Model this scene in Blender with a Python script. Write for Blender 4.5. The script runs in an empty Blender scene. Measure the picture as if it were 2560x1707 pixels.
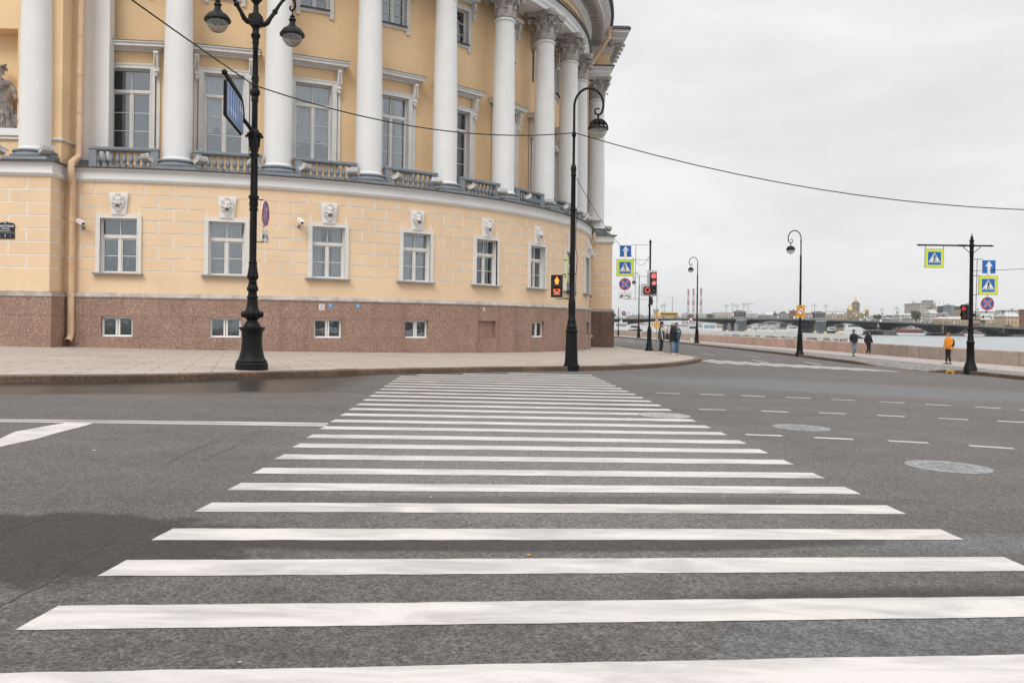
import bpy, bmesh, math, random
from mathutils import Vector, Matrix, noise
R_ = math.radians
pi = math.pi
random.seed(7)
sc = bpy.context.scene
COL = sc.collection

# ------------------------------------------------------------------ camera
FPX = 2177.0                     # focal length in pixels of the 2560 px wide picture
ROLL = 0.0122
CAMH = 1.68
SLOPE = 0.0184                   # the street falls gently towards the river
cam_d = bpy.data.cameras.new("Camera")
cam = bpy.data.objects.new("Camera", cam_d)
COL.objects.link(cam)
cam_d.sensor_width = 36.0
cam_d.lens = 36.0 * FPX / 2560.0
cam_d.shift_y = -48.5 / 2560.0
cam_d.clip_start = 0.1
cam_d.clip_end = 30000
cam.location = (0, 0, CAMH)
cam.rotation_euler = (Matrix.Rotation(R_(90), 3, 'X') @ Matrix.Rotation(ROLL, 3, 'Z')).to_euler()
sc.camera = cam

# ------------------------------------------------------------------ world, sun, exposure
SUN_EL, SUN_AZ = R_(48), R_(20)       # behind the camera, a little to its left
w = bpy.data.worlds.new("World"); sc.world = w
w.use_nodes = True
nt = w.node_tree; nt.nodes.clear()
def N(t, tree, **kw):
    n = tree.nodes.new(t)
    for k, v in kw.items():
        if k in n.inputs: n.inputs[k].default_value = v
        else: setattr(n, k, v)
    return n
out = N('ShaderNodeOutputWorld', nt)
bg = N('ShaderNodeBackground', nt); bg.inputs['Strength'].default_value = 0.1
sky = N('ShaderNodeTexSky', nt); sky.sky_type = 'NISHITA'; sky.sun_disc = False
sky.sun_elevation = SUN_EL; sky.sun_rotation = R_(180) + SUN_AZ
sky.air_density = 1.5; sky.dust_density = 4
hsv = N('ShaderNodeHueSaturation', nt); hsv.inputs['Saturation'].default_value = 0.12
nt.links.new(sky.outputs[0], hsv.inputs['Color'])
tc = N('ShaderNodeTexCoord', nt)
mp = N('ShaderNodeMapping', nt); mp.inputs['Scale'].default_value = (1.0, 1.0, 4.2); mp.inputs['Location'].default_value = (2.3, 0.7, 0.4)
nt.links.new(tc.outputs['Generated'], mp.inputs['Vector'])
n1 = N('ShaderNodeTexNoise', nt); n1.inputs['Scale'].default_value = 2.6; n1.inputs['Detail'].default_value = 7; n1.inputs['Roughness'].default_value = 0.52; n1.inputs['Distortion'].default_value = 0.15
nt.links.new(mp.outputs[0], n1.inputs['Vector'])
cr = N('ShaderNodeValToRGB', nt)
cr.color_ramp.elements[0].position = 0.36; cr.color_ramp.elements[0].color = (7.5, 7.55, 7.7, 1)
cr.color_ramp.elements[1].position = 0.62; cr.color_ramp.elements[1].color = (9.1, 9.1, 9.1, 1)
nt.links.new(n1.outputs['Fac'], cr.inputs['Fac'])
sepg = N('ShaderNodeSeparateXYZ', nt); nt.links.new(tc.outputs['Generated'], sepg.inputs[0])
mr = N('ShaderNodeMapRange', nt); mr.inputs['From Min'].default_value = 0.36; mr.inputs['From Max'].default_value = 0.85
mr.inputs['To Min'].default_value = 1.0; mr.inputs['To Max'].default_value = 2.0
nt.links.new(sepg.outputs['Z'], mr.inputs['Value'])
mul = N('ShaderNodeMix', nt, data_type='RGBA', blend_type='MULTIPLY'); mul.inputs['Factor'].default_value = 1
nt.links.new(cr.outputs['Color'], mul.inputs['A']); nt.links.new(mr.outputs[0], mul.inputs['B'])
mxs = N('ShaderNodeMix', nt, data_type='RGBA'); mxs.inputs['Factor'].default_value = 0.08
nt.links.new(mul.outputs['Result'], mxs.inputs['A']); nt.links.new(hsv.outputs[0], mxs.inputs['B'])
nt.links.new(mxs.outputs['Result'], bg.inputs['Color']); nt.links.new(bg.outputs[0], out.inputs[0])

sl = bpy.data.lights.new("Sun", 'SUN'); sl.energy = 1.45; sl.angle = R_(28); sl.color = (1.0, 0.98, 0.95)
so = bpy.data.objects.new("Sun", sl); COL.objects.link(so)
sd = Vector((-math.sin(SUN_AZ) * math.cos(SUN_EL), -math.cos(SUN_AZ) * math.cos(SUN_EL), math.sin(SUN_EL)))
so.rotation_euler = sd.to_track_quat('Z', 'Y').to_euler()
so.location = sd * 60
sc.view_settings.view_transform = 'Standard'
sc.view_settings.look = 'None'
sc.view_settings.exposure = 0.08
sc.view_settings.gamma = 1.0
sc.cycles.max_bounces = 8
sc.cycles.transparent_max_bounces = 12
sc.cycles.caustics_reflective = False
sc.cycles.caustics_refractive = False

# ------------------------------------------------------------------ survey helpers (photo measurements to metres)
def ray(u, v):
    xc = (u - 1280) / FPX; yc = (805 - v) / FPX
    return math.cos(ROLL) * xc - math.sin(ROLL) * yc, math.sin(ROLL) * xc + math.cos(ROLL) * yc
def G(u, v, h=0.0):
    "street point seen at u, v (h above the street plane)"
    a, b = ray(u, v); Y = (CAMH - h) / -(b + SLOPE * a)
    return Vector((a * Y, Y, h - SLOPE * a * Y))
def at(u, v, Y):
    a, b = ray(u, v)
    return Vector((a * Y, Y, CAMH + b * Y))
def gz(x, h=0.0): return h - SLOPE * x

# ------------------------------------------------------------------ mesh builder
class MB:
    def __init__(s): s.v = []; s.f = []; s.m = []
    def add(s, vs, fs, mi=0, M=None):
        o = len(s.v)
        if M is not None: s.v += [tuple(M @ Vector(p)) for p in vs]
        else: s.v += [tuple(p) for p in vs]
        s.f += [tuple(i + o for i in f) for f in fs]; s.m += [mi] * len(fs)
        return s
    def box(s, c, d, mi=0, M=None):
        x, y, z = c; a, b, h = d[0] / 2, d[1] / 2, d[2] / 2
        vs = [(x + i * a, y + j * b, z + k * h) for k in (-1, 1) for j in (-1, 1) for i in (-1, 1)]
        return s.add(vs, [(0, 2, 3, 1), (4, 5, 7, 6), (0, 1, 5, 4), (2, 6, 7, 3), (0, 4, 6, 2), (1, 3, 7, 5)], mi, M)
    def lathe(s, prof, n=16, mi=0, M=None, sq=None, caps=True):
        vs = []; fs = []
        for r, z in prof:
            for i in range(n):
                a = 2 * pi * (i + .5) / n
                rr = r if sq is None else r * sq(a)
                vs.append((rr * math.cos(a), rr * math.sin(a), z))
        for k in range(len(prof) - 1):
            for i in range(n):
                j = (i + 1) % n
                fs.append((k * n + i, k * n + j, (k + 1) * n + j, (k + 1) * n + i))
        if caps:
            fs.append(tuple(reversed(range(n)))); fs.append(tuple(range((len(prof) - 1) * n, len(prof) * n)))
        return s.add(vs, fs, mi, M)
    def tube(s, pts, r, n=8, mi=0, M=None):
        pts = [Vector(p) for p in pts]; K = len(pts)
        rs = r if isinstance(r, (list, tuple)) else [r] * K
        vs = []; fs = []; up = None
        for k, p in enumerate(pts):
            t = (pts[min(k + 1, K - 1)] - pts[max(k - 1, 0)]).normalized()
            if up is None:
                up = Vector((0, 0, 1)) if abs(t.z) < .9 else Vector((1, 0, 0))
            a = (up - t * up.dot(t)).normalized(); b = t.cross(a); up = a
            for i in range(n):
                q = 2 * pi * i / n
                vs.append(p + (a * math.cos(q) + b * math.sin(q)) * rs[k])
        for k in range(K - 1):
            for i in range(n):
                j = (i + 1) % n
                fs.append((k * n + i, k * n + j, (k + 1) * n + j, (k + 1) * n + i))
        fs.append(tuple(reversed(range(n)))); fs.append(tuple(range((K - 1) * n, K * n)))
        return s.add(vs, fs, mi, M)
    def prism(s, poly, y0, y1, mi=0, M=None):
        "polygon in x,z pushed from y0 to y1"
        n = len(poly)
        vs = [(x, y0, z) for x, z in poly] + [(x, y1, z) for x, z in poly]
        fs = [tuple(range(n)), tuple(reversed(range(n, 2 * n)))]
        for i in range(n):
            j = (i + 1) % n; fs.append((i, i + n, j + n, j))
        return s.add(vs, fs, mi, M)
    def slab(s, poly, z0, z1, mi=0, M=None):
        "polygon in x,y pushed from z0 to z1; z may be callables of x"
        n = len(poly); f0 = z0 if callable(z0) else (lambda x: z0); f1 = z1 if callable(z1) else (lambda x: z1)
        vs = [(p[0], p[1], f0(p[0])) for p in poly] + [(p[0], p[1], f1(p[0])) for p in poly]
        fs = [tuple(range(n)), tuple(reversed(range(n, 2 * n)))]
        for i in range(n):
            j = (i + 1) % n; fs.append((i, i + n, j + n, j))
        return s.add(vs, fs, mi, M)
    def ball(s, c, r, nu=10, nv=7, mi=0, M=None):
        rx, ry, rz = r if isinstance(r, (tuple, list)) else (r, r, r)
        vs = [(c[0], c[1], c[2] - rz)]; fs = []
        for k in range(1, nv):
            p = -pi / 2 + pi * k / nv
            for i in range(nu):
                a = 2 * pi * i / nu
                vs.append((c[0] + rx * math.cos(p) * math.cos(a), c[1] + ry * math.cos(p) * math.sin(a), c[2] + rz * math.sin(p)))
        vs.append((c[0], c[1], c[2] + rz)); L = len(vs) - 1
        for i in range(nu): fs.append((0, 1 + (i + 1) % nu, 1 + i))
        for k in range(nv - 2):
            for i in range(nu):
                j = (i + 1) % nu
                fs.append((1 + k * nu + i, 1 + k * nu + j, 1 + (k + 1) * nu + j, 1 + (k + 1) * nu + i))
        for i in range(nu): fs.append((L, 1 + (nv - 2) * nu + i, 1 + (nv - 2) * nu + (i + 1) % nu))
        return s.add(vs, fs, mi, M)
    def torus(s, R, r, n=20, m=8, mi=0, M=None):
        vs = []; fs = []
        for i in range(n):
            a = 2 * pi * i / n
            for k in range(m):
                b = 2 * pi * k / m
                vs.append(((R + r * math.cos(b)) * math.cos(a), (R + r * math.cos(b)) * math.sin(a), r * math.sin(b)))
        for i in range(n):
            for k in range(m):
                fs.append((i * m + k, ((i + 1) % n) * m + k, ((i + 1) % n) * m + (k + 1) % m, i * m + (k + 1) % m))
        return s.add(vs, fs, mi, M)
    def arc(s, prof, t0, t1, n, mi=0):
        "closed R,z profile swept round the origin between two bearings"
        m = len(prof); vs = []; fs = []
        for i in range(n + 1):
            t = t0 + (t1 - t0) * i / n
            for R, z in prof: vs.append((R * math.sin(t), -R * math.cos(t), z))
        for i in range(n):
            for k in range(m):
                l = (k + 1) % m
                fs.append((i * m + k, i * m + l, (i + 1) * m + l, (i + 1) * m + k))
        fs.append(tuple(range(m))); fs.append(tuple(reversed(range(n * m, n * m + m))))
        return s.add(vs, fs, mi)
    def relief(s, xs, zs, cell, mp, reveal, rm=0):
        "wall of cells; cell(x,z) gives None (an opening) or (inset, slot)"
        nx, nz = len(xs) - 1, len(zs) - 1
        g = [[cell((xs[i] + xs[i + 1]) / 2, (zs[k] + zs[k + 1]) / 2) for k in range(nz)] for i in range(nx)]
        cache = {}
        def P(x, z, d):
            key = (round(x, 6), round(z, 6), round(d, 4))
            if key not in cache: cache[key] = len(s.v); s.v.append(tuple(mp(x, z, d)))
            return cache[key]
        def q(*p, mi=0): s.f.append(p); s.m.append(mi)
        dep = lambda c: reveal if c is None else c[0]
        for i in range(nx):
            for k in range(nz):
                c = g[i][k]
                if c is not None:
                    d = c[0]
                    q(P(xs[i], zs[k], d), P(xs[i + 1], zs[k], d), P(xs[i + 1], zs[k + 1], d), P(xs[i], zs[k + 1], d), mi=c[1])
                for (i2, k2) in ((i + 1, k), (i, k + 1)):
                    if i2 >= nx or k2 >= nz: continue
                    c2 = g[i2][k2]; d1, d2 = dep(c), dep(c2)
                    if abs(d1 - d2) < 1e-6: continue
                    mi = rm if (c is None or c2 is None) else max(c[1], c2[1])
                    if i2 != i:
                        x = xs[i2]; q(P(x, zs[k], d1), P(x, zs[k], d2), P(x, zs[k + 1], d2), P(x, zs[k + 1], d1), mi=mi)
                    else:
                        z = zs[k2]; q(P(xs[i], z, d1), P(xs[i + 1], z, d1), P(xs[i + 1], z, d2), P(xs[i], z, d2), mi=mi)
        return s
    def mesh(s, name, mats, smooth=True, ang=32, fix=True):
        me = bpy.data.meshes.new(name)
        me.from_pydata(s.v, [], s.f)
        for m in (mats if isinstance(mats, (list, tuple)) else [mats]): me.materials.append(m)
        me.polygons.foreach_set('material_index', s.m)
        if fix:
            b = bmesh.new(); b.from_mesh(me); bmesh.ops.recalc_face_normals(b, faces=b.faces); b.to_mesh(me); b.free()
        if smooth:
            me.polygons.foreach_set('use_smooth', [True] * len(me.polygons))
            me.set_sharp_from_angle(angle=R_(ang))
        me.update()
        return me
def link(name, me, parent=None, M=None):
    o = bpy.data.objects.new(name, me); COL.objects.link(o)
    if parent is not None: o.parent = parent
    if M is not None: o.matrix_local = M
    return o
def part(name, mb, mats, parent=None, M=None, smooth=True, ang=32, label=None):
    o = link(name, mb.mesh(name, mats, smooth, ang), parent, M)
    if label: o['label'] = label
    return o
def thing(name, label, cat, loc=(0, 0, 0), rz=0, group=None):
    o = bpy.data.objects.new(name, None); COL.objects.link(o)
    o.location = loc; o.rotation_euler = (0, 0, rz); o.empty_display_size = .2
    o['label'] = label; o['category'] = cat
    if group: o['group'] = group
    return o
def tag(o, label, cat, group=None):
    o['label'] = label; o['category'] = cat
    if group: o['group'] = group
    return o
def struct(name, mb, mats, smooth=False):
    o = part(name, mb, mats, None, None, smooth); o['kind'] = 'structure'
    return o
def dup(o, loc=None, rz=None, label=None, parent=None):
    c = o.copy(); COL.objects.link(c); c.parent = parent
    if parent is not None: c.matrix_local = o.matrix_local.copy()
    if loc is not None: c.location = loc
    if rz is not None: c.rotation_euler = (0, 0, rz)
    if label: c['label'] = label
    for ch in list(KIDS.get(o.name, [])) or [k for k in o.children]: dup(ch, parent=c)
    return c
KIDS = {}
def T(x, y, z): return Matrix.Translation((x, y, z))
def RZ(a): return Matrix.Rotation(a, 4, 'Z')
def RX(a): return Matrix.Rotation(a, 4, 'X')
def RY(a): return Matrix.Rotation(a, 4, 'Y')

# ------------------------------------------------------------------ materials
def lnk(t, a, b): t.links.new(a, b)
def base_mat(name):
    m = bpy.data.materials.new(name); m.use_nodes = True
    t = m.node_tree; p = t.nodes['Principled BSDF']
    return m, t, p
def noise_fac(t, vec, scale, detail=4, rough=.55, lo=.35, hi=.65, dist=0):
    n = N('ShaderNodeTexNoise', t); n.inputs['Scale'].default_value = scale; n.inputs['Detail'].default_value = detail
    n.inputs['Roughness'].default_value = rough; n.inputs['Distortion'].default_value = dist
    lnk(t, vec, n.inputs['Vector'])
    r = N('ShaderNodeMapRange', t); r.inputs['From Min'].default_value = lo; r.inputs['From Max'].default_value = hi
    lnk(t, n.outputs['Fac'], r.inputs['Value'])
    return r.outputs[0]
def mixc(t, fac, a, b, blend='MIX'):
    m = N('ShaderNodeMix', t, data_type='RGBA', blend_type=blend)
    for sock, val in (('Factor', fac), ('A', a), ('B', b)):
        if isinstance(val, (int, float)) and sock == 'Factor': m.inputs[sock].default_value = val
        elif isinstance(val, (tuple, list)): m.inputs[sock].default_value = (*val[:3], 1)
        else: lnk(t, val, m.inputs[sock])
    return m.outputs['Result']
def math_(t, op, a, b=None, c=None, clamp=False):
    n = N('ShaderNodeMath', t); n.operation = op; n.use_clamp = clamp
    for i, v in enumerate((a, b, c)):
        if v is None: continue
        if isinstance(v, (int, float)): n.inputs[i].default_value = v
        else: lnk(t, v, n.inputs[i])
    return n.outputs[0]
def mapr(t, v, a, b, c=0., d=1., smooth=False):
    n = N('ShaderNodeMapRange', t)
    if smooth: n.interpolation_type = 'SMOOTHSTEP'
    lnk(t, v, n.inputs['Value'])
    for k, x in (('From Min', a), ('From Max', b), ('To Min', c), ('To Max', d)): n.inputs[k].default_value = x
    return n.outputs[0]
def bump(t, p, h, strength, dist=.01):
    b = N('ShaderNodeBump', t); b.inputs['Strength'].default_value = strength; b.inputs['Distance'].default_value = dist
    lnk(t, h, b.inputs['Height']); lnk(t, b.outputs[0], p.inputs['Normal'])
def MAT(name, col, rough=.6, var=.12, scale=3., fine=0., fscale=80., bmp=0., metal=0., spec=.5, streak=0.):
    m, t, p = base_mat(name)
    co = N('ShaderNodeTexCoord', t).outputs['Object']
    f = noise_fac(t, co, scale, 6)
    a = tuple(c * (1 - var) for c in col); b = tuple(min(1, c * (1 + var)) for c in col)
    c = mixc(t, f, a, b)
    if fine:
        g = noise_fac(t, co, fscale, 2, .5, .3, .7)
        c = mixc(t, g, c, mixc(t, fine, c, (0, 0, 0), 'MIX'))
        if bmp: bump(t, p, g, bmp)
    if streak:
        mpn = N('ShaderNodeMapping', t); mpn.inputs['Scale'].default_value = (5, 5, .35); lnk(t, co, mpn.inputs['Vector'])
        s = noise_fac(t, mpn.outputs[0], 1.2, 5, .6, .5, .85)
        c = mixc(t, math_(t, 'MULTIPLY', s, streak), c, tuple(x * .55 for x in col))
    lnk(t, c, p.inputs['Base Color'])
    p.inputs['Roughness'].default_value = rough; p.inputs['Metallic'].default_value = metal
    p.inputs['Specular IOR Level'].default_value = spec
    return m
def EMI(name, col, strength):
    m, t, p = base_mat(name)
    p.inputs['Base Color'].default_value = (*col, 1)
    p.inputs['Emission Color'].default_value = (*col, 1); p.inputs['Emission Strength'].default_value = strength
    return m

m_stucco = MAT('stucco_yellow', (.80, .595, .395), .9, .05, .6, .05, 60, .15, streak=.14)
m_stucco_up = MAT('stucco_shaded', (.82, .585, .345), .9, .06, .5, .05, 60, .15, streak=.16)  # same stucco as below; the loggia's warmer shade is put into the colour
m_joint = MAT('joint_white', (.86, .83, .79), .9, .06, 4)
m_white = MAT('white_stucco', (.77, .765, .755), .85, .03, .8, .03, 50, .1, streak=.12)
m_trim = MAT('white_trim', (.70, .685, .665), .8, .06, 1.5, .06, 40, .2, streak=.2)
m_capital = MAT('capital_stone', (.50, .47, .44), .9, .22, 3, .25, 25, .6, streak=.4)
m_greystone = MAT('grey_painted_stone', (.25, .275, .30), .7, .08, 3, .1, 50, .2)
m_flash = MAT('dark_flashing', (.075, .072, .07), .6, .2, 4)
m_pipe = MAT('ochre_pipe', (.66, .46, .30), .6, .1, 3, streak=.25)
m_rust = MAT('rusty_inside', (.12, .05, .02), .9)
m_frame = MAT('window_frame_white', (.70, .68, .65), .5, .05, 3)
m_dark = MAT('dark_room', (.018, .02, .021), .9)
m_black = MAT('black_metal', (.006, .006, .0065), .5, .25, 6, .3, 60, .25, spec=.22)
m_blackp = MAT('black_plastic', (.012, .012, .013), .5)
m_greymetal = MAT('grey_metal', (.25, .25, .25), .5, .1, 8, metal=.3)
m_floodl = MAT('pale_lamp_housing', (.55, .53, .5), .5, .15, 8)
m_curtain = MAT('sheer_curtain', (.74, .74, .72), .9, .12, 6)
m_gcurtain = MAT('grey_green_curtain', (.16, .18, .15), .9, .35, 9)
m_blind = MAT('dark_blind', (.06, .063, .066), .8, .1, 4)
m_sign_blue = MAT('sign_blue', (.012, .13, .42), .4, .04)
m_sign_white = MAT('sign_white', (.78, .78, .77), .4, .04)
m_sign_lime = MAT('sign_lime', (.62, .72, .03), .4, .04)
m_sign_red = MAT('sign_red', (.42, .015, .02), .4, .04)
m_sign_black = MAT('sign_black', (.012, .012, .012), .5)
m_sign_orange = MAT('sign_orange', (.80, .38, .012), .45, .05)
m_sign_yellow = MAT('sign_yellow', (.80, .5, .03), .45, .05)
m_navy = MAT('navy_enamel', (.008, .012, .03), .35)
m_concrete = MAT('pale_concrete', (.36, .35, .33), .9, .12, 2, .1, 30)
m_skin = MAT('skin', (.50, .30, .22), .6, .05)
m_paper = MAT('paper', (.70, .68, .68), .8, .04, 30)
m_wire = MAT('black_wire', (.012, .012, .013), .7)

def glass_mat():
    m, t, p = base_mat('window_glass'); o = t.nodes['Material Output']
    tr = N('ShaderNodeBsdfTransparent', t); tr.inputs['Color'].default_value = (.88, .90, .91, 1)
    gl = N('ShaderNodeBsdfGlossy', t); gl.inputs['Roughness'].default_value = .015; gl.inputs['Color'].default_value = (.86, .92, .97, 1)
    co = N('ShaderNodeTexCoord', t).outputs['Object']
    n = N('ShaderNodeTexNoise', t); n.inputs['Scale'].default_value = 1.3; lnk(t, co, n.inputs['Vector'])
    b = N('ShaderNodeBump', t); b.inputs['Strength'].default_value = .12; b.inputs['Distance'].default_value = .02
    lnk(t, n.outputs['Fac'], b.inputs['Height']); lnk(t, b.outputs[0], gl.inputs['Normal'])
    fr = N('ShaderNodeFresnel', t); fr.inputs['IOR'].default_value = 1.5
    f = math_(t, 'MULTIPLY_ADD', fr.outputs[0], 1.7, .10, True)
    mx = N('ShaderNodeMixShader', t); lnk(t, f, mx.inputs[0]); lnk(t, tr.outputs[0], mx.inputs[1]); lnk(t, gl.outputs[0], mx.inputs[2])
    lnk(t, mx.outputs[0], o.inputs['Surface'])
    return m
m_glass = glass_mat()
def globe_mat():
    m, t, p = base_mat('globe_glass'); o = t.nodes['Material Output']
    tr = N('ShaderNodeBsdfTransparent', t); tr.inputs['Color'].default_value = (.85, .83, .8, 1)
    gl = N('ShaderNodeBsdfGlossy', t); gl.inputs['Roughness'].default_value = .1
    df = N('ShaderNodeBsdfDiffuse', t); df.inputs['Color'].default_value = (.6, .58, .54, 1)
    m1 = N('ShaderNodeMixShader', t); m1.inputs[0].default_value = .3; lnk(t, tr.outputs[0], m1.inputs[1]); lnk(t, df.outputs[0], m1.inputs[2])
    m2 = N('ShaderNodeMixShader', t); m2.inputs[0].default_value = .12; lnk(t, m1.outputs[0], m2.inputs[1]); lnk(t, gl.outputs[0], m2.inputs[2])
    lnk(t, m2.outputs[0], o.inputs['Surface'])
    return m
m_globe = globe_mat()

def granite(name, c1, c2, scale=24, rough=.75, blotch=.25, streak=.0, isl=0):
    m, t, p = base_mat(name)
    pos = N('ShaderNodeNewGeometry', t).outputs['Position']
    f = noise_fac(t, pos, scale, 4, .7, .38, .62)
    c = mixc(t, f, c1, c2)
    v = N('ShaderNodeTexVoronoi', t); v.inputs['Scale'].default_value = scale * 1.1; lnk(t, pos, v.inputs['Vector'])
    k = mapr(t, v.outputs['Color'], .75, .95)
    c = mixc(t, math_(t, 'MULTIPLY', k, .55), c, tuple(min(1, x * 1.9) for x in c2))
    b = noise_fac(t, pos, .9, 4, .6, .35, .7)
    c = mixc(t, math_(t, 'MULTIPLY', b, blotch), c, tuple(x * .45 for x in c1))
    if streak:
        mpn = N('ShaderNodeMapping', t); mpn.inputs['Scale'].default_value = (2.2, 2.2, .12); lnk(t, pos, mpn.inputs['Vector'])
        s = noise_fac(t, mpn.outputs[0], 1.0, 5, .6, .52, .72)
        c = mixc(t, math_(t, 'MULTIPLY', s, streak), c, tuple(x * .35 for x in c1))
    if isl:
        ri = N('ShaderNodeNewGeometry', t).outputs['Random Per Island']; ic = N('ShaderNodeCombineColor', t); iv = mapr(t, ri, 0, 1, 1 - isl, 1 + isl)
        for k_ in range(3): lnk(t, iv, ic.inputs[k_])
        c = mixc(t, 1.0, c, ic.outputs[0], 'MULTIPLY')
    lnk(t, c, p.inputs['Base Color']); p.inputs['Roughness'].default_value = rough
    bump(t, p, f, .25, .006)
    return m
m_granite = granite('brown_granite', (.205, .118, .085), (.44, .295, .228), 22, .75, .22, .3)
m_granite_dk = MAT('granite_joint', (.36, .26, .215), .9)
m_parapet = granite('parapet_granite', (.31, .245, .205), (.50, .41, .35), 18, .8, .3, .45, isl=.14)
m_parapet_pink = granite('pink_parapet_granite', (.36, .235, .185), (.54, .375, .305), 18, .8, .25, .3, isl=.14)
m_kerb = granite('kerb_granite', (.075, .045, .028), (.20, .13, .085), 26, .6, .4, isl=.2)

def asphalt():
    m, t, p = base_mat('asphalt')
    pos = N('ShaderNodeNewGeometry', t).outputs['Position']
    s = N('ShaderNodeSeparateXYZ', t); lnk(t, pos, s.inputs[0]); x, y = s.outputs[0], s.outputs[1]
    lin = lambda a, b, c: math_(t, 'MULTIPLY_ADD', x, a, math_(t, 'MULTIPLY_ADD', y, b, c))
    big = noise_fac(t, pos, .22, 6, .6, .3, .7)
    mid = noise_fac(t, pos, 1.7, 5, .6, .3, .7)
    agg = noise_fac(t, pos, 48, 3, .8, .36, .64)
    grit = noise_fac(t, pos, 17, 6, .85, .48, .60)
    c = mixc(t, big, (.135, .122, .112), (.186, .170, .157))
    c = mixc(t, mid, c, mixc(t, .3, c, (.08, .075, .072)))
    # tyre-polished tracks along the carriageway
    tr = N('ShaderNodeTexWave', t); tr.wave_type = 'BANDS'; tr.bands_direction = 'Y'; tr.inputs['Scale'].default_value = .16
    tr.inputs['Distortion'].default_value = 2.0; tr.inputs['Detail'].default_value = 3; tr.inputs['Detail Scale'].default_value = .4
    lnk(t, pos, tr.inputs['Vector'])
    c = mixc(t, math_(t, 'MULTIPLY', tr.outputs['Fac'], .22), c, (.20, .185, .175))
    edge = noise_fac(t, pos, 1.1, 8, .72, 0, 1)            # ragged edge for the damp patches
    e = math_(t, 'MULTIPLY_ADD', edge, 2.4, -1.2)
    e1 = math_(t, 'MULTIPLY_ADD', edge, .9, -.45)
    # damp gutter strip beside the building's kerb
    d = lin(.684, -.729, .684 * 11.18 + .729 * 19.04)
    d = lin(.421, -.907, .421 * 9.8 + .907 * 16.7)
    g = mapr(t, math_(t, 'ADD', d, e1), -.35, .35, 1, 0, True)
    g = math_(t, 'MULTIPLY', g, mapr(t, math_(t, 'ADD', x, math_(t, 'MULTIPLY', e, .5)), -4.9, -3.5, 1, 0, True))
    def ell(cx, cy, rx, ry, ang=0, k=1.0, soft=.5):
        ca, sa = math.cos(ang), math.sin(ang)
        uu = lin(ca / rx, sa / rx, -(ca * cx + sa * cy) / rx); vv = lin(-sa / ry, ca / ry, (sa * cx - ca * cy) / ry)
        r = math_(t, 'SQRT', math_(t, 'ADD', math_(t, 'MULTIPLY', uu, uu), math_(t, 'MULTIPLY', vv, vv)))
        r = math_(t, 'ADD', r, math_(t, 'MULTIPLY', e1, k))
        return mapr(t, r, 1 - soft, 1 + soft * .4, 1, 0, True)
    damp = math_(t, 'MAXIMUM', ell(-3.9, 6.1, 2.3, 1.05, .12, 1.5, .14), ell(.2, 6.75, 3.1, .38, .125, .8, .2))
    damp = math_(t, 'MAXIMUM', damp, ell(2.6, 5.5, 1.7, .3, .13, .8))
    damp = math_(t, 'MAXIMUM', damp, math_(t, 'MULTIPLY', ell(1.2, 8.35, 3.2, .28, .125, .8), .6))
    damp = math_(t, 'MULTIPLY', damp, .74)
    pale = math_(t, 'MAXIMUM', ell(10.5, 26.0, 9, 3.4, -.32, 1.0), ell(5.2, 7.2, 3.0, .42, .1, .8))  # first patch: wet asphalt, its pale bluish reflection painted into the colour
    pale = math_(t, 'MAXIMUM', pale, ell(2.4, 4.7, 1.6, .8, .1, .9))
    worn = ell(.4, 12.5, 3.4, 6.5, .04, .5, .5)
    c = mixc(t, math_(t, 'MULTIPLY', worn, .55), c, (.30, .283, .268))
    wet = math_(t, 'MAXIMUM', g, damp)
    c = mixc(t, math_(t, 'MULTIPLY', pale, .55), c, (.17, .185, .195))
    c = mixc(t, math_(t, 'MULTIPLY', wet, .85), c, (.024, .020, .018))
    peb = N('ShaderNodeTexVoronoi', t); peb.inputs['Scale'].default_value = 75; lnk(t, pos, peb.inputs['Vector'])
    ps_ = N('ShaderNodeSeparateColor', t); lnk(t, peb.outputs['Color'], ps_.inputs[0])
    pc_ = N('ShaderNodeCombineColor', t); pv_ = mapr(t, ps_.outputs[0], 0, 1, .50, 1.50)
    for k_ in range(3): lnk(t, pv_, pc_.inputs[k_])
    c = mixc(t, math_(t, 'MULTIPLY_ADD', wet, -.5, 1.0), c, pc_.outputs[0], 'MULTIPLY')
    stn = noise_fac(t, pos, 2.6, 7, .72, .47, .60)
    c = mixc(t, math_(t, 'MULTIPLY', stn, mapr(t, y, 3.5, 8.5, .5, .08)), c, (.055, .049, .044))
    pit = N('ShaderNodeTexVoronoi', t); pit.inputs['Scale'].default_value = 24; lnk(t, pos, pit.inputs['Vector'])
    pd_ = mapr(t, pit.outputs['Distance'], .22, .34, 1, 0); pr2 = N('ShaderNodeSeparateColor', t); lnk(t, pit.outputs['Color'], pr2.inputs[0])
    c = mixc(t, math_(t, 'MULTIPLY', pd_, mapr(t, pr2.outputs[1], .62, .72, 0, .6)), c, (.035, .031, .029))
    gr = math_(t, 'MULTIPLY', grit, mapr(t, y, 4, 12, .9, .25))
    c = mixc(t, math_(t, 'MULTIPLY', gr, .6), c, (.045, .041, .038))
    c = mixc(t, math_(t, 'MULTIPLY', agg, .75), c, mixc(t, .55, c, (.02, .019, .018)))
    chips = N('ShaderNodeTexVoronoi', t); chips.inputs['Scale'].default_value = 34; lnk(t, pos, chips.inputs['Vector'])
    c = mixc(t, math_(t, 'MULTIPLY', mapr(t, chips.outputs['Distance'], .10, .16, 1, 0), .3), c, (.34, .32, .30))
    lnk(t, c, p.inputs['Base Color'])
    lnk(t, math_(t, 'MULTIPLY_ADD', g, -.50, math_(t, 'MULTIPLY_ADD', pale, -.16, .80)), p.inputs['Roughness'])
    lnk(t, math_(t, 'MULTIPLY_ADD', wet, -.12, .28), p.inputs['Specular IOR Level'])
    h = math_(t, 'ADD', agg, math_(t, 'MULTIPLY', grit, .6))
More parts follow.
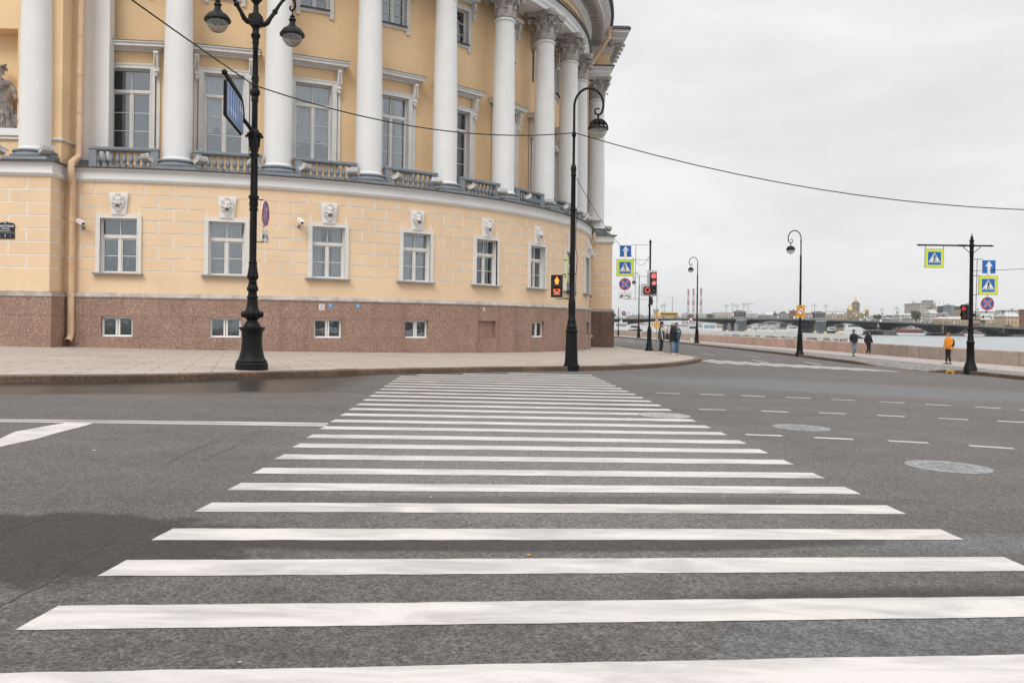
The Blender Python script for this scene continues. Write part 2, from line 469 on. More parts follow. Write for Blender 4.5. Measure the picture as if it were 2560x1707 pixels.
    b = N('ShaderNodeBump', t); b.inputs['Distance'].default_value = .006
    lnk(t, math_(t, 'MULTIPLY_ADD', g, -.5, .55), b.inputs['Strength']); lnk(t, h, b.inputs['Height']); lnk(t, b.outputs[0], p.inputs['Normal'])
    return m
m_asphalt = asphalt()
def paint():
    m, t, p = base_mat('road_paint')
    pos = N('ShaderNodeNewGeometry', t).outputs['Position']
    mpn = N('ShaderNodeMapping', t); mpn.inputs['Scale'].default_value = (.55, 2.2, 1); lnk(t, pos, mpn.inputs['Vector'])
    f = noise_fac(t, mpn.outputs[0], 1.6, 7, .66, .40, .70, .8)
    c = mixc(t, f, (.575, .54, .515), (.33, .315, .30))
    g = noise_fac(t, pos, 42, 3, .7, .58, .74)
    c = mixc(t, math_(t, 'MULTIPLY', g, .35), c, (.30, .28, .27))
    sp = noise_fac(t, pos, 3.4, 6, .8, .66, .72)
    c = mixc(t, math_(t, 'MULTIPLY', sp, .4), c, (.2, .19, .18))
    lnk(t, c, p.inputs['Base Color']); p.inputs['Roughness'].default_value = .75
    bump(t, p, noise_fac(t, pos, 50, 3, .7, .3, .7), .3, .004)
    return m
m_paint = paint()
CX, CY = -18.56, 58.75           # centre of the round corner of the building
def paving(name, polar, c1, c2, joint, bw=1.1, bh=.62):
    m, t, p = base_mat(name)
    pos = N('ShaderNodeNewGeometry', t).outputs['Position']
    if polar:
        s = N('ShaderNodeSeparateXYZ', t); lnk(t, pos, s.inputs[0])
        dx = math_(t, 'SUBTRACT', s.outputs[0], CX); dy = math_(t, 'SUBTRACT', CY, s.outputs[1])
        ang = math_(t, 'ARCTAN2', dx, dy); rad = math_(t, 'SQRT', math_(t, 'ADD', math_(t, 'MULTIPLY', dx, dx), math_(t, 'MULTIPLY', dy, dy)))
        cb = N('ShaderNodeCombineXYZ', t); lnk(t, math_(t, 'MULTIPLY', ang, 28.5), cb.inputs[0]); lnk(t, rad, cb.inputs[1]); vec = cb.outputs[0]
    else: vec = pos
    b = N('ShaderNodeTexBrick', t); lnk(t, vec, b.inputs['Vector'])
    b.inputs['Scale'].default_value = 1; b.inputs['Brick Width'].default_value = bw; b.inputs['Row Height'].default_value = bh
    b.inputs['Mortar Size'].default_value = .016; b.inputs['Mortar Smooth'].default_value = .3
    b.inputs['Color1'].default_value = (*c1, 1); b.inputs['Color2'].default_value = (*c2, 1); b.inputs['Mortar'].default_value = (*joint, 1)
    st = noise_fac(t, pos, .5, 6, .65, .35, .75)
    c = mixc(t, math_(t, 'MULTIPLY', st, .38), b.outputs['Color'], tuple(x * .5 for x in c1))
    sp = noise_fac(t, pos, 40, 3, .7, .3, .7)
    c = mixc(t, math_(t, 'MULTIPLY', sp, .25), c, tuple(x * .5 for x in c1))
    lnk(t, c, p.inputs['Base Color']); p.inputs['Roughness'].default_value = .8
    bump(t, p, math_(t, 'SUBTRACT', sp, b.outputs['Fac']), .3, .01)
    return m
m_paving = paving('granite_paving', True, (.43, .365, .32), (.50, .43, .375), (.12, .095, .08))
m_paving2 = paving('embankment_paving', False, (.38, .325, .295), (.45, .39, .355), (.11, .09, .085), .9, 1.5)
def cobble():
    m, t, p = base_mat('cobbles')
    pos = N('ShaderNodeNewGeometry', t).outputs['Position']
    v = N('ShaderNodeTexVoronoi', t); v.feature = 'DISTANCE_TO_EDGE'; v.inputs['Scale'].default_value = 4.2; v.inputs['Randomness'].default_value = .8; lnk(t, pos, v.inputs['Vector'])
    v2 = N('ShaderNodeTexVoronoi', t); v2.inputs['Scale'].default_value = 4.2; v2.inputs['Randomness'].default_value = .8; lnk(t, pos, v2.inputs['Vector'])
    sv = N('ShaderNodeSeparateColor', t); lnk(t, v2.outputs['Color'], sv.inputs[0])
    c = mixc(t, sv.outputs[0], (.16, .155, .15), (.36, .345, .33))
    c = mixc(t, mapr(t, v.outputs['Distance'], .0, .09, 1, 0), c, (.05, .045, .04))
    lnk(t, c, p.inputs['Base Color']); p.inputs['Roughness'].default_value = .75
    bump(t, p, mapr(t, v.outputs['Distance'], 0, .2), .9, .05)
    return m
m_cobble = cobble()
def water():
    m, t, p = base_mat('river_water')
    pos = N('ShaderNodeNewGeometry', t).outputs['Position']
    p.inputs['Base Color'].default_value = (.30, .32, .33, 1); p.inputs['Roughness'].default_value = .3; p.inputs['IOR'].default_value = 1.33
    mpn = N('ShaderNodeMapping', t); mpn.inputs['Scale'].default_value = (1, .35, 1); mpn.inputs['Rotation'].default_value = (0, 0, .3); lnk(t, pos, mpn.inputs['Vector'])
    a = N('ShaderNodeTexNoise', t); a.inputs['Scale'].default_value = .42; a.inputs['Detail'].default_value = 6; a.inputs['Roughness'].default_value = .65; lnk(t, mpn.outputs[0], a.inputs['Vector'])
    bump(t, p, a.outputs['Fac'], 1.0, .9)
    return m
m_water = water()
m_ground = MAT('bare_ground', (.16, .145, .12), .95, .3, .05)
def foliage_mat(name, c):
    m, t, p = base_mat(name)
    oi = N('ShaderNodeNewGeometry', t)
    f = noise_fac(t, oi.outputs['Position'], .35, 3, .6, .3, .7)
    r = oi.outputs['Random Per Island']
    cc = mixc(t, f, tuple(x * .6 for x in c), tuple(x * 1.35 for x in c))
    cc = mixc(t, math_(t, 'MULTIPLY', r, .5), cc, (c[0] * 1.7, c[1] * 1.5, c[2]))
    lnk(t, cc, p.inputs['Base Color']); p.inputs['Roughness'].default_value = .75
    return m
m_leaf = foliage_mat('leaves', (.050, .075, .026))
m_bark = MAT('bark', (.07, .055, .042), .95, .3, 5)
# ================================================================== SETTING
KERB_B = [(-60, -8.5), (-35, 5.6), (-20, 14.0), (-11.18, 19.04), (-8.85, 20.4), (-7.1, 22.2), (-5.6, 24.0), (-3.8, 25.95), (-2.2, 27.45), (0.02, 29.55),
          (2.9, 31.5), (5.0, 33.95), (7.0, 37.1), (8.7, 41.0), (9.6, 43.9), (9.98, 46.2), (9.9, 48.4), (9.5, 50.6), (8.9, 54.5), (8.2, 60), (7.75, 66), (7.5, 90), (5, 130), (0, 180), (-12, 270), (-28, 430)]
KERB_E = [(24, -25), (21.8, 8), (20.6, 28), (20.25, 35), (20.15, 38.0), (18.9, 39.3), (18.5, 41.5), (18.45, 44.2), (18.3, 48.2), (18.7, 58.5), (18.55, 65.3), (18.0, 75), (17.2, 88), (15.6, 108), (14.0, 123), (9.5, 165), (-4, 270), (-20, 430)]
PARAP = [(32, -25), (29.2, 20), (26.95, 45.7), (26.2, 57), (25.4, 68.8), (23.6, 82), (21.2, 98), (18.4, 120), (15.9, 138), (10.5, 180), (-2, 285), (-18, 430)]
def offset(pl, d):
    o = []
    for i, p in enumerate(pl):
        a = Vector(pl[max(i - 1, 0)]); b = Vector(pl[min(i + 1, len(pl) - 1)])
        t = (b - a).normalized(); o.append((p[0] - t.y * d, p[1] + t.x * d))
    return o
def smooth(pl, k=2):
    for _ in range(k):
        q = [pl[0]]
        for a, b in zip(pl, pl[1:]):
            q += [(a[0] * .75 + b[0] * .25, a[1] * .75 + b[1] * .25), (a[0] * .25 + b[0] * .75, a[1] * .25 + b[1] * .75)]
        pl = q + [pl[-1]]
    return pl
def strip(mb, A, B, zA, zB, mi=0):
    "ribbon between two polylines of the same length"
    n = len(A)
    vs = [(p[0], p[1], zA(p[0])) for p in A] + [(p[0], p[1], zB(p[0])) for p in B]
    mb.add(vs, [(i, i + 1, n + i + 1, n + i) for i in range(n - 1)], mi)
kb = smooth(KERB_B); ke = smooth(KERB_E)
g0 = lambda x: gz(x); g15 = lambda x: gz(x, .15)

mb = MB()                                             # terrain to the horizon, below the river
mb.add([(-9000, -9000, -3.6), (9000, -9000, -3.6), (9000, 12000, -3.6), (-9000, 12000, -3.6)], [(0, 1, 2, 3)])
struct('ground', mb, m_ground)
mb = MB()                                             # left bank under the street
lb = [(-1500, -400), (33.2, -400), (33.2, -25)] + [(p[0] + .6, p[1]) for p in PARAP[1:]] + [(-200, 2300), (-1500, 2300)]
mb.slab(lb, -3.6, lambda x: min(gz(x, -.35), .6) if x > -40 else .6)
struct('terrain', mb, m_ground)
mb = MB()
mb.slab([(341, -400), (1900, -400), (1900, 2300), (341, 2300)], -3.6, -.6)
struct('terrain', mb, m_ground)
mb = MB()
mb.slab([(338.5, -400), (341.0, -400), (341.0, 2300), (338.5, 2300)], -3.6, -.3)
struct('shore', mb, granite('far_quay_granite', (.17, .12, .105), (.27, .20, .175), .4))
mb = MB()
mb.add([(-3000, -1200, -3.05), (6000, -1200, -3.05), (6000, 9000, -3.05), (-3000, 9000, -3.05)], [(0, 1, 2, 3)])
struct('river_water', mb, m_water)

rd = MB()
roadx = [(-60, -30), (25, -30), (25, -25)] + KERB_E[1:] + [(-40, 700), (-60, 700)]
rd.add([(-60, -30, gz(-60)), (26, -30, gz(26)), (26, 430, gz(26)), (-60, 430, gz(-60))], [(0, 1, 2, 3)])
# cut back: the sheet stops under the embankment pavement
rd = MB()
A = [(-60, p[1]) for p in ke]; B = [(p[0] + .25, p[1]) for p in ke]
strip(rd, A, B, g0, g0)
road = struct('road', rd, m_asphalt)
Z4 = lambda x: gz(x, .004)
def decal(name, poly, mat=None, h=.004):
    mb = MB()
    mb.add([(p[0], p[1], gz(p[0], h)) for p in poly], [tuple(range(len(poly)))])
    return part(name, mb, mat or m_paint, road, smooth=False)
def ragged(poly, amp, step=.12, seed=0):
    "gives painted edges a slightly worn outline"
    o = []
    n = len(poly)
    for i in range(n):
        a = Vector(poly[i]); b = Vector(poly[(i + 1) % n]); L = (b - a).length
        k = max(1, int(L / step)); nrm = Vector((-(b - a).y, (b - a).x)).normalized()
        for j in range(k):
            p = a.lerp(b, j / k)
            f = noise.noise((p.x * 3 + seed, p.y * 3, seed)) * amp + noise.noise((p.x * 17, p.y * 17 + seed, seed)) * amp * .6
            o.append(tuple(p + nrm * f) if j else tuple(p))
    return o
kerb_y = lambda x: 25.95 + .80 * (x + 3.8)
for n in range(-1, 27):
    ya = 3.59 + .937 * n
    l, r_ = -2.56 - .034 * (ya - 4.5), 3.80 - .05 * (ya - 5.4)
    yl = lambda x: ya + .125 * (x + 2.6) + (.02 * math.sin(n * 2.3 + x))
    lo = l
    while lo < r_ and yl(lo) + .38 > kerb_y(lo) - .25: lo += .05
    l2 = lo
    if r_ - l2 < .6: continue
    d = .375 + .012 * math.sin(n * 1.7)
    poly = [(l2, yl(l2)), (r_, yl(r_)), (r_ - .02, yl(r_) + d), (l2 + .02, yl(l2) + d)]
    decal('zebra_stripe', ragged(poly, .011, .11 if n < 8 else .5, n))
Zm = lambda x, y: G(1500 + .2551 * x, 560 + .2551 * y)
for k in range(10):                                   # second crossing over the embankment road
    (xa, ya), (xb, yb) = ((9.85, 44.7), (10.16, 41.6)) if k == 0 else ((10.42 + .72 * (k - 1), 46.2 - .62 * (k - 1)), (10.90 + .775 * (k - 1), 41.1 - .42 * (k - 1)))
    yb = max(yb, 38.6)
    decal('zebra_stripe', [(xb - .2, yb), (xb + .2, yb - .05), (xa + .2, ya), (xa - .2, ya + .05)])
q = 1.0884
for row in (((1712, 998, 1797, 1001), (1870, 1005, 1960, 1009), (2040, 1012.5, 2133, 1017.5), (2226, 1023.5, 2330, 1030.5)),
            ((1606, 940, 1668, 941.5), (1749, 944, 1811, 946.5), (1881, 948, 1943, 950.5), (2014, 953.5, 2079, 957), (2155, 960.5, 2224, 964), (2291, 967, 2356, 970)),
            ((1508, 902.5, 1562, 904.3), (1608, 905.5, 1664, 907.3), (1703, 908.5, 1757, 910.7), (1805, 912.5, 1862, 914.7), (1909, 917.3, 1965, 919.8), (2020, 922.5, 2078, 925.5), (2126, 928.6, 2184, 931.5), (2239, 934.5, 2299, 938), (2342, 941, 2400, 945))):
    for u0, v0, u1, v1 in row:
        a = G(u0 * q, v0 * q).xy; b = G(u1 * q, v1 * q).xy; t = (b - a).normalized(); nn = Vector((-t.y, t.x)) * .075
        decal('lane_dash', ragged([tuple(a - nn), tuple(b - nn), tuple(b + nn), tuple(a + nn)], .006, .15))
for pts in (((1000, 1272), (1125, 1286)), ((1490, 1330), (1650, 1357)), ((2010, 1352), (2170, 1378)), ((1420, 1288), (1560, 1305)), ((265, 1146), (340, 1158))):
    a, b = [Zm(*p).xy for p in pts]; t = (b - a).normalized(); nn = Vector((-t.y, t.x)) * .07
    decal('lane_dash', [tuple(a - nn), tuple(b - nn), tuple(b + nn), tuple(a + nn)])
r1 = lambda x, y: tuple(G(x / 2.6133, 900 + y / 2.6133).xy)
for ys in (((-700, 372, 378), (0, 387, 393), (700, 394, 401), (1500, 403, 411), (2145, 412, 421)), ((-700, 382, 389), (0, 398, 405), (700, 405, 413), (1500, 415, 424), (2132, 424, 434))):
    decal('centre_line', [r1(x, a) for x, a, b in reversed(ys)] + [r1(x, b) for x, a, b in ys])
decal('hatch_band', ragged([r1(-300, 590), r1(0, 515), r1(100, 468), r1(300, 432), r1(435, 408), r1(628, 408), r1(520, 440), r1(380, 475), r1(245, 515), r1(100, 545), r1(0, 568), r1(-300, 680)], .012, .2))
def crack(pts, w):
    rng = random.Random(len(pts) * 31 + int(w * 1e4)); P = []
    for a, b in zip(pts, pts[1:]):
        a, b = Vector(a), Vector(b); k = max(2, int((b - a).length / .07))
        for j in range(k): P.append(a.lerp(b, j / k) + Vector((rng.uniform(-.02, .02), rng.uniform(-.03, .03))))
    P.append(Vector(pts[-1])); L = []; Rr = []
    for i, p in enumerate(P):
        t = (P[min(i + 1, len(P) - 1)] - P[max(i - 1, 0)]).normalized(); ww = w * (.25 + rng.random()) * min(1, (i + 1) / 4, (len(P) - i) / 4)
        L.append(tuple(p + Vector((-t.y, t.x)) * ww)); Rr.append(tuple(p - Vector((-t.y, t.x)) * ww))
    mb = MB(); strip(mb, L, Rr, lambda x: gz(x, .003), lambda x: gz(x, .003))
    part('crack', mb, m_crack, road, smooth=False)
m_crack = MAT('tar_crack', (.05, .046, .043), .9)
r4 = lambda x, y: tuple(G(x / 1.8375, 1250 + y / 1.8375).xy)
crack([r1(1060, 700), r1(1190, 622), r1(1285, 577), r1(1430, 520)], .006)
crack([r1(1285, 577), r1(1400, 585)], .006)
crack([r1(1310, 665), r1(1500, 580), r1(1720, 455)], .004)
crack([r1(-200, 1120), r1(60, 1105), r1(165, 1080), r1(215, 1045), r1(380, 1050), r1(620, 1010)], .007)
crack([r1(250, 515), r1(700, 516), r1(1320, 525)], .006)
crack([r4(-60, 520), r4(90, 440), r4(220, 380), r4(300, 318), r4(400, 250), r4(545, 175)], .009)
crack([r4(290, 345), r4(380, 342)], .006)

# pavement on the building's side, with its kerb
mb = MB()
inn = [(-60, 40), (-60, 64)]
pv = [(p[0], p[1]) for p in offset(kb, .30)]
C_in = []
for i in range(len(pv)):
    d = Vector(pv[i]) - Vector((CX, CY)); r = d.length
    C_in.append(tuple(Vector((CX, CY)) + d * (min(21.5, r - 1) / r)) if pv[i][1] < 62 and pv[i][0] > -40 else (min(-10, pv[i][0] - 8), max(pv[i][1], 60)))
strip(mb, pv, C_in, g15, g15)
struct('pavement', mb, m_paving)
def kerb(name, pl, side, low=None, ht=.15):
    "row of granite kerb stones with open joints"
    mb = MB(); seg = []; acc = 0
    o = offset(pl, side * .30)
    L = 0
    for i in range(len(pl) - 1):
        a, b = Vector(pl[i]), Vector(pl[i + 1]); c, d = Vector(o[i]), Vector(o[i + 1]); n = max(1, round((b - a).length / 1.35))
        if (b - a).length < .55: n = 1
        for k in range(n):
            s0, s1 = k / n, (k + 1) / n; gap = .006 / max((b - a).length / n, .1)
            if L % 2 == 0 or n > 1: s0 += gap; s1 -= gap
            P = [a.lerp(b, s0), a.lerp(b, s1), c.lerp(d, s1), c.lerp(d, s0)]
            h = [ht if low is None else low(p) for p in P]
            bot = [(p.x, p.y, gz(p.x, -.1)) for p in P]; top = []
            cv = .025
            for j, p in enumerate(P):
                pp = p.lerp(P[3 - j], cv / .3) if j < 2 else p
                top.append((pp.x, pp.y, gz(p.x, h[j])))
            shoulder = [(P[j].x, P[j].y, gz(P[j].x, h[j] - cv)) for j in (0, 1)]
            vs = bot + top + shoulder
            mb.add(vs, [(4, 5, 6, 7), (8, 9, 5, 4), (0, 1, 9, 8), (0, 8, 4), (0, 4, 7, 3), (1, 2, 6, 5), (1, 5, 9), (2, 3, 7, 6)])
            L += 1
    return struct(name, mb, m_kerb)
kerb('kerb', kb, 1, ht=.17)
def dip(p):
    "the kerb drops to the road where the crossing meets it"
    if 39.5 < p.y < 44.2: return .03
    if 44.2 <= p.y < 46.2: return .03 + .13 * (p.y - 44.2) / 2
    if 38.9 < p.y <= 39.5: return .03 + .13 * (39.5 - p.y) / .6
    return .16
kerb('kerb', ke, -1, dip)
pe = smooth(PARAP)
def resample(pl, n):
    L = [0]
    for a, b in zip(pl, pl[1:]): L.append(L[-1] + math.dist(a, b))
    out = []
    k = 0
    for i in range(n):
        s = L[-1] * (i / (n - 1))
        while k < len(pl) - 2 and L[k + 1] < s: k += 1
        f = (s - L[k]) / max(1e-9, L[k + 1] - L[k]); out.append((pl[k][0] + (pl[k + 1][0] - pl[k][0]) * f, pl[k][1] + (pl[k + 1][1] - pl[k][1]) * f))
    return out
def by_y(pl, ys):
    o = []
    for y in ys:
        for a, b in zip(pl, pl[1:]):
            if a[1] <= y <= b[1] + 1e-6:
                f = (y - a[1]) / max(1e-9, b[1] - a[1]); o.append((a[0] + (b[0] - a[0]) * f, y)); break
    return o
ys = [-24 + 2 * i for i in range(46)] + [70 + 5 * i for i in range(72)]
ek = by_y([(p[0] + .3, p[1]) for p in ke], ys); ep = by_y(PARAP, ys)
f_ = lambda s: [(a[0] + (b[0] - a[0]) * s, a[1]) for a, b in zip(ek, ep)]
def hE(x): return gz(x, .155)
mbc = MB(); mbp = MB()
for (lo, hi, M_) in ((0, .42, mbc), (.42, 1.03, mbp)):
    A, B = f_(lo), f_(hi); n = len(A)
    vs = []
    for k, p in enumerate(A): vs.append((p[0], p[1], gz(p[0], (dip(Vector(p)) - .004) if lo == 0 else .156)))
    for k, p in enumerate(B): vs.append((p[0], p[1], gz(p[0], .156)))
    M_.add(vs, [(i, i + 1, n + i + 1, n + i) for i in range(n - 1)])
struct('cobbled_path', mbc, m_cobble); struct('footpath', mbp, m_paving2)

# granite river wall along the footpath
def river_wall(name, y0, y1, mat, label, blk, seed):
    root = thing(name, label, 'wall', (0, 0, 0))
    rng = random.Random(seed); y = y0; mb = MB()
    while y < y1:
        L = blk * rng.uniform(.75, 1.2); L = min(L, y1 - y)
        a, b = by_y(PARAP, [y + .018, y + L - .018])
        for (A, zb, zt, w0, w1) in ((0, -.4, .93, 0, .45),):
            d = rng.uniform(-.006, .006)
            P = [(a[0] + d, a[1]), (b[0] + d, b[1]), (b[0] + .45, b[1]), (a[0] + .45, a[1])]
            vs = [(p[0], p[1], gz(p[0], -.4)) for p in P] + [(p[0] + (.03 if i < 2 else -.03), p[1], gz(P[0][0], .95)) for i, p in enumerate(P)] + [(P[i][0] + (.0 if i < 2 else 0), P[i][1], gz(P[0][0], .90)) for i in range(4)]
            mb.add(vs, [(0, 1, 9, 8), (1, 2, 10, 9), (2, 3, 11, 10), (3, 0, 8, 11), (8, 9, 5, 4), (9, 10, 6, 5), (10, 11, 7, 6), (11, 8, 4, 7), (4, 5, 6, 7)])
        y += L
    root.location = (*by_y(PARAP, [y0])[0], 0)
    for i, v in enumerate(mb.v): mb.v[i] = (v[0] - root.location.x, v[1] - root.location.y, v[2])
    part('block_course', mb, mat, root, smooth=False)
    back = MB()
    A = by_y(PARAP, [y0 + .05 + (y1 - y0 - .1) * k / 40 for k in range(41)])
    A2 = [(p[0] + .06 - root.location.x, p[1] - root.location.y) for p in A]; B2 = [(p[0] + .4 - root.location.x, p[1] - root.location.y) for p in A]
    n = len(A2); X0 = root.location.x
    vs = [(p[0], p[1], gz(p[0] + X0, -3)) for p in A2] + [(p[0], p[1], gz(p[0] + X0, .885)) for p in A2] + [(p[0], p[1], gz(p[0] + X0 - .34, .885)) for p in B2] + [(p[0], p[1], -3.5) for p in B2]
    fs = [(j * n + i, j * n + i + 1, (j + 1) * n + i + 1, (j + 1) * n + i) for j in range(3) for i in range(n - 1)]
    back.add(vs, fs); part('joint_mortar', back, m_granite_dk, root, smooth=False)
    return root
river_wall('river_wall', -20, 62.6, m_parapet, 'grey granite river wall of large blocks behind the standing person in orange', 2.3, 3)
river_wall('river_wall', 62.6, 100.5, m_parapet_pink, 'pinkish granite stretch of river wall between the two big crook lamps', 2.2, 4)
river_wall('river_wall', 102.5, 420, m_parapet, 'far grey granite river wall curving towards the bridge, behind the traffic light pole', 2.6, 5)

# ================================================================== THE BUILDING
T0, DT = .1107, .1767
RW, RU, RCOL, RB = 23.65, 21.7, 22.88, 23.9
TA, TB = T0 - DT / 2, T0 + 8.5 * DT
TL, TR = .032, 1.602
DL, DR = 24.88, 25.4
bld = thing('palace_building', 'yellow palace with a rounded corner, tall white columns and a brown granite base', 'building', (CX, CY, 0))
fr = lambda t, R, z=0: RZ(t) @ T(0, -R, z)
NB = 9
bays = [T0 + i * DT for i in range(NB)]; ubays = [b - .011 for b in bays]
piers = [T0 + (i + .5) * DT for i in range(-1, NB)]
def brk(lst, lo, hi, step=1e9):
    s = sorted(set([lo, hi] + [round(x, 6) for x in lst if lo < x < hi])); o = [s[0]]
    for a, b in zip(s, s[1:]):
        k = max(1, math.ceil((b - a) / step)); o += [a + (b - a) * (j + 1) / k for j in range(k)]
    return o
cyl = lambda R0: (lambda x, z, d: ((R0 - d) * math.sin(x), -(R0 - d) * math.cos(x), z))

# --- rusticated ground floor
ZG = [3.57 + .51 * k for k in range(7)]; GW = .024
vj = []                                                # (bearing, z0, z1) of upright joints
rows = [(3.57 + .51 * k, 4.08 + .51 * k) for k in range(7)]
for i, pz in enumerate(piers):
    for k, (za, zb) in enumerate(rows):
        if k % 2 == 0: offs = (0,) if k < 5 else ((0,) if k == 4 else (-1.15, 0, 1.15))
        else: offs = (-.575, .575)
        if k == 6: offs = (-1.15, 0, 1.15)
        for o in offs:
            t = pz + o / RW
            if TA + .008 < t < TB - .008: vj.append((t, za, zb))
LW, LZ0, LZ1 = 1.43, 3.49, 5.67
xs = []
for t, _, _ in vj: xs += [t - GW / RW, t + GW / RW]
for b in bays: xs += [b - LW / 2 / RW, b + LW / 2 / RW, b - .83 / RW, b + .83 / RW]
zs = [LZ0, LZ1]
for z in ZG: zs += [z - GW, z + GW]
def cell_low(x, z):
    for b in bays:
        if abs(x - b) < LW / 2 / RW and LZ0 < z < LZ1: return None
    for zz in ZG:
        if abs(z - zz) < GW:
            if abs(zz - 6.12) < .01 and any(abs(x - b) < .83 / RW for b in bays): break
            return (.034, 1)
    for t, za, zb in vj:
        if abs(x - t) < GW / RW and za < z < zb: return (.034, 1)
    return (0, 0)
mb = MB(); mb.relief(brk(xs, TA - .01, TB + .01, .025), brk(zs, 2.62, 7.2), cell_low, cyl(RW), .34, 2)
part('rusticated_wall', mb, [m_stucco, m_joint, m_white], bld, smooth=False)
for b in bays:                                         # slanting joints of the flat arches
    for s in (-1, 1):
        mb = MB(); mb.prism([(s * .83, 6.136), (s * .80, 6.136), (s * .735, 5.85), (s * .765, 5.85)], -.003, .03)
        part('arch_joint', mb, m_joint, bld, fr(b, RW), smooth=False)

# --- granite base
RP = 23.80
zpl = [.91, 1.73]
pj = []
rng = random.Random(5)
for (za, zb, st, ph) in ((-.4, .91, 2.3, .3), (.91, 1.73, 2.1, 1.4), (1.73, 2.5, 2.9, .8)):
    s = ph
    while s < (TB - TA) * RP:
        pj.append((TA + s / RP, za, zb)); s += st * rng.uniform(.8, 1.2)
BW, BZ0, BZ1 = 1.22, .90, 1.71
xs = []
for t, _, _ in pj: xs += [t - .006 / RP, t + .006 / RP]
for b in bays: xs += [b - BW / 2 / RP, b + BW / 2 / RP]
def cell_pl(x, z):
    for b in bays:
        if abs(x - b) < BW / 2 / RP and BZ0 < z < BZ1: return None
    for zz in zpl:
        if abs(z - zz) < .006: return (.01, 1)
    for t, za, zb in pj:
        if abs(x - t) < .006 / RP and za < z < zb: return (.01, 1)
    return (0, 0)
zs = [BZ0, BZ1]
for z in zpl: zs += [z - .006, z + .006]
mb = MB(); mb.relief(brk(xs, TA - .01, TB + .01, .025), brk(zs, -.5, 2.46), cell_pl, cyl(RP), .36, 0)
part('granite_base', mb, [m_granite, m_granite_dk], bld, smooth=False)
m_basemould = MAT('base_moulding_stone', (.47, .43, .395), .85, .22, 2.5, .2, 30, .3, streak=.5)
mb = MB(); mb.arc([(23.2, 2.46), (RP + .03, 2.46), (RP + .05, 2.52), (RP + .01, 2.57), (RP - .02, 2.63), (RW + .02, 2.66), (23.2, 2.66)], TA - .01, TB + .01, 90)
part('base_moulding', mb, m_basemould, bld)
# --- belt course
mb = MB(); mb.arc([(21.0, 7.12), (RW + .05, 7.12), (RW + .06, 7.17), (RW + .12, 7.19), (RW + .15, 7.26), (RW + .10, 7.28), (RW + .10, 7.60), (RW + .16, 7.66), (21.0, 7.66)], TA - .01, TB + .01, 90)
part('belt_course', mb, m_white, bld)
mb = MB(); mb.arc([(21.0, 7.66), (RB + .04, 7.66), (RB + .06, 7.68), (RB + .05, 7.71), (RB - .3, 7.735), (23.3, 7.735), (23.3, 7.70), (21.0, 7.70)], TA - .01, TB + .01, 90)
part('ledge_flashing', mb, m_flash, bld)

mb = MB(); mb.arc([(21.2, 7.701), (23.28, 7.701), (23.28, 7.737), (21.2, 7.737)], TA, TB, 60)
part('loggia_floor', mb, m_concrete, bld)
# --- upper wall in the loggia
TWW, TWZ0, TWZ1 = 1.66, 8.88, 12.28
UWW, UWZ0, UWZ1 = 1.34, 15.66, 17.38
xs = []
for b in ubays: xs += [b - TWW / 2 / RU, b + TWW / 2 / RU, b - UWW / 2 / RU, b + UWW / 2 / RU]
def cell_up(x, z):
    for b in ubays:
        if abs(x - b) < TWW / 2 / RU and TWZ0 < z < TWZ1: return None
        if abs(x - b) < UWW / 2 / RU and UWZ0 < z < UWZ1: return None
    return (0, 0)
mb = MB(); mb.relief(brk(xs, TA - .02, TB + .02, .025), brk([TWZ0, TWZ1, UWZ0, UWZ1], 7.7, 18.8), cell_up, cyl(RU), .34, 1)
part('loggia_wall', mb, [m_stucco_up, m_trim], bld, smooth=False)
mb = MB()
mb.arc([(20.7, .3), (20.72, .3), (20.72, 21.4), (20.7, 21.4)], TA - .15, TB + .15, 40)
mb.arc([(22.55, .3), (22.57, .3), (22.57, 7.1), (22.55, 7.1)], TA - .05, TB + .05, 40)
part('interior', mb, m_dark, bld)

# --- entablature
mb = MB(); mb.arc([(21.4, 18.60), (23.30, 18.60), (23.30, 18.86), (23.36, 18.88), (23.36, 19.14), (23.45, 19.22), (23.50, 19.32), (21.4, 19.32)], TA, TB, 90)
part('architrave', mb, m_white, bld)
mb = MB(); mb.arc([(21.4, 19.32), (23.60, 19.32), (23.62, 19.36), (21.4, 19.40)], TA, TB, 90)
for k in range(150):
    t = TA + (TB - TA) * (k + .5) / 150
    if t < .5: continue
    M = fr(t, 23.58)
    mb.torus(.06, .012, 8, 4, M=M @ T(0, 0, 19.45) @ RX(pi / 2))
mb.arc([(23.56, 19.52), (23.60, 19.52), (23.60, 19.55), (23.56, 19.55)], .5, TB, 80)
part('architrave_crest', mb, m_flash, bld)
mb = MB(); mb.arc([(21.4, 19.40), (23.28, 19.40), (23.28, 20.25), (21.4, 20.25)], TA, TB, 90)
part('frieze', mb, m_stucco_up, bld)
mb = MB(); mb.arc([(21.4, 20.25), (23.36, 20.25), (23.45, 20.38), (23.55, 20.50), (23.62, 20.62), (23.62, 20.82), (24.42, 20.86), (24.44, 21.08), (24.60, 21.14), (24.80, 21.30), (24.84, 21.42), (21.4, 21.42)], TA, TB, 90)
cor = part('cornice', mb, m_trim, bld)
mb = MB()
mb.box((0, .4, 20.75), (.20, .72, .14)); mb.box((0, .68, 20.66), (.18, .2, .1)); mb.box((0, .12, 20.70), (.24, .1, .12))
bk0 = mb.mesh('cornice_bracket', m_capital)
k = 0
for i in range(95):
    t = TA + (TB - TA) * (i + .5) / 95
    if t > .55: link('cornice_bracket', bk0, cor, fr(t, 24.36))
mb = MB(); mb.arc([(20.5, 21.42), (24.98, 21.42), (25.04, 21.46), (25.02, 21.78), (24.9, 21.84), (20.5, 22.6)], TA, TB, 90)
part('roof_edge', mb, m_flash, bld)
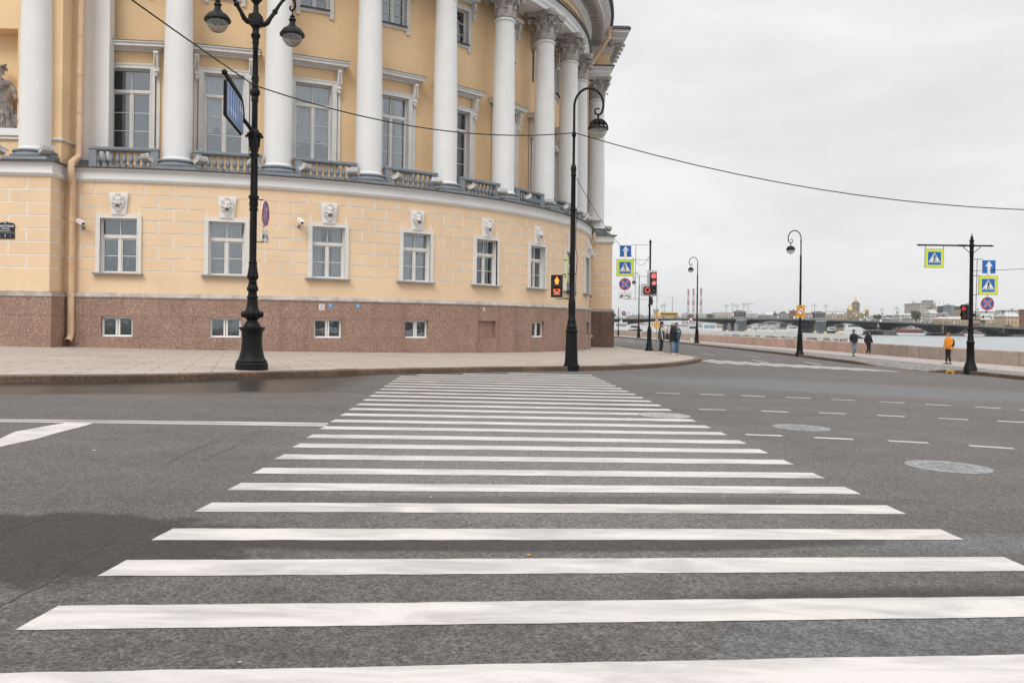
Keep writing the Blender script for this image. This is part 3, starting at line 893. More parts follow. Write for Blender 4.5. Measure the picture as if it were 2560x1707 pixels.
mb = MB(); mb.arc([(10, 21.5), (21, 21.5), (21, 22.6), (10, 25)], TA - 1.2, TB + 1.0, 60)
part('roof', mb, MAT('roof_sheet', (.16, .17, .17), .5, .2, 3), bld)

# --- ground-floor windows
mb = MB()
for s in (-1, 1):
    mb.box((s * (LW / 2 + .085), -.03, 4.62), (.17, .10, 2.42)); mb.box((s * (LW / 2 + .02), -.045, 4.58), (.04, .10, 2.18))
mb.box((0, -.0315, 5.755), (LW + .002, .103, .17)); mb.box((0, -.0465, 5.69), (LW + .08, .097, .04))
w_case = mb.mesh('window', m_frame, False)
mb = MB()
mb.prism([(-.98, 3.40), (.98, 3.40), (.98, 3.44), (-.98, 3.47)], -.20, .25)
w_sill = mb.mesh('window_sill', m_greystone, False)
def sash(mb, w, z0, z1, cols, lines, fw=.055, y=.22, trans=None):
    "outer frame, mullion, transom and thin glazing bars"
    for s in (-1, 1): mb.box((s * (w / 2 - fw / 2), y, (z0 + z1) / 2), (fw, .09, z1 - z0))
    mb.box((0, y, z0 + fw / 2), (w - 2 * fw, .085, fw)); mb.box((0, y, z1 - fw / 2), (w - 2 * fw, .085, fw))
    top = z1
    if trans:
        mb.box((0, y - .02, trans), (w - 2 * fw, .12, .085)); mb.box((0, y, trans + .075), (w - 2 * fw, .06, .05)); mb.box((0, y, trans - .075), (w - 2 * fw, .06, .05))
        top = trans
    mb.box((0, y - .012, (z0 + top) / 2), (.085, .11, top - z0 - 2 * fw + .06))
    for s in (-1, 1):                                   # casement stiles
        mb.box((s * .068, y, (z0 + top) / 2), (.045, .07, top - z0 - 2 * fw)); mb.box((s * (w / 2 - fw - .022), y, (z0 + top) / 2), (.044, .07, top - z0 - 2 * fw))
    if trans: mb.box((0, y, (trans + z1) / 2), (.035, .06, z1 - trans - fw))
    for z in lines: mb.box((0, y, z), (w - 2 * fw - .06, .045, .03))
mb = MB(); sash(mb, LW, LZ0, LZ1, 2, [4.17], trans=4.93); w_sash = mb.mesh('sash', m_frame, False)
def pane_mesh(w, z0, z1, y=.235):
    mb = MB(); mb.box((0, y, (z0 + z1) / 2), (w - .08, .006, z1 - z0 - .08)); return mb.mesh('glass_pane', m_glass, False)
w_pane = pane_mesh(LW, LZ0, LZ1)
def curtain(w, z0, z1, mat, y=.33, folds=9, hem=.0, gap=0, seed=0):
    mb = MB(); rg = random.Random(seed); n = folds * 8; m = 10; vs = []; fs = []
    for half in ((-1,), (1,)) if gap else ((0,),):
        o = len(vs); h = half[0]
        for i in range(n + 1):
            s = i / n
            if h == 0: x = -w / 2 + w * s
            elif h == -1: x = -w / 2 + (w / 2 - gap) * s
            else: x = gap + (w / 2 - gap) * s
            for k in range(m + 1):
                q_ = k / m
                zb = z0 + hem * (.5 + .5 * math.cos(s * 2 * pi * 3)) if hem else z0
                z = zb + (z1 - zb) * q_
                vs.append((x + .012 * math.sin(q_ * 3 + i), y + .035 * math.sin(s * folds * 2 * pi + q_ * .9 + seed) + .012 * math.sin(i * 1.7 + seed), z))
        for i in range(n):
            for k in range(m):
                a = o + i * (m + 1) + k; fs.append((a, a + m + 1, a + m + 2, a + 1))
    mb.add(vs, fs); return mb.mesh('curtain', mat, True, 80, False)
cur_a = curtain(LW + .1, 3.75, LZ1 - .75, m_gcurtain, gap=.16, folds=5, hem=.35, seed=1)
cur_b = curtain(LW + .1, LZ0, LZ1, m_curtain, folds=8, seed=2)
cur_c = curtain(LW + .1, LZ0, LZ1, m_curtain, gap=.22, folds=4, seed=4)
cur_d = curtain(LW + .1, LZ0 + .2, LZ1, m_curtain, folds=7, hem=.3, seed=6)
for i, b in enumerate(bays):
    wo = link('window', w_case, bld, fr(b, RW))
    link('window_sill', w_sill, wo); link('sash', w_sash, wo); link('glass_pane', w_pane, wo)
    link('curtain', (cur_a, cur_b, cur_c, cur_b, cur_d, cur_b, cur_c, cur_b, cur_c)[i], wo)

# --- basement windows
mb = MB(); yb = .2
for s in (-1, 1):
    mb.box((s * (BW / 2 - .04), yb, (BZ0 + BZ1) / 2), (.08, .08, BZ1 - BZ0)); mb.box((s * .05, yb, (BZ0 + BZ1) / 2), (.07, .075, BZ1 - BZ0 - .16))
mb.box((0, yb, BZ0 + .035), (BW - .16, .1, .07)); mb.box((0, yb, BZ1 - .035), (BW - .16, .1, .07)); mb.box((0, yb - .06, BZ0 - .0), (BW, .14, .03))
b_fr = mb.mesh('basement_window', m_sign_white, False); b_pane = pane_mesh(BW, BZ0, BZ1, .215)
for i, b in enumerate(bays):
    if i == 4:
        mb = MB(); mb.box((0, .22, (BZ0 + BZ1) / 2), (BW, .1, BZ1 - BZ0)); part('blind_recess', mb, m_granite, bld, fr(b, RP), False); continue
    o = link('basement_window', b_fr, bld, fr(b, RP)); link('glass_pane', b_pane, o)

# --- lion keystones
mb = MB()
mb.prism([(-.265, 5.80), (.265, 5.80), (.375, 6.70), (-.375, 6.70)], -.11, .02)
mb.prism([(-.225, 5.84), (.225, 5.84), (.325, 6.66), (-.325, 6.66)], -.135, -.10)
lion_b = mb.mesh('keystone', m_white, False)
def lion():
    mb = MB(); rg = random.Random(11); cz = 6.33
    mb.ball((0, -.15, cz + .02), (.17, .13, .22), 14, 10)
    mb.ball((0, -.25, cz - .06), (.075, .09, .075), 10, 7)      # muzzle
    mb.ball((0, -.27, cz + .04), (.04, .06, .12), 8, 6)         # bridge of the nose
    mb.ball((0, -.325, cz - .03), (.045, .03, .03), 8, 6)
    for s in (-1, 1):
        mb.ball((s * .055, -.27, cz - .075), (.06, .06, .05), 8, 6)
        mb.ball((s * .085, -.235, cz + .10), (.065, .05, .03), 8, 6, 0)   # brow
        mb.ball((s * .075, -.225, cz + .06), (.026, .03, .02), 8, 5, 0)
        mb.ball((s * .12, -.18, cz - .02), (.06, .07, .08), 8, 6)
        mb.ball((s * .16, -.17, cz + .20), (.05, .05, .05), 8, 6)
    mb.box((0, -.235, cz - .15), (.14, .07, .035), 1)                      # open mouth
    for i in range(46):                                                     # mane locks
        a = pi * (-.30 + 1.6 * ((i * .618) % 1)); rr = rg.uniform(.20, .275)
        x = math.cos(a) * rr * .92; z = cz + .02 + math.sin(a) * rr * 1.08
        mb.ball((x, -.13 - rg.uniform(0, .07), z), (rg.uniform(.035, .055), .05, rg.uniform(.035, .06)), 6, 5)
    mb.torus(.125, .022, 22, 7, M=T(0, -.22, cz - .24) @ RX(pi / 2 + .15))
    mb.ball((0, -.22, cz - .37), (.03, .03, .035), 8, 6)
    for k in range(7):
        mb.ball(((k - 3) * .028, -.17, cz - .25 - .02 * math.cos((k - 3) * .8)), (.02, .04, .08), 6, 5)
    return mb
m_lion = MAT('carved_white_stone', (.74, .72, .69), .85, .12, 12, .15, 45, .3, streak=.3)
lion_m = lion().mesh('lion_head', [m_lion, m_dark])
for b in bays:
    o = link('keystone', lion_b, bld, fr(b, RW)); link('lion_head', lion_m, o)

# --- tall windows
def win_mesh(w, z0, z1, cw, proud, ears=0):
    mb = MB(); h = z1 - z0
    for s in (-1, 1):
        mb.box((s * (w / 2 + cw / 2), -proud / 2, (z0 + z1) / 2 + cw / 2 - ears / 2), (cw, proud, h + cw + ears))
        mb.box((s * (w / 2 + cw - .03), -proud / 2 - .012, (z0 + z1) / 2 + cw / 2 - ears / 2), (.06, proud + .024, h + cw + ears + .004))
        mb.box((s * (w / 2 + .03), -proud / 2 - .008, (z0 + z1) / 2), (.05, proud + .016, h))
    mb.box((0, -proud / 2 - .002, z1 + cw / 2), (w, proud + .004, cw)); mb.box((0, -proud / 2 - .014, z1 + cw - .03), (w + 2 * cw - .12, proud + .028, .06))
    if ears: mb.box((0, -proud / 2 - .002, z0 - .09), (w, proud + .004, .16))
    return mb
mb = win_mesh(TWW, TWZ0, TWZ1, .21, .09)
for s in (-1, 1): mb.box((s * 1.16, -.02, 10.40), (.14, .04, 3.64))
mb.box((0, -.06, 8.815), (TWW + .5, .22, .11))
t_case = mb.mesh('tall_window', m_trim, False)
mb = MB(); sash(mb, TWW, TWZ0, TWZ1, 2, [10.44, 9.66], .06, trans=11.32); t_sash = mb.mesh('sash', m_frame, False)
t_pane = pane_mesh(TWW, TWZ0, TWZ1)
def hood(w, z, prof):
    mb = MB(); k = 0
    for (a, b, pr) in prof:
        mb.prism([(-w / 2 - pr, a), (w / 2 + pr, a), (w / 2 + pr, b), (-w / 2 - pr, b)], -pr - .12, .03)
    return mb
mb = hood(2.30, 13, [(13.00, 13.07, .06), (13.07, 13.14, .14), (13.14, 13.28, .34), (13.28, 13.33, .40)]); t_hood = mb.mesh('window_hood', m_trim, False)
mb = MB(); mb.prism([(-1.56, 13.33), (1.56, 13.33), (1.5, 13.36), (-1.5, 13.36)], -.53, .03); t_hf = mb.mesh('hood_flashing', m_flash, False)
def console(mb, x, z1, z0, w=.19):
    P = [(-.34, z1), (-.36, z1 - .12), (-.30, z1 - .24), (-.20, z1 - .40), (-.15, z1 - .60), (-.17, z0 + .22), (-.20, z0 + .10), (-.16, z0), (.0, z0), (.0, z1)]
    M = T(x, 0, 0) @ RZ(pi / 2)
    mb.prism([(p[0], p[1]) for p in P], -w / 2, w / 2, M=Matrix(((0, 1, 0, x), (1, 0, 0, 0), (0, 0, 1, 0), (0, 0, 0, 1))))
    for s in (-1, 1): mb.box((x + s * (w / 2 - .02), -.19, (z1 + z0) / 2 + .12), (.03, .26, (z1 - z0) * .6))
    mb.ball((x, -.20, z0 - .02), (.085, .08, .13), 8, 6); mb.ball((x, -.26, z0 + .1), (.11, .06, .06), 8, 6); mb.ball((x, -.34, z1 - .1), (.11, .05, .06), 8, 6)
mb = MB(); console(mb, -1.12, 13.0, 12.05); c_l = mb.mesh('console', m_trim, True, 40)
mb = MB(); console(mb, 1.12, 13.0, 12.05); c_r = mb.mesh('console', m_trim, True, 40)
tb = curtain(TWW + .1, TWZ0, TWZ1, m_blind, folds=2, seed=9)
tc_a = curtain(TWW + .1, 9.75, TWZ1, m_curtain, folds=9, hem=.28, seed=3); tc_b = curtain(TWW + .1, TWZ0, TWZ1, m_curtain, folds=7, gap=.3, seed=5); tc_c = curtain(TWW + .1, 9.5, TWZ1, m_curtain, folds=8, hem=.3, seed=8)
# --- upper windows
mb = win_mesh(UWW, UWZ0, UWZ1, .17, .08, .36); u_case = mb.mesh('upper_window', m_trim, False)
mb = MB(); sash(mb, UWW, UWZ0, UWZ1, 2, [16.2, 16.75], .055); u_sash = mb.mesh('sash', m_frame, False); u_pane = pane_mesh(UWW, UWZ0, UWZ1)
mb = MB(); mb.box((0, -.07, UWZ0 - .01), (UWW, .3, .04)); u_sill = mb.mesh('sill_flashing', m_flash, False)
mb = hood(1.84, 18, [(17.78, 17.84, .05), (17.84, 17.9, .12), (17.9, 18.02, .26), (18.02, 18.06, .30)]); u_hood = mb.mesh('window_hood', m_trim, False)
mb = MB(); console(mb, -.92, 17.78, 17.1, .15); uc_l = mb.mesh('console', m_trim, True, 40)
mb = MB(); console(mb, .92, 17.78, 17.1, .15); uc_r = mb.mesh('console', m_trim, True, 40)
for i, b in enumerate(ubays):
    M = fr(b, RU)
    o = link('tall_window', t_case, bld, M)
    for nm, me in (('sash', t_sash), ('glass_pane', t_pane), ('curtain', (tb, tc_a, tc_c, tc_b, tc_b, tc_a, tc_b, tc_b, tc_a)[i]), ('window_hood', t_hood), ('hood_flashing', t_hf), ('console', c_l), ('console', c_r)): link(nm, me, o)
    o = link('upper_window', u_case, bld, M)
    for nm, me in (('sash', u_sash), ('glass_pane', u_pane), ('sill_flashing', u_sill), ('window_hood', u_hood), ('console', uc_l), ('console', uc_r)): link(nm, me, o)

# --- columns
def shaft_prof(r0, r1, z0, z1):
    P = [(r0 + .05, z0), (r0 + .05, z0 + .05), (r0 + .01, z0 + .12)]
    for k in range(13):
        s = k / 12; e = s if s < .33 else .33 + (s - .33)
        r = r0 if s < .3 else r0 - (r0 - r1) * ((s - .3) / .7) ** 1.25
        P.append((r, z0 + .12 + (z1 - z0 - .4) * s))
    P += [(r1, z1 - .2), (r1 + .02, z1 - .17), (r1 + .07, z1 - .14), (r1 + .07, z1 - .09), (r1 + .01, z1 - .06), (r1, z1)]
    return P
mb = MB(); mb.lathe(shaft_prof(.585, .495, 8.18, 17.15), 40); col_shaft = mb.mesh('column', m_white, True, 40)
mb = MB(); mb.box((0, 0, 7.79), (1.74, 1.74, .12))
mb.lathe([(.84, 7.85), (.87, 7.88), (.885, 7.93), (.87, 7.985), (.80, 8.01), (.755, 8.02), (.735, 8.05), (.75, 8.08), (.775, 8.085), (.80, 8.11), (.80, 8.15), (.77, 8.18), (.66, 8.19)], 40)
col_base = mb.mesh('column_base', m_greystone, True, 40)
def leaf(mb, ang, r0, z0, h, w, out, lean=.0):
    "acanthus leaf: a ribbed tongue that curls outwards at its tip"
    M = RZ(ang); vs = []; fs = []; K = 9; J = 7
    for k in range(K + 1):
        s = k / K
        if s < .7: rad = r0 + out * .35 * (s / .7) ** 2 + lean * s; z = z0 + h * s / .7 * .95
        else:
            q_ = (s - .7) / .3 * pi * .95; rad = r0 + out * .35 + lean * .7 + out * .36 * (1 - math.cos(q_)); z = z0 + h * .95 + h * .11 * math.sin(q_) - .05 * h * (1 - math.cos(q_))
        wd = w * (1.0 - .28 * s) * (.86 + .14 * math.cos(s * 26)) * (1 if s < .9 else .75)
        for j in range(J + 1):
            q_ = j / J * 2 - 1
            rib = .028 * math.cos(q_ * pi * 3.5) + .05 * (1 - q_ * q_)
            vs.append((q_ * wd / 2, -(rad + rib), z - .04 * abs(q_) * s))
    for k in range(K):
        for j in range(J):
            a = k * (J + 1) + j; fs.append((a, a + 1, a + J + 2, a + J + 1))
    mb.add(vs, fs, 0, M)
def capital():
    mb = MB(); z0 = 17.15
    mb.lathe([(.50, z0), (.50, z0 + .3), (.52, z0 + .75), (.58, z0 + 1.02), (.70, z0 + 1.16), (.72, z0 + 1.20)], 24)
    for k in range(8): leaf(mb, k * pi / 4, .50, z0 + .01, .46, .40, .22)
    for k in range(8): leaf(mb, (k + .5) * pi / 4, .50, z0 + .03, .86, .42, .26)
    for k in range(8): leaf(mb, k * pi / 4, .53, z0 + .72, .30, .22, .2, .1)
    for c in range(4):
        a = pi / 4 + c * pi / 2
        for s in (-1, 1):
            pts = []; r = []
            for k in range(26):
                q_ = k / 25
                if q_ < .45:
                    e = q_ / .45; d = .52 + .40 * e ** 1.5; z = z0 + .70 + .36 * math.sin(e * pi / 2); off = s * (.26 * (1 - e) + .07)
                else:
                    e = (q_ - .45) / .55; th = pi / 2 - e * pi * 2.6; rr = .125 * (1 - .72 * e)
                    d = .92 + rr * math.cos(th); z = z0 + .935 + rr * math.sin(th); off = s * .07
                pts.append((off, -d, z)); r.append(.042 if q_ < .5 else .04 * (1 - .4 * (q_ - .5)))
            mb.tube(pts, r, 6, M=RZ(a))
        for s in (-1, 1):                                # inner scrolls under the flower
            pts = []
            for k in range(16):
                e = k / 15; th = pi * .5 + s * e * pi * 2.2; rr = .10 * (1 - .7 * e)
                pts.append((s * .12 + rr * math.cos(th), -.70 - .02 * e, z0 + .98 + rr * math.sin(th)))
            mb.tube(pts, .026, 5, M=RZ(c * pi / 2))
        mb.ball((0, -.80, z0 + 1.24), (.12, .07, .12), 10, 7, M=RZ(c * pi / 2))
        for k in range(5): mb.ball((.09 * math.cos(k * 1.257), -.84, z0 + 1.24 + .09 * math.sin(k * 1.257)), (.05, .04, .05), 6, 4, M=RZ(c * pi / 2))
    poly = []
    for c in range(4):                                   # abacus with hollowed sides
        a0 = pi / 4 + c * pi / 2
        for k in range(-6, 7):
            s = k / 6; x = s * .66; d = .70 + .17 * s * s; v = RZ(c * pi / 2 + pi / 2 * 0) @ Vector((x, -d, 0)); poly.append((v.x, v.y))
    mb.slab(poly, z0 + 1.19, z0 + 1.30); mb.slab([(p[0] * 1.06, p[1] * 1.06) for p in poly], z0 + 1.30, z0 + 1.45)
    return mb
cap_m = capital().mesh('capital', m_capital, True, 50, False)
def column(M, name='column'):
    o = link(name, col_shaft, bld, M); link('column_base', col_base, o); link('capital', cap_m, o); return o
for i in range(8): column(fr(piers[i + 1], RCOL))
# pilasters against the two ends of the loggia
def pilaster(M):
    mb = MB(); mb.box((0, .0, 12.66), (1.10, .5, 8.96)); mb.box((0, -.012, 8.35), (1.18, .52, .3)); o = part('pilaster', mb, m_white, bld, M, False)
    mb = MB(); mb.box((0, -.05, 7.80), (1.5, .7, .14)); mb.box((0, -.03, 7.96), (1.4, .62, .18)); mb.box((0, -.02, 8.11), (1.28, .56, .1)); part('column_base', mb, m_greystone, o, smooth=False)
    mb = MB(); mb.box((0, -.02, 17.6), (1.14, .5, .9))
    for k in (-1, 0, 1): leaf(mb, 0, .25, 17.15, .46, .36, .22); leaf(mb, 0, .25, 17.2, .86, .4, .26)
    mb.box((0, -.05, 18.5), (1.5, .8, .2)); part('capital', mb, m_capital, o, smooth=True)
pilaster(fr(TA + .026, RU + .55)); pilaster(fr(TB - .026, RU + .55))

# --- balustrades
prof = [(.085, 0), (.085, .05), (.05, .07), (.07, .10), (.098, .17), (.104, .22), (.09, .30), (.058, .40), (.042, .48), (.042, .52), (.062, .53), (.062, .56), (.05, .58), (.085, .60), (.085, .66)]
mb = MB(); mb.lathe(prof, 12); mb.box((0, 0, -.07), (.19, .19, .13)); bal_m = mb.mesh('baluster', m_greystone, True, 40)
RBAL = 23.12; HALF = 1.36
mb = MB(); mb.box((0, .03, 8.59), (2 * HALF + .04, .34, .09)); mb.box((0, .03, 8.52), (2 * HALF, .28, .05)); mb.box((0, 0.03, 7.77), (2 * HALF - .1, .26, .06))
for s in (-1, 1): mb.box((s * (HALF - .15), .03, 8.13), (.30, .27, .73))
br_m = mb.mesh('balustrade', m_greystone, False)
for i, b in enumerate(bays):
    o = link('balustrade', br_m, bld, fr(b, RBAL))
    for k in range(9): link('baluster', bal_m, o, T((k - 4) * .262, .03, 7.93) @ RZ(.3 * k))

# --- end blocks
m_granite_dark = granite('dark_brown_granite', (.085, .047, .034), (.23, .14, .105), 22, .6, .4, .5)  # darker copy of the brown granite, right end block only
m_granite_dj = MAT('dark_granite_joint', (.05, .035, .03), .9)
def block(sgn, t, D, W=9.5):
    M = fr(t, D); x0 = (-.25 if sgn < 0 else .15); xc = lambda d: x0 + sgn * d
    def mp_f(x, z, d): return (x0 + sgn * x, d, z)
    def mp_s(x, z, d): return (x0 + sgn * d, x, z)
    # lower wall, front then return
    def cell(x, z, js, jb):
        for zz in ZG:
            if abs(z - zz) < GW: return (.022, 1)
        for k, (za, zb) in enumerate(rows):
            if za < z < zb:
                for j in (js if k % 2 == 0 else jb):
                    if abs(x - j) < GW: return (.022, 1)
        return (0, 0)
    zs = sum([[z - GW, z + GW] for z in ZG], [])
    mb = MB()
    A, B = [.9, 2.5, 4.1, 5.7, 7.3, 8.9], [1.6, 3.3, 4.9, 6.5, 8.1]
    mb.relief(brk(sum([[j - GW, j + GW] for j in A + B], []), 0, W), brk(zs, 2.62, 7.2), lambda x, z: cell(x, z, A, B), mp_f, .3)
    A2, B2 = [.65], [1.05]
    mb.relief(brk(sum([[j - GW, j + GW] for j in A2 + B2], []), 0, 2.2), brk(zs, 2.62, 7.2), lambda x, z: cell(x, z, A2, B2), mp_s, .3)
    part('rusticated_wall', mb, [m_stucco, m_joint], bld, M, False)
    mb = MB()
    pA, pB = [2.2, 4.4, 6.6], [1.2, 3.3, 5.6]
    def cg(x, z, js, jb):
        for zz in zpl:
            if abs(z - zz) < .006: return (.01, 1)
        for j in (js if not (.91 < z < 1.73) else jb):
            if abs(x - j) < .006: return (.01, 1)
        return (0, 0)
    zz_ = sum([[z - .006, z + .006] for z in zpl], [])
    pr = .15
    mb.relief(brk(sum([[j - .006, j + .006] for j in pA + pB], []), 0, W), brk(zz_, -.6, 2.46), lambda x, z: cg(x, z, pA, pB), lambda x, z, d: (x0 - sgn * pr + sgn * x, d - pr, z), .3)
    mb.relief(brk(sum([[j - .006, j + .006] for j in (.8,)], []), -pr, 2.2), brk(zz_, -.6, 2.46), lambda x, z: cg(x, z, [.8], [.8]), lambda x, z, d: (x0 - sgn * pr + sgn * d, x, z), .3)
    part('granite_base', mb, [m_granite if sgn < 0 else m_granite_dark, m_granite_dk if sgn < 0 else m_granite_dj], bld, M, False)
    def ring(name, levels, mat, depth=2.2, y_in=0, smooth=False, fp=1.0):
        mb = MB()
        for pr_, za, zb in levels:
            xa, xb = sorted((x0 - sgn * pr_, x0 + sgn * W)); pf = pr_ * fp; mb.box(((xa + xb) / 2, (y_in - pf + depth) / 2, (za + zb) / 2), (xb - xa, depth + pf - y_in, zb - za))
        return part(name, mb, mat, bld, M, smooth)
    ring('base_moulding', [(.18, 2.46, 2.53), (.15, 2.53, 2.59), (.06, 2.59, 2.66)], m_basemould)
    ring('belt_course', [(.05, 7.12, 7.18), (.12, 7.18, 7.23), (.16, 7.23, 7.28), (.10, 7.28, 7.60), (.16, 7.60, 7.66)], m_white)
    ring('ledge_flashing', [(.28, 7.66, 7.705), (.10, 7.705, 7.735)], m_flash)
    # upper wall, a niche in the left one
    yu = .83; xi = 0 if sgn < 0 else 1.75; FP = 1 if sgn < 0 else .62
    def cu(x, z):
        if sgn < 0 and 1.75 < x < 5.2 and 8.84 < z < 13.1: return (.75, 0)
        return (0, 0)
    mb = MB()
    mb.relief(brk([1.75, 5.2], 0, W), brk([8.84, 13.1], 7.7, 18.8), cu, lambda x, z, d: (x0 + sgn * (x + xi), yu + d, z), .3)
    mb.relief([yu, 4.2], [7.7, 18.8], lambda x, z: (0, 0), lambda x, z, d: (x0 + sgn * (d + xi), x, z), .3)
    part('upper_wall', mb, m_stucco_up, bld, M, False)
    ring('wall_string', [(.10, 8.70, 8.76), (.06, 8.66, 8.70)], m_trim, 2.9, yu)
    ring('architrave', [(-.28, 18.6, 18.86), (-.22, 18.86, 19.14), (-.10, 19.14, 19.32)], m_white, 3.6)
    ring('architrave_crest', [(.02, 19.32, 19.38)], m_flash, 3.6)
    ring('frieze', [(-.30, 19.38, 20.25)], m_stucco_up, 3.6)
    co = ring('cornice', [(-.22, 20.25, 20.38), (-.10, 20.38, 20.60), (-.04, 20.60, 20.82), (.82, 20.86, 21.08), (1.0, 21.08, 21.20), (1.25, 21.20, 21.42)], m_trim, 3.6, fp=FP)
    for k in range(5): link('cornice_bracket', bk0, co, T(x0 + sgn * (.1 + .9 * k), -.75, 0))
    for k in range(3): link('cornice_bracket', bk0, co, T(x0 - sgn * .72, .3 + .85 * k, 0) @ RZ(pi / 2 if sgn < 0 else -pi / 2))
    ring('roof_edge', [(1.42, 21.42, 21.50), (1.3, 21.50, 21.62)], m_flash, 3.6, fp=FP)
    column(M @ (T(x0 - .92, .62, 0) if sgn < 0 else T(x0 + .80, 1.08, 0)))
    if sgn < 0: column(M @ T(x0 + sgn * 6.2, .62, 0))
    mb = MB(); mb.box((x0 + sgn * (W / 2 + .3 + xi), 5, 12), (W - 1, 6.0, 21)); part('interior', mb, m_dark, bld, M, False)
block(-1, TL, DL); block(1, TR, DR, 14)

# --- drainpipes
def pipe(pts, r, M, hopper=None):
    mb = MB(); mb.tube(pts, r, 14)
    for a, b in zip(pts, pts[1:]):
        a, b = Vector(a), Vector(b); L = (b - a).length
        if L < 3: continue
        for k in range(1, int(L / 1.45)):
            p = a.lerp(b, k / int(L / 1.45)); mb.lathe([(r + .004, -.05), (r + .014, -.045), (r + .014, .045), (r + .004, .05)], 14, M=T(*p))
    e = Vector(pts[-1]); p = part('drainpipe', mb, m_pipe, bld, M)
    q0 = Vector(pts[-2]); d = (e - q0).normalized()
    mb = MB(); mb.lathe([(r * .86, 0), (r * .86, .01)], 14, M=T(*(e + d * .004)) @ d.to_track_quat('Z', 'Y').to_matrix().to_4x4())
    part('pipe_mouth', mb, m_rust, p)
    if hopper:
        mb = MB(); mb.lathe([(.15, -.25), (.17, -.1), (.30, .0), (.30, .28), (.27, .28)], 12, M=T(*hopper)); part('rain_hopper', mb, m_pipe, p)
ML = fr(TL, DL)
pipe([(.12, 1.62, 21), (.12, 1.55, 8.4), (.12, 1.48, 8.15), (.18, .78, 7.8), (.18, .74, 7.55), (.18, .78, 7.3), (.12, 1.0, 7.0), (.12, 1.0, 1.05), (.12, .95, .86), (.12, .78, .70)], .135, ML)
MR = fr(TR, DR)
pipe([(-1.30, .62, 21.3), (-1.30, .62, 20.75), (-.55, 1.98, 18.7), (-.55, 1.98, 8.3), (-.35, 1.45, 7.9), (-.32, 1.3, 7.5), (-.2, 1.50, 7.1), (-.2, 1.6, .9), (-.2, 1.4, .7)], .135, MR, hopper=(-1.30, .62, 21.45))
# ================================================================== THINGS FIXED TO THE BUILDING
def on_bld(t, R, z): return (CX + R * math.sin(t), CY - R * math.cos(t), z)
ORD = ['first', 'second', 'third', 'fourth', 'fifth', 'sixth', 'seventh', 'eighth', 'ninth', 'tenth', 'eleventh', 'twelfth', 'thirteenth', 'fourteenth', 'fifteenth', 'sixteenth', 'seventeenth', 'eighteenth', 'nineteenth', 'twentieth']
def floodlight(loc, rz, label):
    o = thing('floodlight', label, 'floodlight', loc, rz, 'box floodlights along the column bases')
    if not FL:
        mb = MB(); M = T(0, 0, .36) @ RX(R_(-24))
        mb.box((0, 0, 0), (.46, .30, .15), 0, M); mb.box((0, -.165, .05), (.50, .06, .20), 0, M); mb.box((0, .02, .09), (.48, .34, .03), 0, M)
        FL.append(mb.mesh('housing', m_floodl, False))
        mb = MB(); mb.box((0, -.199, .05), (.42, .01, .14), 0, M); FL.append(mb.mesh('front_glass', MAT('lamp_front_glass', (.34, .35, .35), .35), False))
        mb = MB(); mb.tube([(-.12, .05, 0), (-.12, .05, .30), (.12, .05, .30), (.12, .05, 0)], .022, 6); mb.box((0, .05, .012), (.34, .1, .024)); FL.append(mb.mesh('bracket', m_greymetal, False))
    for n, m in zip(('housing', 'front_glass', 'bracket'), FL): link(n, m, o)
FL = []
for i in range(8):
    for s in (-1, 1):
        if i == 7 and s == 1: continue
        t = piers[i + 1] + s * (1.02 / 23.5)
        floodlight(on_bld(t, 23.72, 7.735), t + s * .75, f'pale box floodlight {"left" if s < 0 else "right"} of the {ORD[i]} white column on the rounded wall')
def blk(t, D, x, y, z):
    v = RZ(t) @ Vector((x, y - D, z)); return (CX + v.x, CY + v.y, z)
floodlight(blk(TL, DL, -.42, -.02, 7.735), .9, 'pale box floodlight right of the column beside the drainpipe and the niche')
floodlight(blk(TL, DL, -2.15, -.02, 7.735), -.7, 'pale box floodlight below the niche statue, at the picture\'s left edge')
floodlight(blk(TR, DR, .05, .35, 7.735), 0.3, 'pale box floodlight on the far end ledge, under the rightmost column')
def cctv(loc, rz, label, tilt=18, yaw=0):
    o = thing('security_camera', label, 'security camera', loc, rz, 'security cameras on the ground-floor wall')
    mb = MB(); M = T(0, -.34, .10) @ RZ(yaw) @ RX(R_(tilt))
    mb.box((0, 0, 0), (.13, .44, .12), 0, M); mb.box((0, -.03, .07), (.17, .52, .02), 0, M); part('housing', mb, m_sign_white, o, smooth=False)
    mb = MB(); mb.lathe([(.05, 0), (.05, .012)], 12, M=M @ T(0, -.222, 0) @ RX(pi / 2)); part('lens', mb, m_blackp, o)
    mb = MB(); mb.tube([(0, 0, -.10), (0, -.12, -.12), (0, -.28, .02)], .025, 7); mb.lathe([(.07, 0), (.07, .02)], 12, M=T(0, -.0, -.10) @ RX(pi / 2)); part('bracket', mb, m_greymetal, o)
cctv(on_bld(T0 - 1.38 / RW, RW, 5.36), T0 - .06, 'white bullet camera between the drainpipe and the first ground-floor window', 20, 1.0)
cctv(on_bld(T0 + 2 * DT - 1.27 / RW, RW, 5.72), T0 + .3, 'white bullet camera left of the third ground-floor window, behind the blue no-stopping sign', 24, .25)
cctv(on_bld(T0 + 7.42 * DT, RW, 5.9), T0 + 7.42 * DT, 'small white bullet camera beside the middle lamp post, near the building\'s curve edge', 20, -.4)
cctv(blk(TR, DR, .15, 1.5, 5.0), TL - .3, 'lower white bullet camera where the rounded wall meets the end block', 20, -.6)
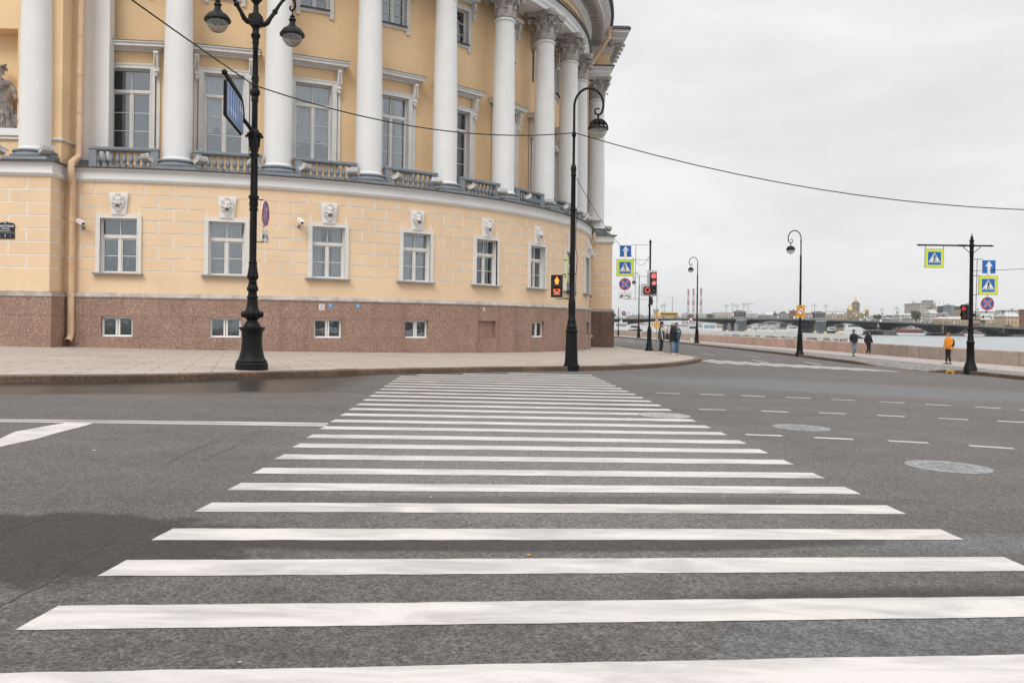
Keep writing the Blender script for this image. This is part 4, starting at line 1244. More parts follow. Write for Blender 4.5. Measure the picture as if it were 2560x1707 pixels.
# street-name plate at the left edge
def text_mesh(name, s, size, mat, ext=.002, bold=0):
    cu = bpy.data.curves.new(name, 'FONT'); cu.body = s; cu.size = size; cu.align_x = 'CENTER'; cu.align_y = 'CENTER'; cu.extrude = ext; cu.offset = bold; cu.resolution_u = 2
    ob = bpy.data.objects.new(name, cu); COL.objects.link(ob)
    dg = bpy.context.evaluated_depsgraph_get(); me = bpy.data.meshes.new_from_object(ob.evaluated_get(dg))
    bpy.data.objects.remove(ob); bpy.data.curves.remove(cu); me.materials.clear(); me.materials.append(mat); me.name = name
    return me
UP = RX(pi / 2)
nx = -1.94
np_ = thing('street_name_plate', 'dark navy enamel street-name plate with white Cyrillic letters at the left edge', 'street sign', blk(TL, DL, nx, -.012, 5.10), TL)
mb = MB(); P = [(-.345, -.20), (.345, -.20), (.35, .13), (.31, .17), (.15, .195), (.075, .20), (.06, .235), (-.06, .235), (-.075, .20), (-.15, .195), (-.31, .17), (-.35, .13)]
mb.prism(P, -.03, .012); part('plate', mb, m_navy, np_, smooth=False)
mb = MB(); mb.prism([(-.33, -.188), (.33, -.188), (.33, -.182), (-.33, -.182)], -.033, -.031); mb.lathe([(.034, 0), (.034, .004)], 12, M=T(0, -.031, .195) @ RX(pi / 2)); part('emblem', mb, m_sign_white, np_, smooth=False)
for s, sz, z, bo in (('СЕНАТСКАЯ', .112, .055, .0025), ('ПЛОЩАДЬ', .062, -.045, .0015), ('SENATSKAYA SQUARE', .040, -.125, .001)):
    link('lettering', text_mesh('lettering', s, sz, m_sign_white, bold=bo), np_, T(0, -.033, z) @ UP)
hp = thing('house_number_plate', 'narrow navy plate with the white number 1 under the street-name plate', 'street sign', blk(TL, DL, nx, -.012, 4.77), TL)
mb = MB(); mb.prism([(-.35, -.09), (.35, -.09), (.35, .10), (-.35, .10)], -.03, .012); part('plate', mb, m_navy, hp, smooth=False)
link('lettering', text_mesh('lettering', '1', .15, m_sign_white, bold=.003), hp, T(0, -.033, .01) @ UP)
for x in (-.2, .2):
    mb = MB(); mb.box((x, -.0325, 0), (.022, .003, .035)); part('house_mark', mb, m_sign_white, hp, smooth=False)
# small notices on the granite
def notice(t, z, w, h, mat, label, ink):
    o = thing('notice', label, 'notice', on_bld(t, RP + .004, z), t)
    mb = MB(); mb.box((0, 0, 0), (w, .008, h)); part('sheet', mb, mat, o, smooth=False)
    mb = MB()
    for k in range(4): mb.box((random.uniform(-.02, .02), -.0055, h * (.3 - .2 * k)), (w * random.uniform(.45, .75), .002, h * .07))
    part('print', mb, ink, o, smooth=False)
tn = lambda i, d: T0 + i * DT + d / RP
m_blue_paper = MAT('blue_notice', (.05, .27, .55), .6, .1, 30)
notice(tn(2, -.29), 2.22, .24, .27, m_paper, 'white paper notice stuck on the granite above a basement window', m_greymetal)
notice(tn(2, .09), 2.29, .21, .17, m_blue_paper, 'small blue notice on the granite just right of the white paper', m_sign_white)
notice(tn(2, 1.3), 2.29, .21, .17, m_blue_paper, 'small blue notice alone on the granite, further right of the white paper', m_sign_white)
notice(tn(4, -.25), 2.28, .15, .19, MAT('pink_notice', (.7, .35, .36), .7, .2, 20), 'small torn pink notice on the granite above the blind recess', m_sign_white)

# statue in the niche
st = thing('niche_statue', 'weathered grey stone statue of a robed figure in the ochre niche', 'statue', blk(TL, DL, -2.86, 1.12, 8.84), TL)
m_stone = MAT('weathered_statue', (.30, .265, .235), .9, .5, 3.5, .2, 25, .5, streak=.6)
mb = MB(); mb.box((.1, 0, .14), (2.3, .8, .28)); part('plinth', mb, m_white, st, smooth=False)
def skin(name, nodes, edges, mat, root=0, sub=1):
    b = bmesh.new(); sk = b.verts.layers.skin.verify(); V = []
    for i, (x, y, z, *r) in enumerate(nodes):
        v = b.verts.new((x, y, z)); v[sk].radius = (r[0], r[1] if len(r) > 1 else r[0]); v[sk].use_root = i == root; V.append(v)
    for a, c in edges: b.edges.new((V[a], V[c]))
    me = bpy.data.meshes.new(name); b.to_mesh(me); b.free()
    ob = bpy.data.objects.new(name, me); COL.objects.link(ob)
    md = ob.modifiers.new('s', 'SKIN'); md.use_smooth_shade = True; md.branch_smoothing = .4
    if sub: sd_ = ob.modifiers.new('u', 'SUBSURF'); sd_.levels = sub; sd_.render_levels = sub
    dg = bpy.context.evaluated_depsgraph_get(); m2 = bpy.data.meshes.new_from_object(ob.evaluated_get(dg))
    bpy.data.objects.remove(ob); bpy.data.meshes.remove(me)
    m2.materials.clear(); m2.materials.append(mat); m2.name = name
    m2.polygons.foreach_set('use_smooth', [True] * len(m2.polygons))
    return m2
bn = [(0, 0, 1.25, .3, .26), (0, 0, 1.7, .26, .22), (.03, -.02, 2.05, .30, .22), (.05, -.02, 2.32, .14, .13), (.06, -.05, 2.50, .12), (.07, -.06, 2.68, .17, .18), (.07, -.04, 2.86, .12),
      (.34, -.02, 2.2, .12), (.62, -.08, 1.85, .10), (.80, -.30, 1.5, .08), (.85, -.40, 1.38, .07), (-.28, -.02, 2.2, .12), (-.5, -.1, 1.85, .10), (-.35, -.35, 1.6, .08),
      (.18, -.05, .8, .30, .3), (.3, -.05, .4, .30, .3), (.36, -.05, .28, .32, .3), (-.2, -.02, .8, .26, .26), (-.25, 0, .32, .3, .3)]
be = [(0, 1), (1, 2), (2, 3), (3, 4), (4, 5), (5, 6), (2, 7), (7, 8), (8, 9), (9, 10), (2, 11), (11, 12), (12, 13), (0, 14), (14, 15), (15, 16), (0, 17), (17, 18)]
link('figure', skin('figure', bn, be, m_stone), st)
mb = MB(); rg = random.Random(2)
for k in range(22):                                    # hanging folds of the robe
    a = rg.uniform(-1.4, 1.4); r = .50 + rg.uniform(-.03, .06); x0_, y0_ = .1 + r * math.sin(a), -.5 * r * math.cos(a) - .05
    P = [(x0_ * .55 + .05, y0_ * .55 - .04, 1.75 - .2 * abs(a)), (x0_ * .8 + .06 * math.sin(k), y0_ * .8, 1.2), (x0_ + .05 * math.sin(k * 2), y0_, .75), (x0_ * 1.12, y0_ * 1.05, .28)]
    mb.tube(P, [.035, .06, .07, .05], 6)
for k in range(8): mb.tube([(-.2 + .02 * k, -.24, 2.25 - .02 * k), (.1, -.3, 2.0 - .05 * k), (.45, -.15, 2.05 - .09 * k)], .032, 5)
part('robe', mb, m_stone, st, smooth=True, ang=80)
mb = MB(); mb.lathe([(.12, 0), (.24, .1), (.27, .3), (.18, .5), (.10, .6), (.15, .7)], 16, M=T(.84, -.05, .30) @ RY(-.15)); part('jar', mb, m_stone, st)
mb = MB()
for k in range(30): mb.ball((.07 + .19 * math.cos(k * 2.4), -.02 + .13 * math.sin(k * 2.4), 2.68 + .22 * ((k % 7) / 7)), .06, 6, 4)
part('hair', mb, m_stone, st)

# ================================================================== LAMPS AND POSTS
def zr(rows, f, z0=0): return [(r, z) for r, z in rows]
# --- big two-armed lamp post
LP = G(578 * q, 849 * q, .15)
lamp = thing('street_lamp', 'tall black cast-iron lamp post with two lanterns, in front of the yellow wall', 'street lamp', LP, 0)
prof = [(.437, -.15), (.437, .165), (.425, .175), (.41, .20), (.415, .215), (.40, .225), (.41, .24), (.40, .26), (.37, .275), (.345, .33), (.318, .42), (.296, .52), (.28, .64), (.27, .80), (.272, .95), (.285, 1.05), (.335, 1.11), (.35, 1.14), (.345, 1.17), (.24, 1.18), (.235, 1.205),
        (.20, 1.26), (.17, 1.31), (.145, 1.345), (.145, 1.37), (.20, 1.42), (.255, 1.46), (.286, 1.52), (.29, 1.56), (.25, 1.59), (.21, 1.60), (.185, 1.64), (.16, 1.72), (.145, 1.80), (.137, 1.92), (.137, 1.96), (.158, 1.985), (.155, 2.01), (.128, 2.03), (.115, 2.10), (.118, 2.13),
        (.12, 2.15), (.147, 2.18), (.152, 2.23), (.13, 2.30), (.12, 2.33), (.13, 2.345), (.10, 2.37), (.125, 2.40), (.10, 2.43), (.11, 2.47), (.143, 2.51), (.145, 2.57), (.138, 2.66), (.12, 2.78), (.108, 2.90), (.108, 2.93), (.125, 2.95), (.12, 2.965), (.096, 2.97)]
mb = MB(); mb.lathe(prof, 40); post = part('post', mb, m_black, lamp, ang=40)
def ring_of_knobs(z, R, n, rad, ph=0):
    mb = MB(); mb.lathe([(R * .9, z - rad[2] * .5), (R * 1.0, z), (R * .9, z + rad[2] * .5)], 30)
    for k in range(n):
        a = 2 * pi * (k + ph) / n; mb.ball((R * math.cos(a), R * math.sin(a), z), rad, 7, 6)
    part('cast_ornament', mb, m_black, post, ang=60)
ring_of_knobs(1.52, .262, 14, (.045, .045, .085)); ring_of_knobs(2.57, .125, 8, (.035, .035, .09)); ring_of_knobs(2.22, .125, 8, (.035, .035, .055), .5)
mb = MB(); mb.lathe([(.096, 2.97), (.098, 4.38)], 36, sq=lambda a: 1 - .05 * abs(math.sin(a * 9)))
mb.lathe([(.10, 4.36), (.118, 4.38), (.118, 4.43), (.10, 4.45), (.115, 4.50), (.122, 4.58), (.108, 4.66), (.125, 4.70), (.125, 4.74), (.10, 4.76)], 24)
mb.lathe([(.098, 4.76), (.096, 6.02)], 36, sq=lambda a: 1 - .05 * abs(math.sin(a * 9)))
mb.lathe([(.10, 6.0), (.12, 6.04), (.12, 6.10), (.105, 6.14), (.125, 6.22), (.15, 6.32), (.175, 6.42), (.20, 6.46), (.20, 6.50), (.13, 6.52), (.12, 6.58), (.085, 6.62)], 20)
mb.lathe([(.082, 6.6), (.080, 7.36), (.098, 7.38), (.098, 7.46), (.085, 7.50), (.10, 7.52), (.135, 7.58), (.14, 7.64), (.12, 7.70), (.09, 7.73), (.095, 7.80), (.082, 7.84), (.098, 7.98), (.098, 8.06), (.080, 8.08), (.069, 8.80), (.084, 8.82), (.084, 8.86), (.070, 8.88), (.09, 8.98), (.09, 9.02), (.08, 9.06), (.125, 9.16), (.128, 9.21), (.09, 9.26), (.085, 9.36), (.11, 9.40), (.11, 9.44)], 24)
mb.box((0, 0, 9.60), (.30, .30, .30)); mb.box((0, 0, 9.60), (.33, .33, .18))
mb.lathe([(.11, 9.74), (.10, 9.80), (.07, 9.86), (.075, 9.95), (.06, 10.02), (.10, 10.10), (.16, 10.16), (.165, 10.20), (.09, 10.24), (.07, 10.5), (.11, 10.6), (.06, 10.7), (.05, 10.9), (.012, 11.2)], 20)
shaft = part('shaft', mb, m_black, post, ang=40)
mb = MB()
for k in range(9):
    a = 2 * pi * k / 9; leaf(mb, a, .10, 6.12, .34, .13, .10)
part('capital', mb, m_black, shaft, ang=60)
LA = R_(33)
AX = Vector((math.cos(LA), math.sin(LA), 0))
def lantern(parent, p, s=1.0, wire=True):
    M = T(*p)
    mb = MB(); mb.lathe([(.02, 0), (.03, -.05), (.07, -.07), (.07, -.10), (.055, -.12), (.10, -.15), (.105, -.19), (.075, -.22), (.085, -.29), (.13, -.36), (.24, -.43), (.30, -.50), (.345, -.57), (.352, -.60), (.345, -.625), (.30, -.63)], 28, M=M, caps=False); mb.lathe([(.0, -.58), (.29, -.62)], 28, M=M, caps=False)
    L = part('lantern', mb, m_black, parent, ang=50)
    mb = MB(); mb.lathe([(.275 * math.cos(a), -.63 - .285 * math.sin(a)) for a in [pi / 2 * k / 8 for k in range(8)]] + [(.01, -.915)], 24, M=M, caps=False); part('globe', mb, m_globe, L, ang=80)
    if wire:
        mb = MB()
        for k in range(12):
            for s_ in (-1, 1):
                P = []
                for j in range(7):
                    e = j / 6 * pi / 2 * .96; a = 2 * pi * k / 12 + s_ * e * .7
                    P.append((.285 * math.cos(e) * math.cos(a), .285 * math.cos(e) * math.sin(a), -.63 - .295 * math.sin(e)))
                mb.tube([M @ Vector(p_) for p_ in P], .004, 4)
        part('wire_guard', mb, m_greymetal, L, ang=80)
    return L
for s in (-1, 1):
    pts = [(.14, 9.56), (.30, 9.53), (.42, 9.60), (.55, 9.76), (.70, 9.92), (.84, 10.10), (1.00, 10.27), (1.16, 10.36), (1.32, 10.36), (1.43, 10.26), (1.46, 10.12), (1.40, 10.02), (1.30, 9.99), (1.25, 10.06), (1.30, 10.12)]
    mb = MB(); mb.tube([tuple(AX * (s * d * .757))[:2] + (z + .10 * min(1, max(0, d - .42)),) for d, z in pts], [.065, .075, .07, .055, .055, .045, .042, .04, .04, .038, .036, .034, .03, .026, .02], 10)
    for d, z, r in ((.22, 9.55, .085), (.70, 9.92, .08), (1.0, 10.27, .055)): mb.ball(tuple(AX * (s * d * .757))[:2] + (z + .10 * min(1, max(0, d - .42)),), r, 10, 7)
    mb.tube([tuple(AX * (s * 1.03))[:2] + (10.1,), tuple(AX * (s * 1.03))[:2] + (9.98,)], .02, 6)
    arm = part('arm', mb, m_black, lamp, ang=60)
    lantern(lamp, tuple(AX * (s * 1.03))[:2] + (10.0,))
# --- crook lamps
def crook_lamp(loc, face, H, label, group=None, openwork=False, ornate=False, proto=None):
    root = thing('street_lamp', label, 'street lamp', loc, 0, group)
    k = H / 8.4
    if ornate:
        k = 1
        P = [(.29, -.15), (.29, .05), (.265, .07), (.265, .10), (.24, .12), (.235, .20), (.228, .30), (.20, 1.15), (.20, 1.22), (.225, 1.26), (.225, 1.30), (.185, 1.33), (.185, 1.40), (.195, 1.44), (.16, 1.48), (.15, 1.60), (.155, 1.66), (.125, 1.70), (.125, 1.95), (.13, 2.2), (.122, 2.38), (.10, 2.42), (.095, 3.2), (.088, 5.5), (.086, 5.56), (.115, 5.58), (.115, 5.63), (.086, 5.66), (.082, 6.8), (.10, 6.83), (.10, 6.87), (.085, 6.9), (.09, 6.98), (.105, 7.06), (.09, 7.16), (.07, 7.20), (.055, 7.24), (.048, 7.3), (.046, 8.2), (.075, 8.24), (.08, 8.30), (.07, 8.36), (.046, 8.42), (.044, 9.1)]
        ztop, rad = 9.30, .52
    else:
        P = [(.27, -.15), (.27, .10), (.255, .13), (.215, .17), (.20, .30), (.155, 1.20), (.17, 1.25), (.17, 1.30), (.125, 1.34), (.13, 1.50), (.10, 1.56), (.105, 1.7), (.075, 2.2), (.07, 4.4), (.068, 4.5), (.09, 4.53), (.09, 4.57), (.066, 4.6), (.06, 6.45), (.075, 6.5), (.06, 6.55), (.042, 6.62), (.038, 7.45), (.055, 7.5), (.055, 7.55), (.036, 7.6), (.034, 7.7)]
        P = [(r, z * k if z > 1.6 else z) for r, z in P]; ztop, rad = 7.72 * k, .42
    mb = MB(); mb.lathe(P, 20 if ornate else 16, sq=(lambda a: 1 + (0 if ornate else 0)))
    post = part('post', mb, m_black, root, ang=38)
    ra = rad
    A = []
    for j in range(24):
        a = pi - j / 23 * pi * 1.12; A.append((ra + ra * math.cos(a), ztop + ra * 1.22 * math.sin(a) if math.sin(a) > 0 else ztop + ra * math.sin(a)))
    if not ornate: pass
    B = [A[-1]]
    ex, ez = A[-1]
    for j in range(1, 16):
        e = j / 15; th = -e * pi * 1.75; rr = .155 * (1 - .5 * e); cx_ = ex - .155; B.append((cx_ + rr * math.cos(th), ez + rr * math.sin(th)))
    F = Vector((math.cos(face), math.sin(face), 0))
    mb = MB(); r0 = .044 if ornate else .034
    pts = [(0, ztop - .5)] + A + B[1:]
    mb.tube([tuple(F * d)[:2] + (z,) for d, z in pts], [r0] * (len(A) + 1) + [r0 * (1 - .5 * j / 15) for j in range(1, 16)], 8)
    arm = part('crook_arm', mb, m_black, root, ang=70)
    low = min(B, key=lambda p: p[1]); lp = F * low[0]
    zt = low[1] - .02
    mb = MB()
    mb.tube([(lp.x, lp.y, zt + .03), (lp.x, lp.y, zt - .22)], [.03, .022], 7); mb.ball((lp.x, lp.y, zt - .06), .04, 8, 6)
    part('hanger', mb, m_black, root, ang=60)
    R0 = .35 if ornate else .28
    zc = zt - .22 - R0 * .75
    M = T(lp.x, lp.y, zc)
    dome = [(R0 * math.cos(a), R0 * .95 * math.sin(a)) for a in [pi / 2 * j / 9 for j in range(9)]] + [(.03, R0 * 1.0)]
    mb = MB()
    if openwork:
        mb.lathe([(R0 + .015, -.03), (R0 + .02, .0), (R0 + .01, .04), (R0 - .02, .04), (R0 - .02, -.03)], 26, M=M, caps=False)
        for j in range(12):
            for s in (-1, 1):
                pp = []
                for i in range(8):
                    e = i / 7 * pi / 2; a = 2 * pi * j / 12 + s * e * .6; pp.append(M @ Vector((R0 * math.cos(e) * math.cos(a), R0 * math.cos(e) * math.sin(a), R0 * math.sin(e))))
                mb.tube(pp, .017, 5)
        mb.lathe([(R0 * .8, R0 * .55), (R0 * .5, R0 * .84), (.03, R0 * 1.02), (.03, R0 * 1.1)], 20, M=M)
        mb.lathe([(R0 * .96, .02), (R0 * .6, .03), (.0, .04)], 20, M=M, caps=False)
    else: mb.lathe([(R0 * .9, -.02), (R0 + .012, -.02), (R0 + .014, .01)] + dome[1:], 22, M=M, caps=False); mb.lathe([(R0 * .95, 0), (0.01, .02)], 22, M=M, caps=False)
    L = part('lantern', mb, m_black, root, ang=60)
    mb = MB(); mb.lathe([((R0 - .015) * math.cos(a), -.02 - (R0 - .015) * .98 * math.sin(a)) for a in [pi / 2 * j / 8 for j in range(8)]] + [(.01, -.02 - R0)], 22, M=M, caps=False); part('globe', mb, m_globe, L, ang=80)
    return root
LM = G(1312 * q, 842 * q, .15)
crook_lamp(LM, R_(-12), 10, 'black crook-arm lamp post with an openwork lantern, carrying the orange pedestrian signal', None, True, True)
GL = 'crook-arm lamps along the embankment'
crook_lamp(G(1500 + 1957 * .2551, 560 + 1277 * .2551, .15), R_(180), 8.2, 'nearest black crook lamp by the river wall, with the orange drone notice', GL)
crook_lamp(G(1500 + 948 * .2551, 560 + 1168 * .2551, .15), R_(180), 8.65, 'black crook lamp in front of the three striped chimneys', GL)
crook_lamp(G(1500 + 378 * .2551, 560 + 1115 * .2551, .15), R_(180), 8.5, 'farthest crook lamp, small, between the round sign and the traffic light', GL)

# ================================================================== SIGNS
# sign faces: x to the right, z up, the front towards -y, origin at the middle of the plate
def rrect(w, h, r, n=4):
    o = []
    for cx_, cz_, a0 in ((w / 2 - r, h / 2 - r, 0), (-w / 2 + r, h / 2 - r, 90), (-w / 2 + r, -h / 2 + r, 180), (w / 2 - r, -h / 2 + r, 270)):
        for j in range(n + 1):
            a = R_(a0 + 90 * j / n); o.append((cx_ + r * math.cos(a), cz_ + r * math.sin(a)))
    return o
def disc(r, n=36, cx_=0, cz_=0): return [(cx_ + r * math.cos(2 * pi * i / n), cz_ + r * math.sin(2 * pi * i / n)) for i in range(n)]
def ring(mb, r0, r1, y0, y1, n=40, sx=1):
    vs = []
    for y in (y0, y1):
        for r in (r0, r1): vs += [(sx * r * math.cos(2 * pi * i / n), y, r * math.sin(2 * pi * i / n)) for i in range(n)]
    fs = []
    for i in range(n):
        j = (i + 1) % n; fs += [(i, j, n + j, n + i), (2 * n + i, 3 * n + i, 3 * n + j, 2 * n + j), (n + i, n + j, 3 * n + j, 3 * n + i), (i, 2 * n + i, 2 * n + j, j)]
    mb.add(vs, fs)
def layer(o, name, polys, k, mat):
    mb = MB()
    for p in polys: mb.prism(p, -.012 - .003 * k, -.0125 - .003 * (k - 1))
    return part(name, mb, mat, o, smooth=False)
def plate(o, poly, mat=None):
    mb = MB(); mb.prism(poly, -.012, .012); return part('plate', mb, mat or m_sign_white, o, smooth=False)
def bars(segs, w):
    out = []
    for (x0, z0), (x1, z1) in segs:
        d = Vector((x1 - x0, z1 - z0)).normalized(); n = Vector((-d.y, d.x)) * w / 2
        out.append([(x0 + n.x, z0 + n.y), (x0 - n.x, z0 - n.y), (x1 - n.x, z1 - n.y), (x1 + n.x, z1 + n.y)])
    return out
def sign_oneway(loc, rz, s, label):
    o = thing('one_way_sign', label, 'road sign', loc, rz)
    plate(o, rrect(s, s, .03)); layer(o, 'blue_field', [rrect(s * .94, s * .94, .025)], 1, m_sign_blue)
    layer(o, 'arrow', [[(0, .42 * s), (-.27 * s, .03 * s), (-.11 * s, .03 * s), (-.11 * s, -.47 * s), (.11 * s, -.47 * s), (.11 * s, .03 * s), (.27 * s, .03 * s)]], 2, m_sign_white); return o
def walker(s, m=1):
    P = []
    f = lambda pts: [(m * x * s, z * s) for x, z in pts]
    P.append([(m * s * (.015 + .052 * math.cos(2 * pi * i / 14)), s * (.265 + .052 * math.sin(2 * pi * i / 14))) for i in range(14)])
    P.append(f([(-.02, .205), (.05, .21), (.075, .17), (.055, .02), (.03, -.02), (-.045, -.01), (-.03, .08)]))
    P.append(f([(.05, .205), (.075, .20), (.15, .10), (.155, .02), (.125, .02), (.12, .085), (.05, .15)]))
    P.append(f([(-.02, .205), (-.01, .16), (-.09, .08), (-.12, .02), (-.145, .03), (-.11, .11)]))
    P.append(f([(-.045, .0), (.01, .0), (-.02, -.12), (-.085, -.28), (-.135, -.27), (-.08, -.11)]))
    P.append(f([(-.01, .02), (.045, .0), (.06, -.07), (.13, -.17), (.155, -.28), (.11, -.285), (.085, -.19), (.0, -.08)]))
    return P
def sign_crossing(loc, rz, s, label, m=1):
    o = thing('crossing_sign', label, 'road sign', loc, rz)
    plate(o, rrect(s, s, .01), m_blackp); layer(o, 'lime_border', [rrect(s * .975, s * .975, .01)], 1, m_sign_lime)
    layer(o, 'white_rim', [rrect(s * .72, s * .72, .02)], 2, m_sign_white); layer(o, 'blue_field', [rrect(s * .685, s * .685, .015)], 3, m_sign_blue)
    layer(o, 'white_triangle', [[(0, .30 * s), (-.32 * s, -.225 * s), (.32 * s, -.225 * s)]], 4, m_sign_white)
    W = [[(x * .78, z * .78 - .005 * s) for x, z in p] for p in walker(s * .9, m)]
    for dx in (-.19, 0, .19): W.append([(s * (dx - .035 - .02 * (dx < 0) + .02 * (dx > 0)), -.205 * s), (s * (dx + .03 - .02 * (dx < 0) + .02 * (dx > 0)), -.205 * s), (s * (dx * .88 + .025), -.15 * s), (s * (dx * .88 - .025), -.15 * s)])
    layer(o, 'walking_figure', W, 5, m_sign_black); return o
def sign_nostop(loc, rz, r, label, m=1):
    o = thing('no_stopping_sign', label, 'road sign', loc, rz, None)
    plate(o, disc(r)); layer(o, 'blue_field', [disc(r * .80)], 1, m_sign_blue)
    layer(o, 'white_cross', bars([((-.57 * r, -.57 * r), (.57 * r, .57 * r))], .24 * r), 2, m_sign_white); layer(o, 'white_cross', bars([((-.57 * r, .57 * r), (.57 * r, -.57 * r))], .24 * r), 2.2, m_sign_white)
    layer(o, 'red_cross', bars([((-.6 * r, -.6 * r), (.6 * r, .6 * r))], .155 * r), 3, m_sign_red); layer(o, 'red_cross', bars([((-.6 * r, .6 * r), (.6 * r, -.6 * r))], .155 * r), 3.2, m_sign_red)
    mb = MB(); ring(mb, r * .79, r * .97, -.024, -.011); part('red_ring', mb, m_sign_red, o, smooth=False)
    return o
def tow_symbol(w):
    f = lambda P: [(x * w, z * w) for x, z in P]
    out = [f([(-.47, -.12), (-.47, -.04), (-.36, .01), (-.31, .09), (-.25, .09), (-.23, .0), (-.20, -.02), (-.20, -.12)]), f([(-.27, .09), (-.235, .105), (-.06, -.06), (-.09, -.08)]), f([(-.27, .08), (-.25, .11), (-.36, .02), (-.38, .0)]),
           f([(-.10, -.09), (.0, -.05), (.0, -.02), (-.10, -.06)]), f([(-.03, .08), (.10, .06), (.22, .0), (.40, -.05), (.45, -.05), (.43, -.13), (.34, -.12), (.20, -.06), (.06, .0), (-.03, .03)]), f([(.12, .06), (.19, .12), (.30, .11), (.40, .04), (.42, -.05), (.39, -.05), (.37, .03), (.29, .09), (.20, .10), (.15, .06)])]
    for cx_, cz_ in ((-.27, -.12), (.035, .01), (.32, -.12)): out.append([(w * (cx_ + .06 * math.cos(2 * pi * i / 16)), w * (cz_ + .06 * math.sin(2 * pi * i / 16))) for i in range(16)])
    return out
def sign_tow(loc, rz, w, label):
    o = thing('tow_away_plate', label, 'road sign', loc, rz)
    plate(o, rrect(w, w * .5, .03)); layer(o, 'black_rim', [rrect(w * .96, w * .455, .025)], 1, m_sign_black); layer(o, 'white_field', [rrect(w * .93, w * .425, .022)], 2, m_sign_white)
    layer(o, 'tow_truck_symbol', tow_symbol(w * .92), 3, m_sign_black)
    layer(o, 'wheel_hub', [[(w * .92 * (cx_ + .032 * math.cos(2 * pi * i / 12)), w * .92 * (cz_ + .032 * math.sin(2 * pi * i / 12))) for i in range(12)] for cx_, cz_ in ((-.27, -.12), (.035, .01), (.32, -.12))], 4, m_sign_white)
    return o

# --- on the big lamp post: lane sign on a bent arm, no-stopping sign, tow plate
Ls = thing('lane_sign', 'blue lane-arrow sign hanging edge-on from a bent black arm', 'road sign', (LP.x, LP.y, LP.z), 0)
a0, a1 = Vector((-7.40, 23.70, 0)), Vector((-7.06, 21.25, 0))
ld = (a1 - a0).normalized()
mb = MB()
ap = [(.10, -.16, 4.70), (.09, -.16, 5.9), (.06, -.20, 6.45)]
P = [Vector(p) for p in ap]
b0, b1 = a0 - LP, a1 - LP
for (f, z) in ((-.03, 6.85), (.03, 7.12), (.10, 7.26), (.20, 7.32), (1.06, 7.36)):
    pp = b0.lerp(b1, f); P.append(Vector((pp.x, pp.y, z)))
mb.tube(P, .055, 10); mb.ball(tuple(P[-1]), .075, 10, 7)
for z in (4.75, 5.9): mb.lathe([(.125, -.03), (.14, -.03), (.14, .03), (.125, .03)], 20, M=T(0, 0, z), caps=False)
part('arm', mb, m_black, Ls, ang=60)
sw, sh = (a1 - a0).length * .97, .83
cmid = b0.lerp(b1, .5); zmid = 7.09 - .0
# the plate's front looks towards the right-hand kerb
ry = math.atan2(-ld.y, -ld.x)
Mx = T(cmid.x, cmid.y, 6.80) @ RZ(ry)
mb = MB(); mb.prism(rrect(sw, sh, .05), -.028, .015); pl_ = part('plate', mb, m_black, Ls, Mx, False)
mb = MB(); mb.prism(rrect(sw - .03, sh - .03, .05), -.0305, -.0282); part('white_border', mb, m_sign_white, Ls, Mx, False)
mb = MB(); mb.prism(rrect(sw + .05, sh + .05, .05), .016, .05); part('back_frame', mb, m_black, Ls, Mx, False)
mb = MB(); mb.prism(rrect(sw - .07, sh - .07, .04), -.033, -.0307); part('blue_field', mb, m_sign_blue, Ls, Mx, False)
for k in range(7):
    x = (k - 3) * sw / 7.4; up = k >= 4
    z0, z1 = (-.33, .33); s = 1 if up else -1
    mb = MB(); mb.prism([(x - .035, -.33), (x + .035, -.33), (x + .035, .33), (x - .035, .33)], -.036, -.0335)
    if k in (1, 2, 3, 5, 6): mb.prism([(x, s * .36), (x - .10 * s, s * .12), (x + .10 * s, s * .12)], -.0375, -.0365)
    part('lane_arrow', mb, m_sign_white, Ls, Mx, False)
mb = MB()
for f in (.12, .88):
    pp = b0.lerp(b1, f); mb.box((pp.x, pp.y, 7.26), (.05, .05, .16))
part('hanger', mb, m_black, Ls, smooth=False)
nr = R_(90)
ns = LP + Vector((.325, -.02, 4.30))
o = sign_nostop(ns, nr, .35, 'round blue and red no-stopping sign edge-on beside the tall two-lantern post')
mb = MB(); mb.tube([(-.13 * math.cos(nr) - .2, .16, .36), (0, .03, .36)], .014, 6); mb.tube([(0, .03, .36), (0, .03, -.4)], .016, 6); part('bracket', mb, m_black, o)
o = sign_tow(LP + Vector((.325, -.02, 3.67)), nr, .66, 'small tow-away plate under the edge-on round sign')
mb = MB(); mb.tube([(-.2, .16, -.17), (0, .03, -.17)], .014, 6); part('bracket', mb, m_black, o)

# --- pedestrian signal on the middle lamp
m_led = EMI('signal_orange', (1.0, .26, .02), 2.2)
m_led2 = EMI('signal_orange_red', (1.0, .14, .015), 2.0)
m_redlit = EMI('signal_red', (1.0, .09, .09), 1.5)
m_lens = MAT('dark_lens', (.045, .04, .04), .3, .4, 60, .4, 120)
pc = LM + Vector((-.555, -.10, 2.865))
ps = thing('pedestrian_signal', 'black pedestrian signal showing an orange standing figure and the number 52', 'traffic light', pc, R_(-3))
mb = MB(); mb.prism(rrect(.42, .80, .03), -.12, .12); part('housing', mb, m_blackp, ps, smooth=False)
for z in (.19, -.20):
    mb = MB(); mb.lathe([(.165, 0), (.165, .006)], 28, M=T(0, -.121, z) @ RX(pi / 2)); L_ = part('lens', mb, m_lens, ps, smooth=False)
    mb = MB(); n = 16; vs = []; fs = []
    for i in range(n + 1):
        a = pi * i / n; e = .06 + .12 * math.sin(a); vs += [(.178 * math.cos(a), -.12, z + .178 * math.sin(a)), (.178 * math.cos(a), -.12 - e, z + .178 * math.sin(a))]
    fs = [(2 * i, 2 * i + 1, 2 * i + 3, 2 * i + 2) for i in range(n)]; mb.add(vs, fs); part('visor', mb, m_blackp, ps)
mb = MB(); z = .19
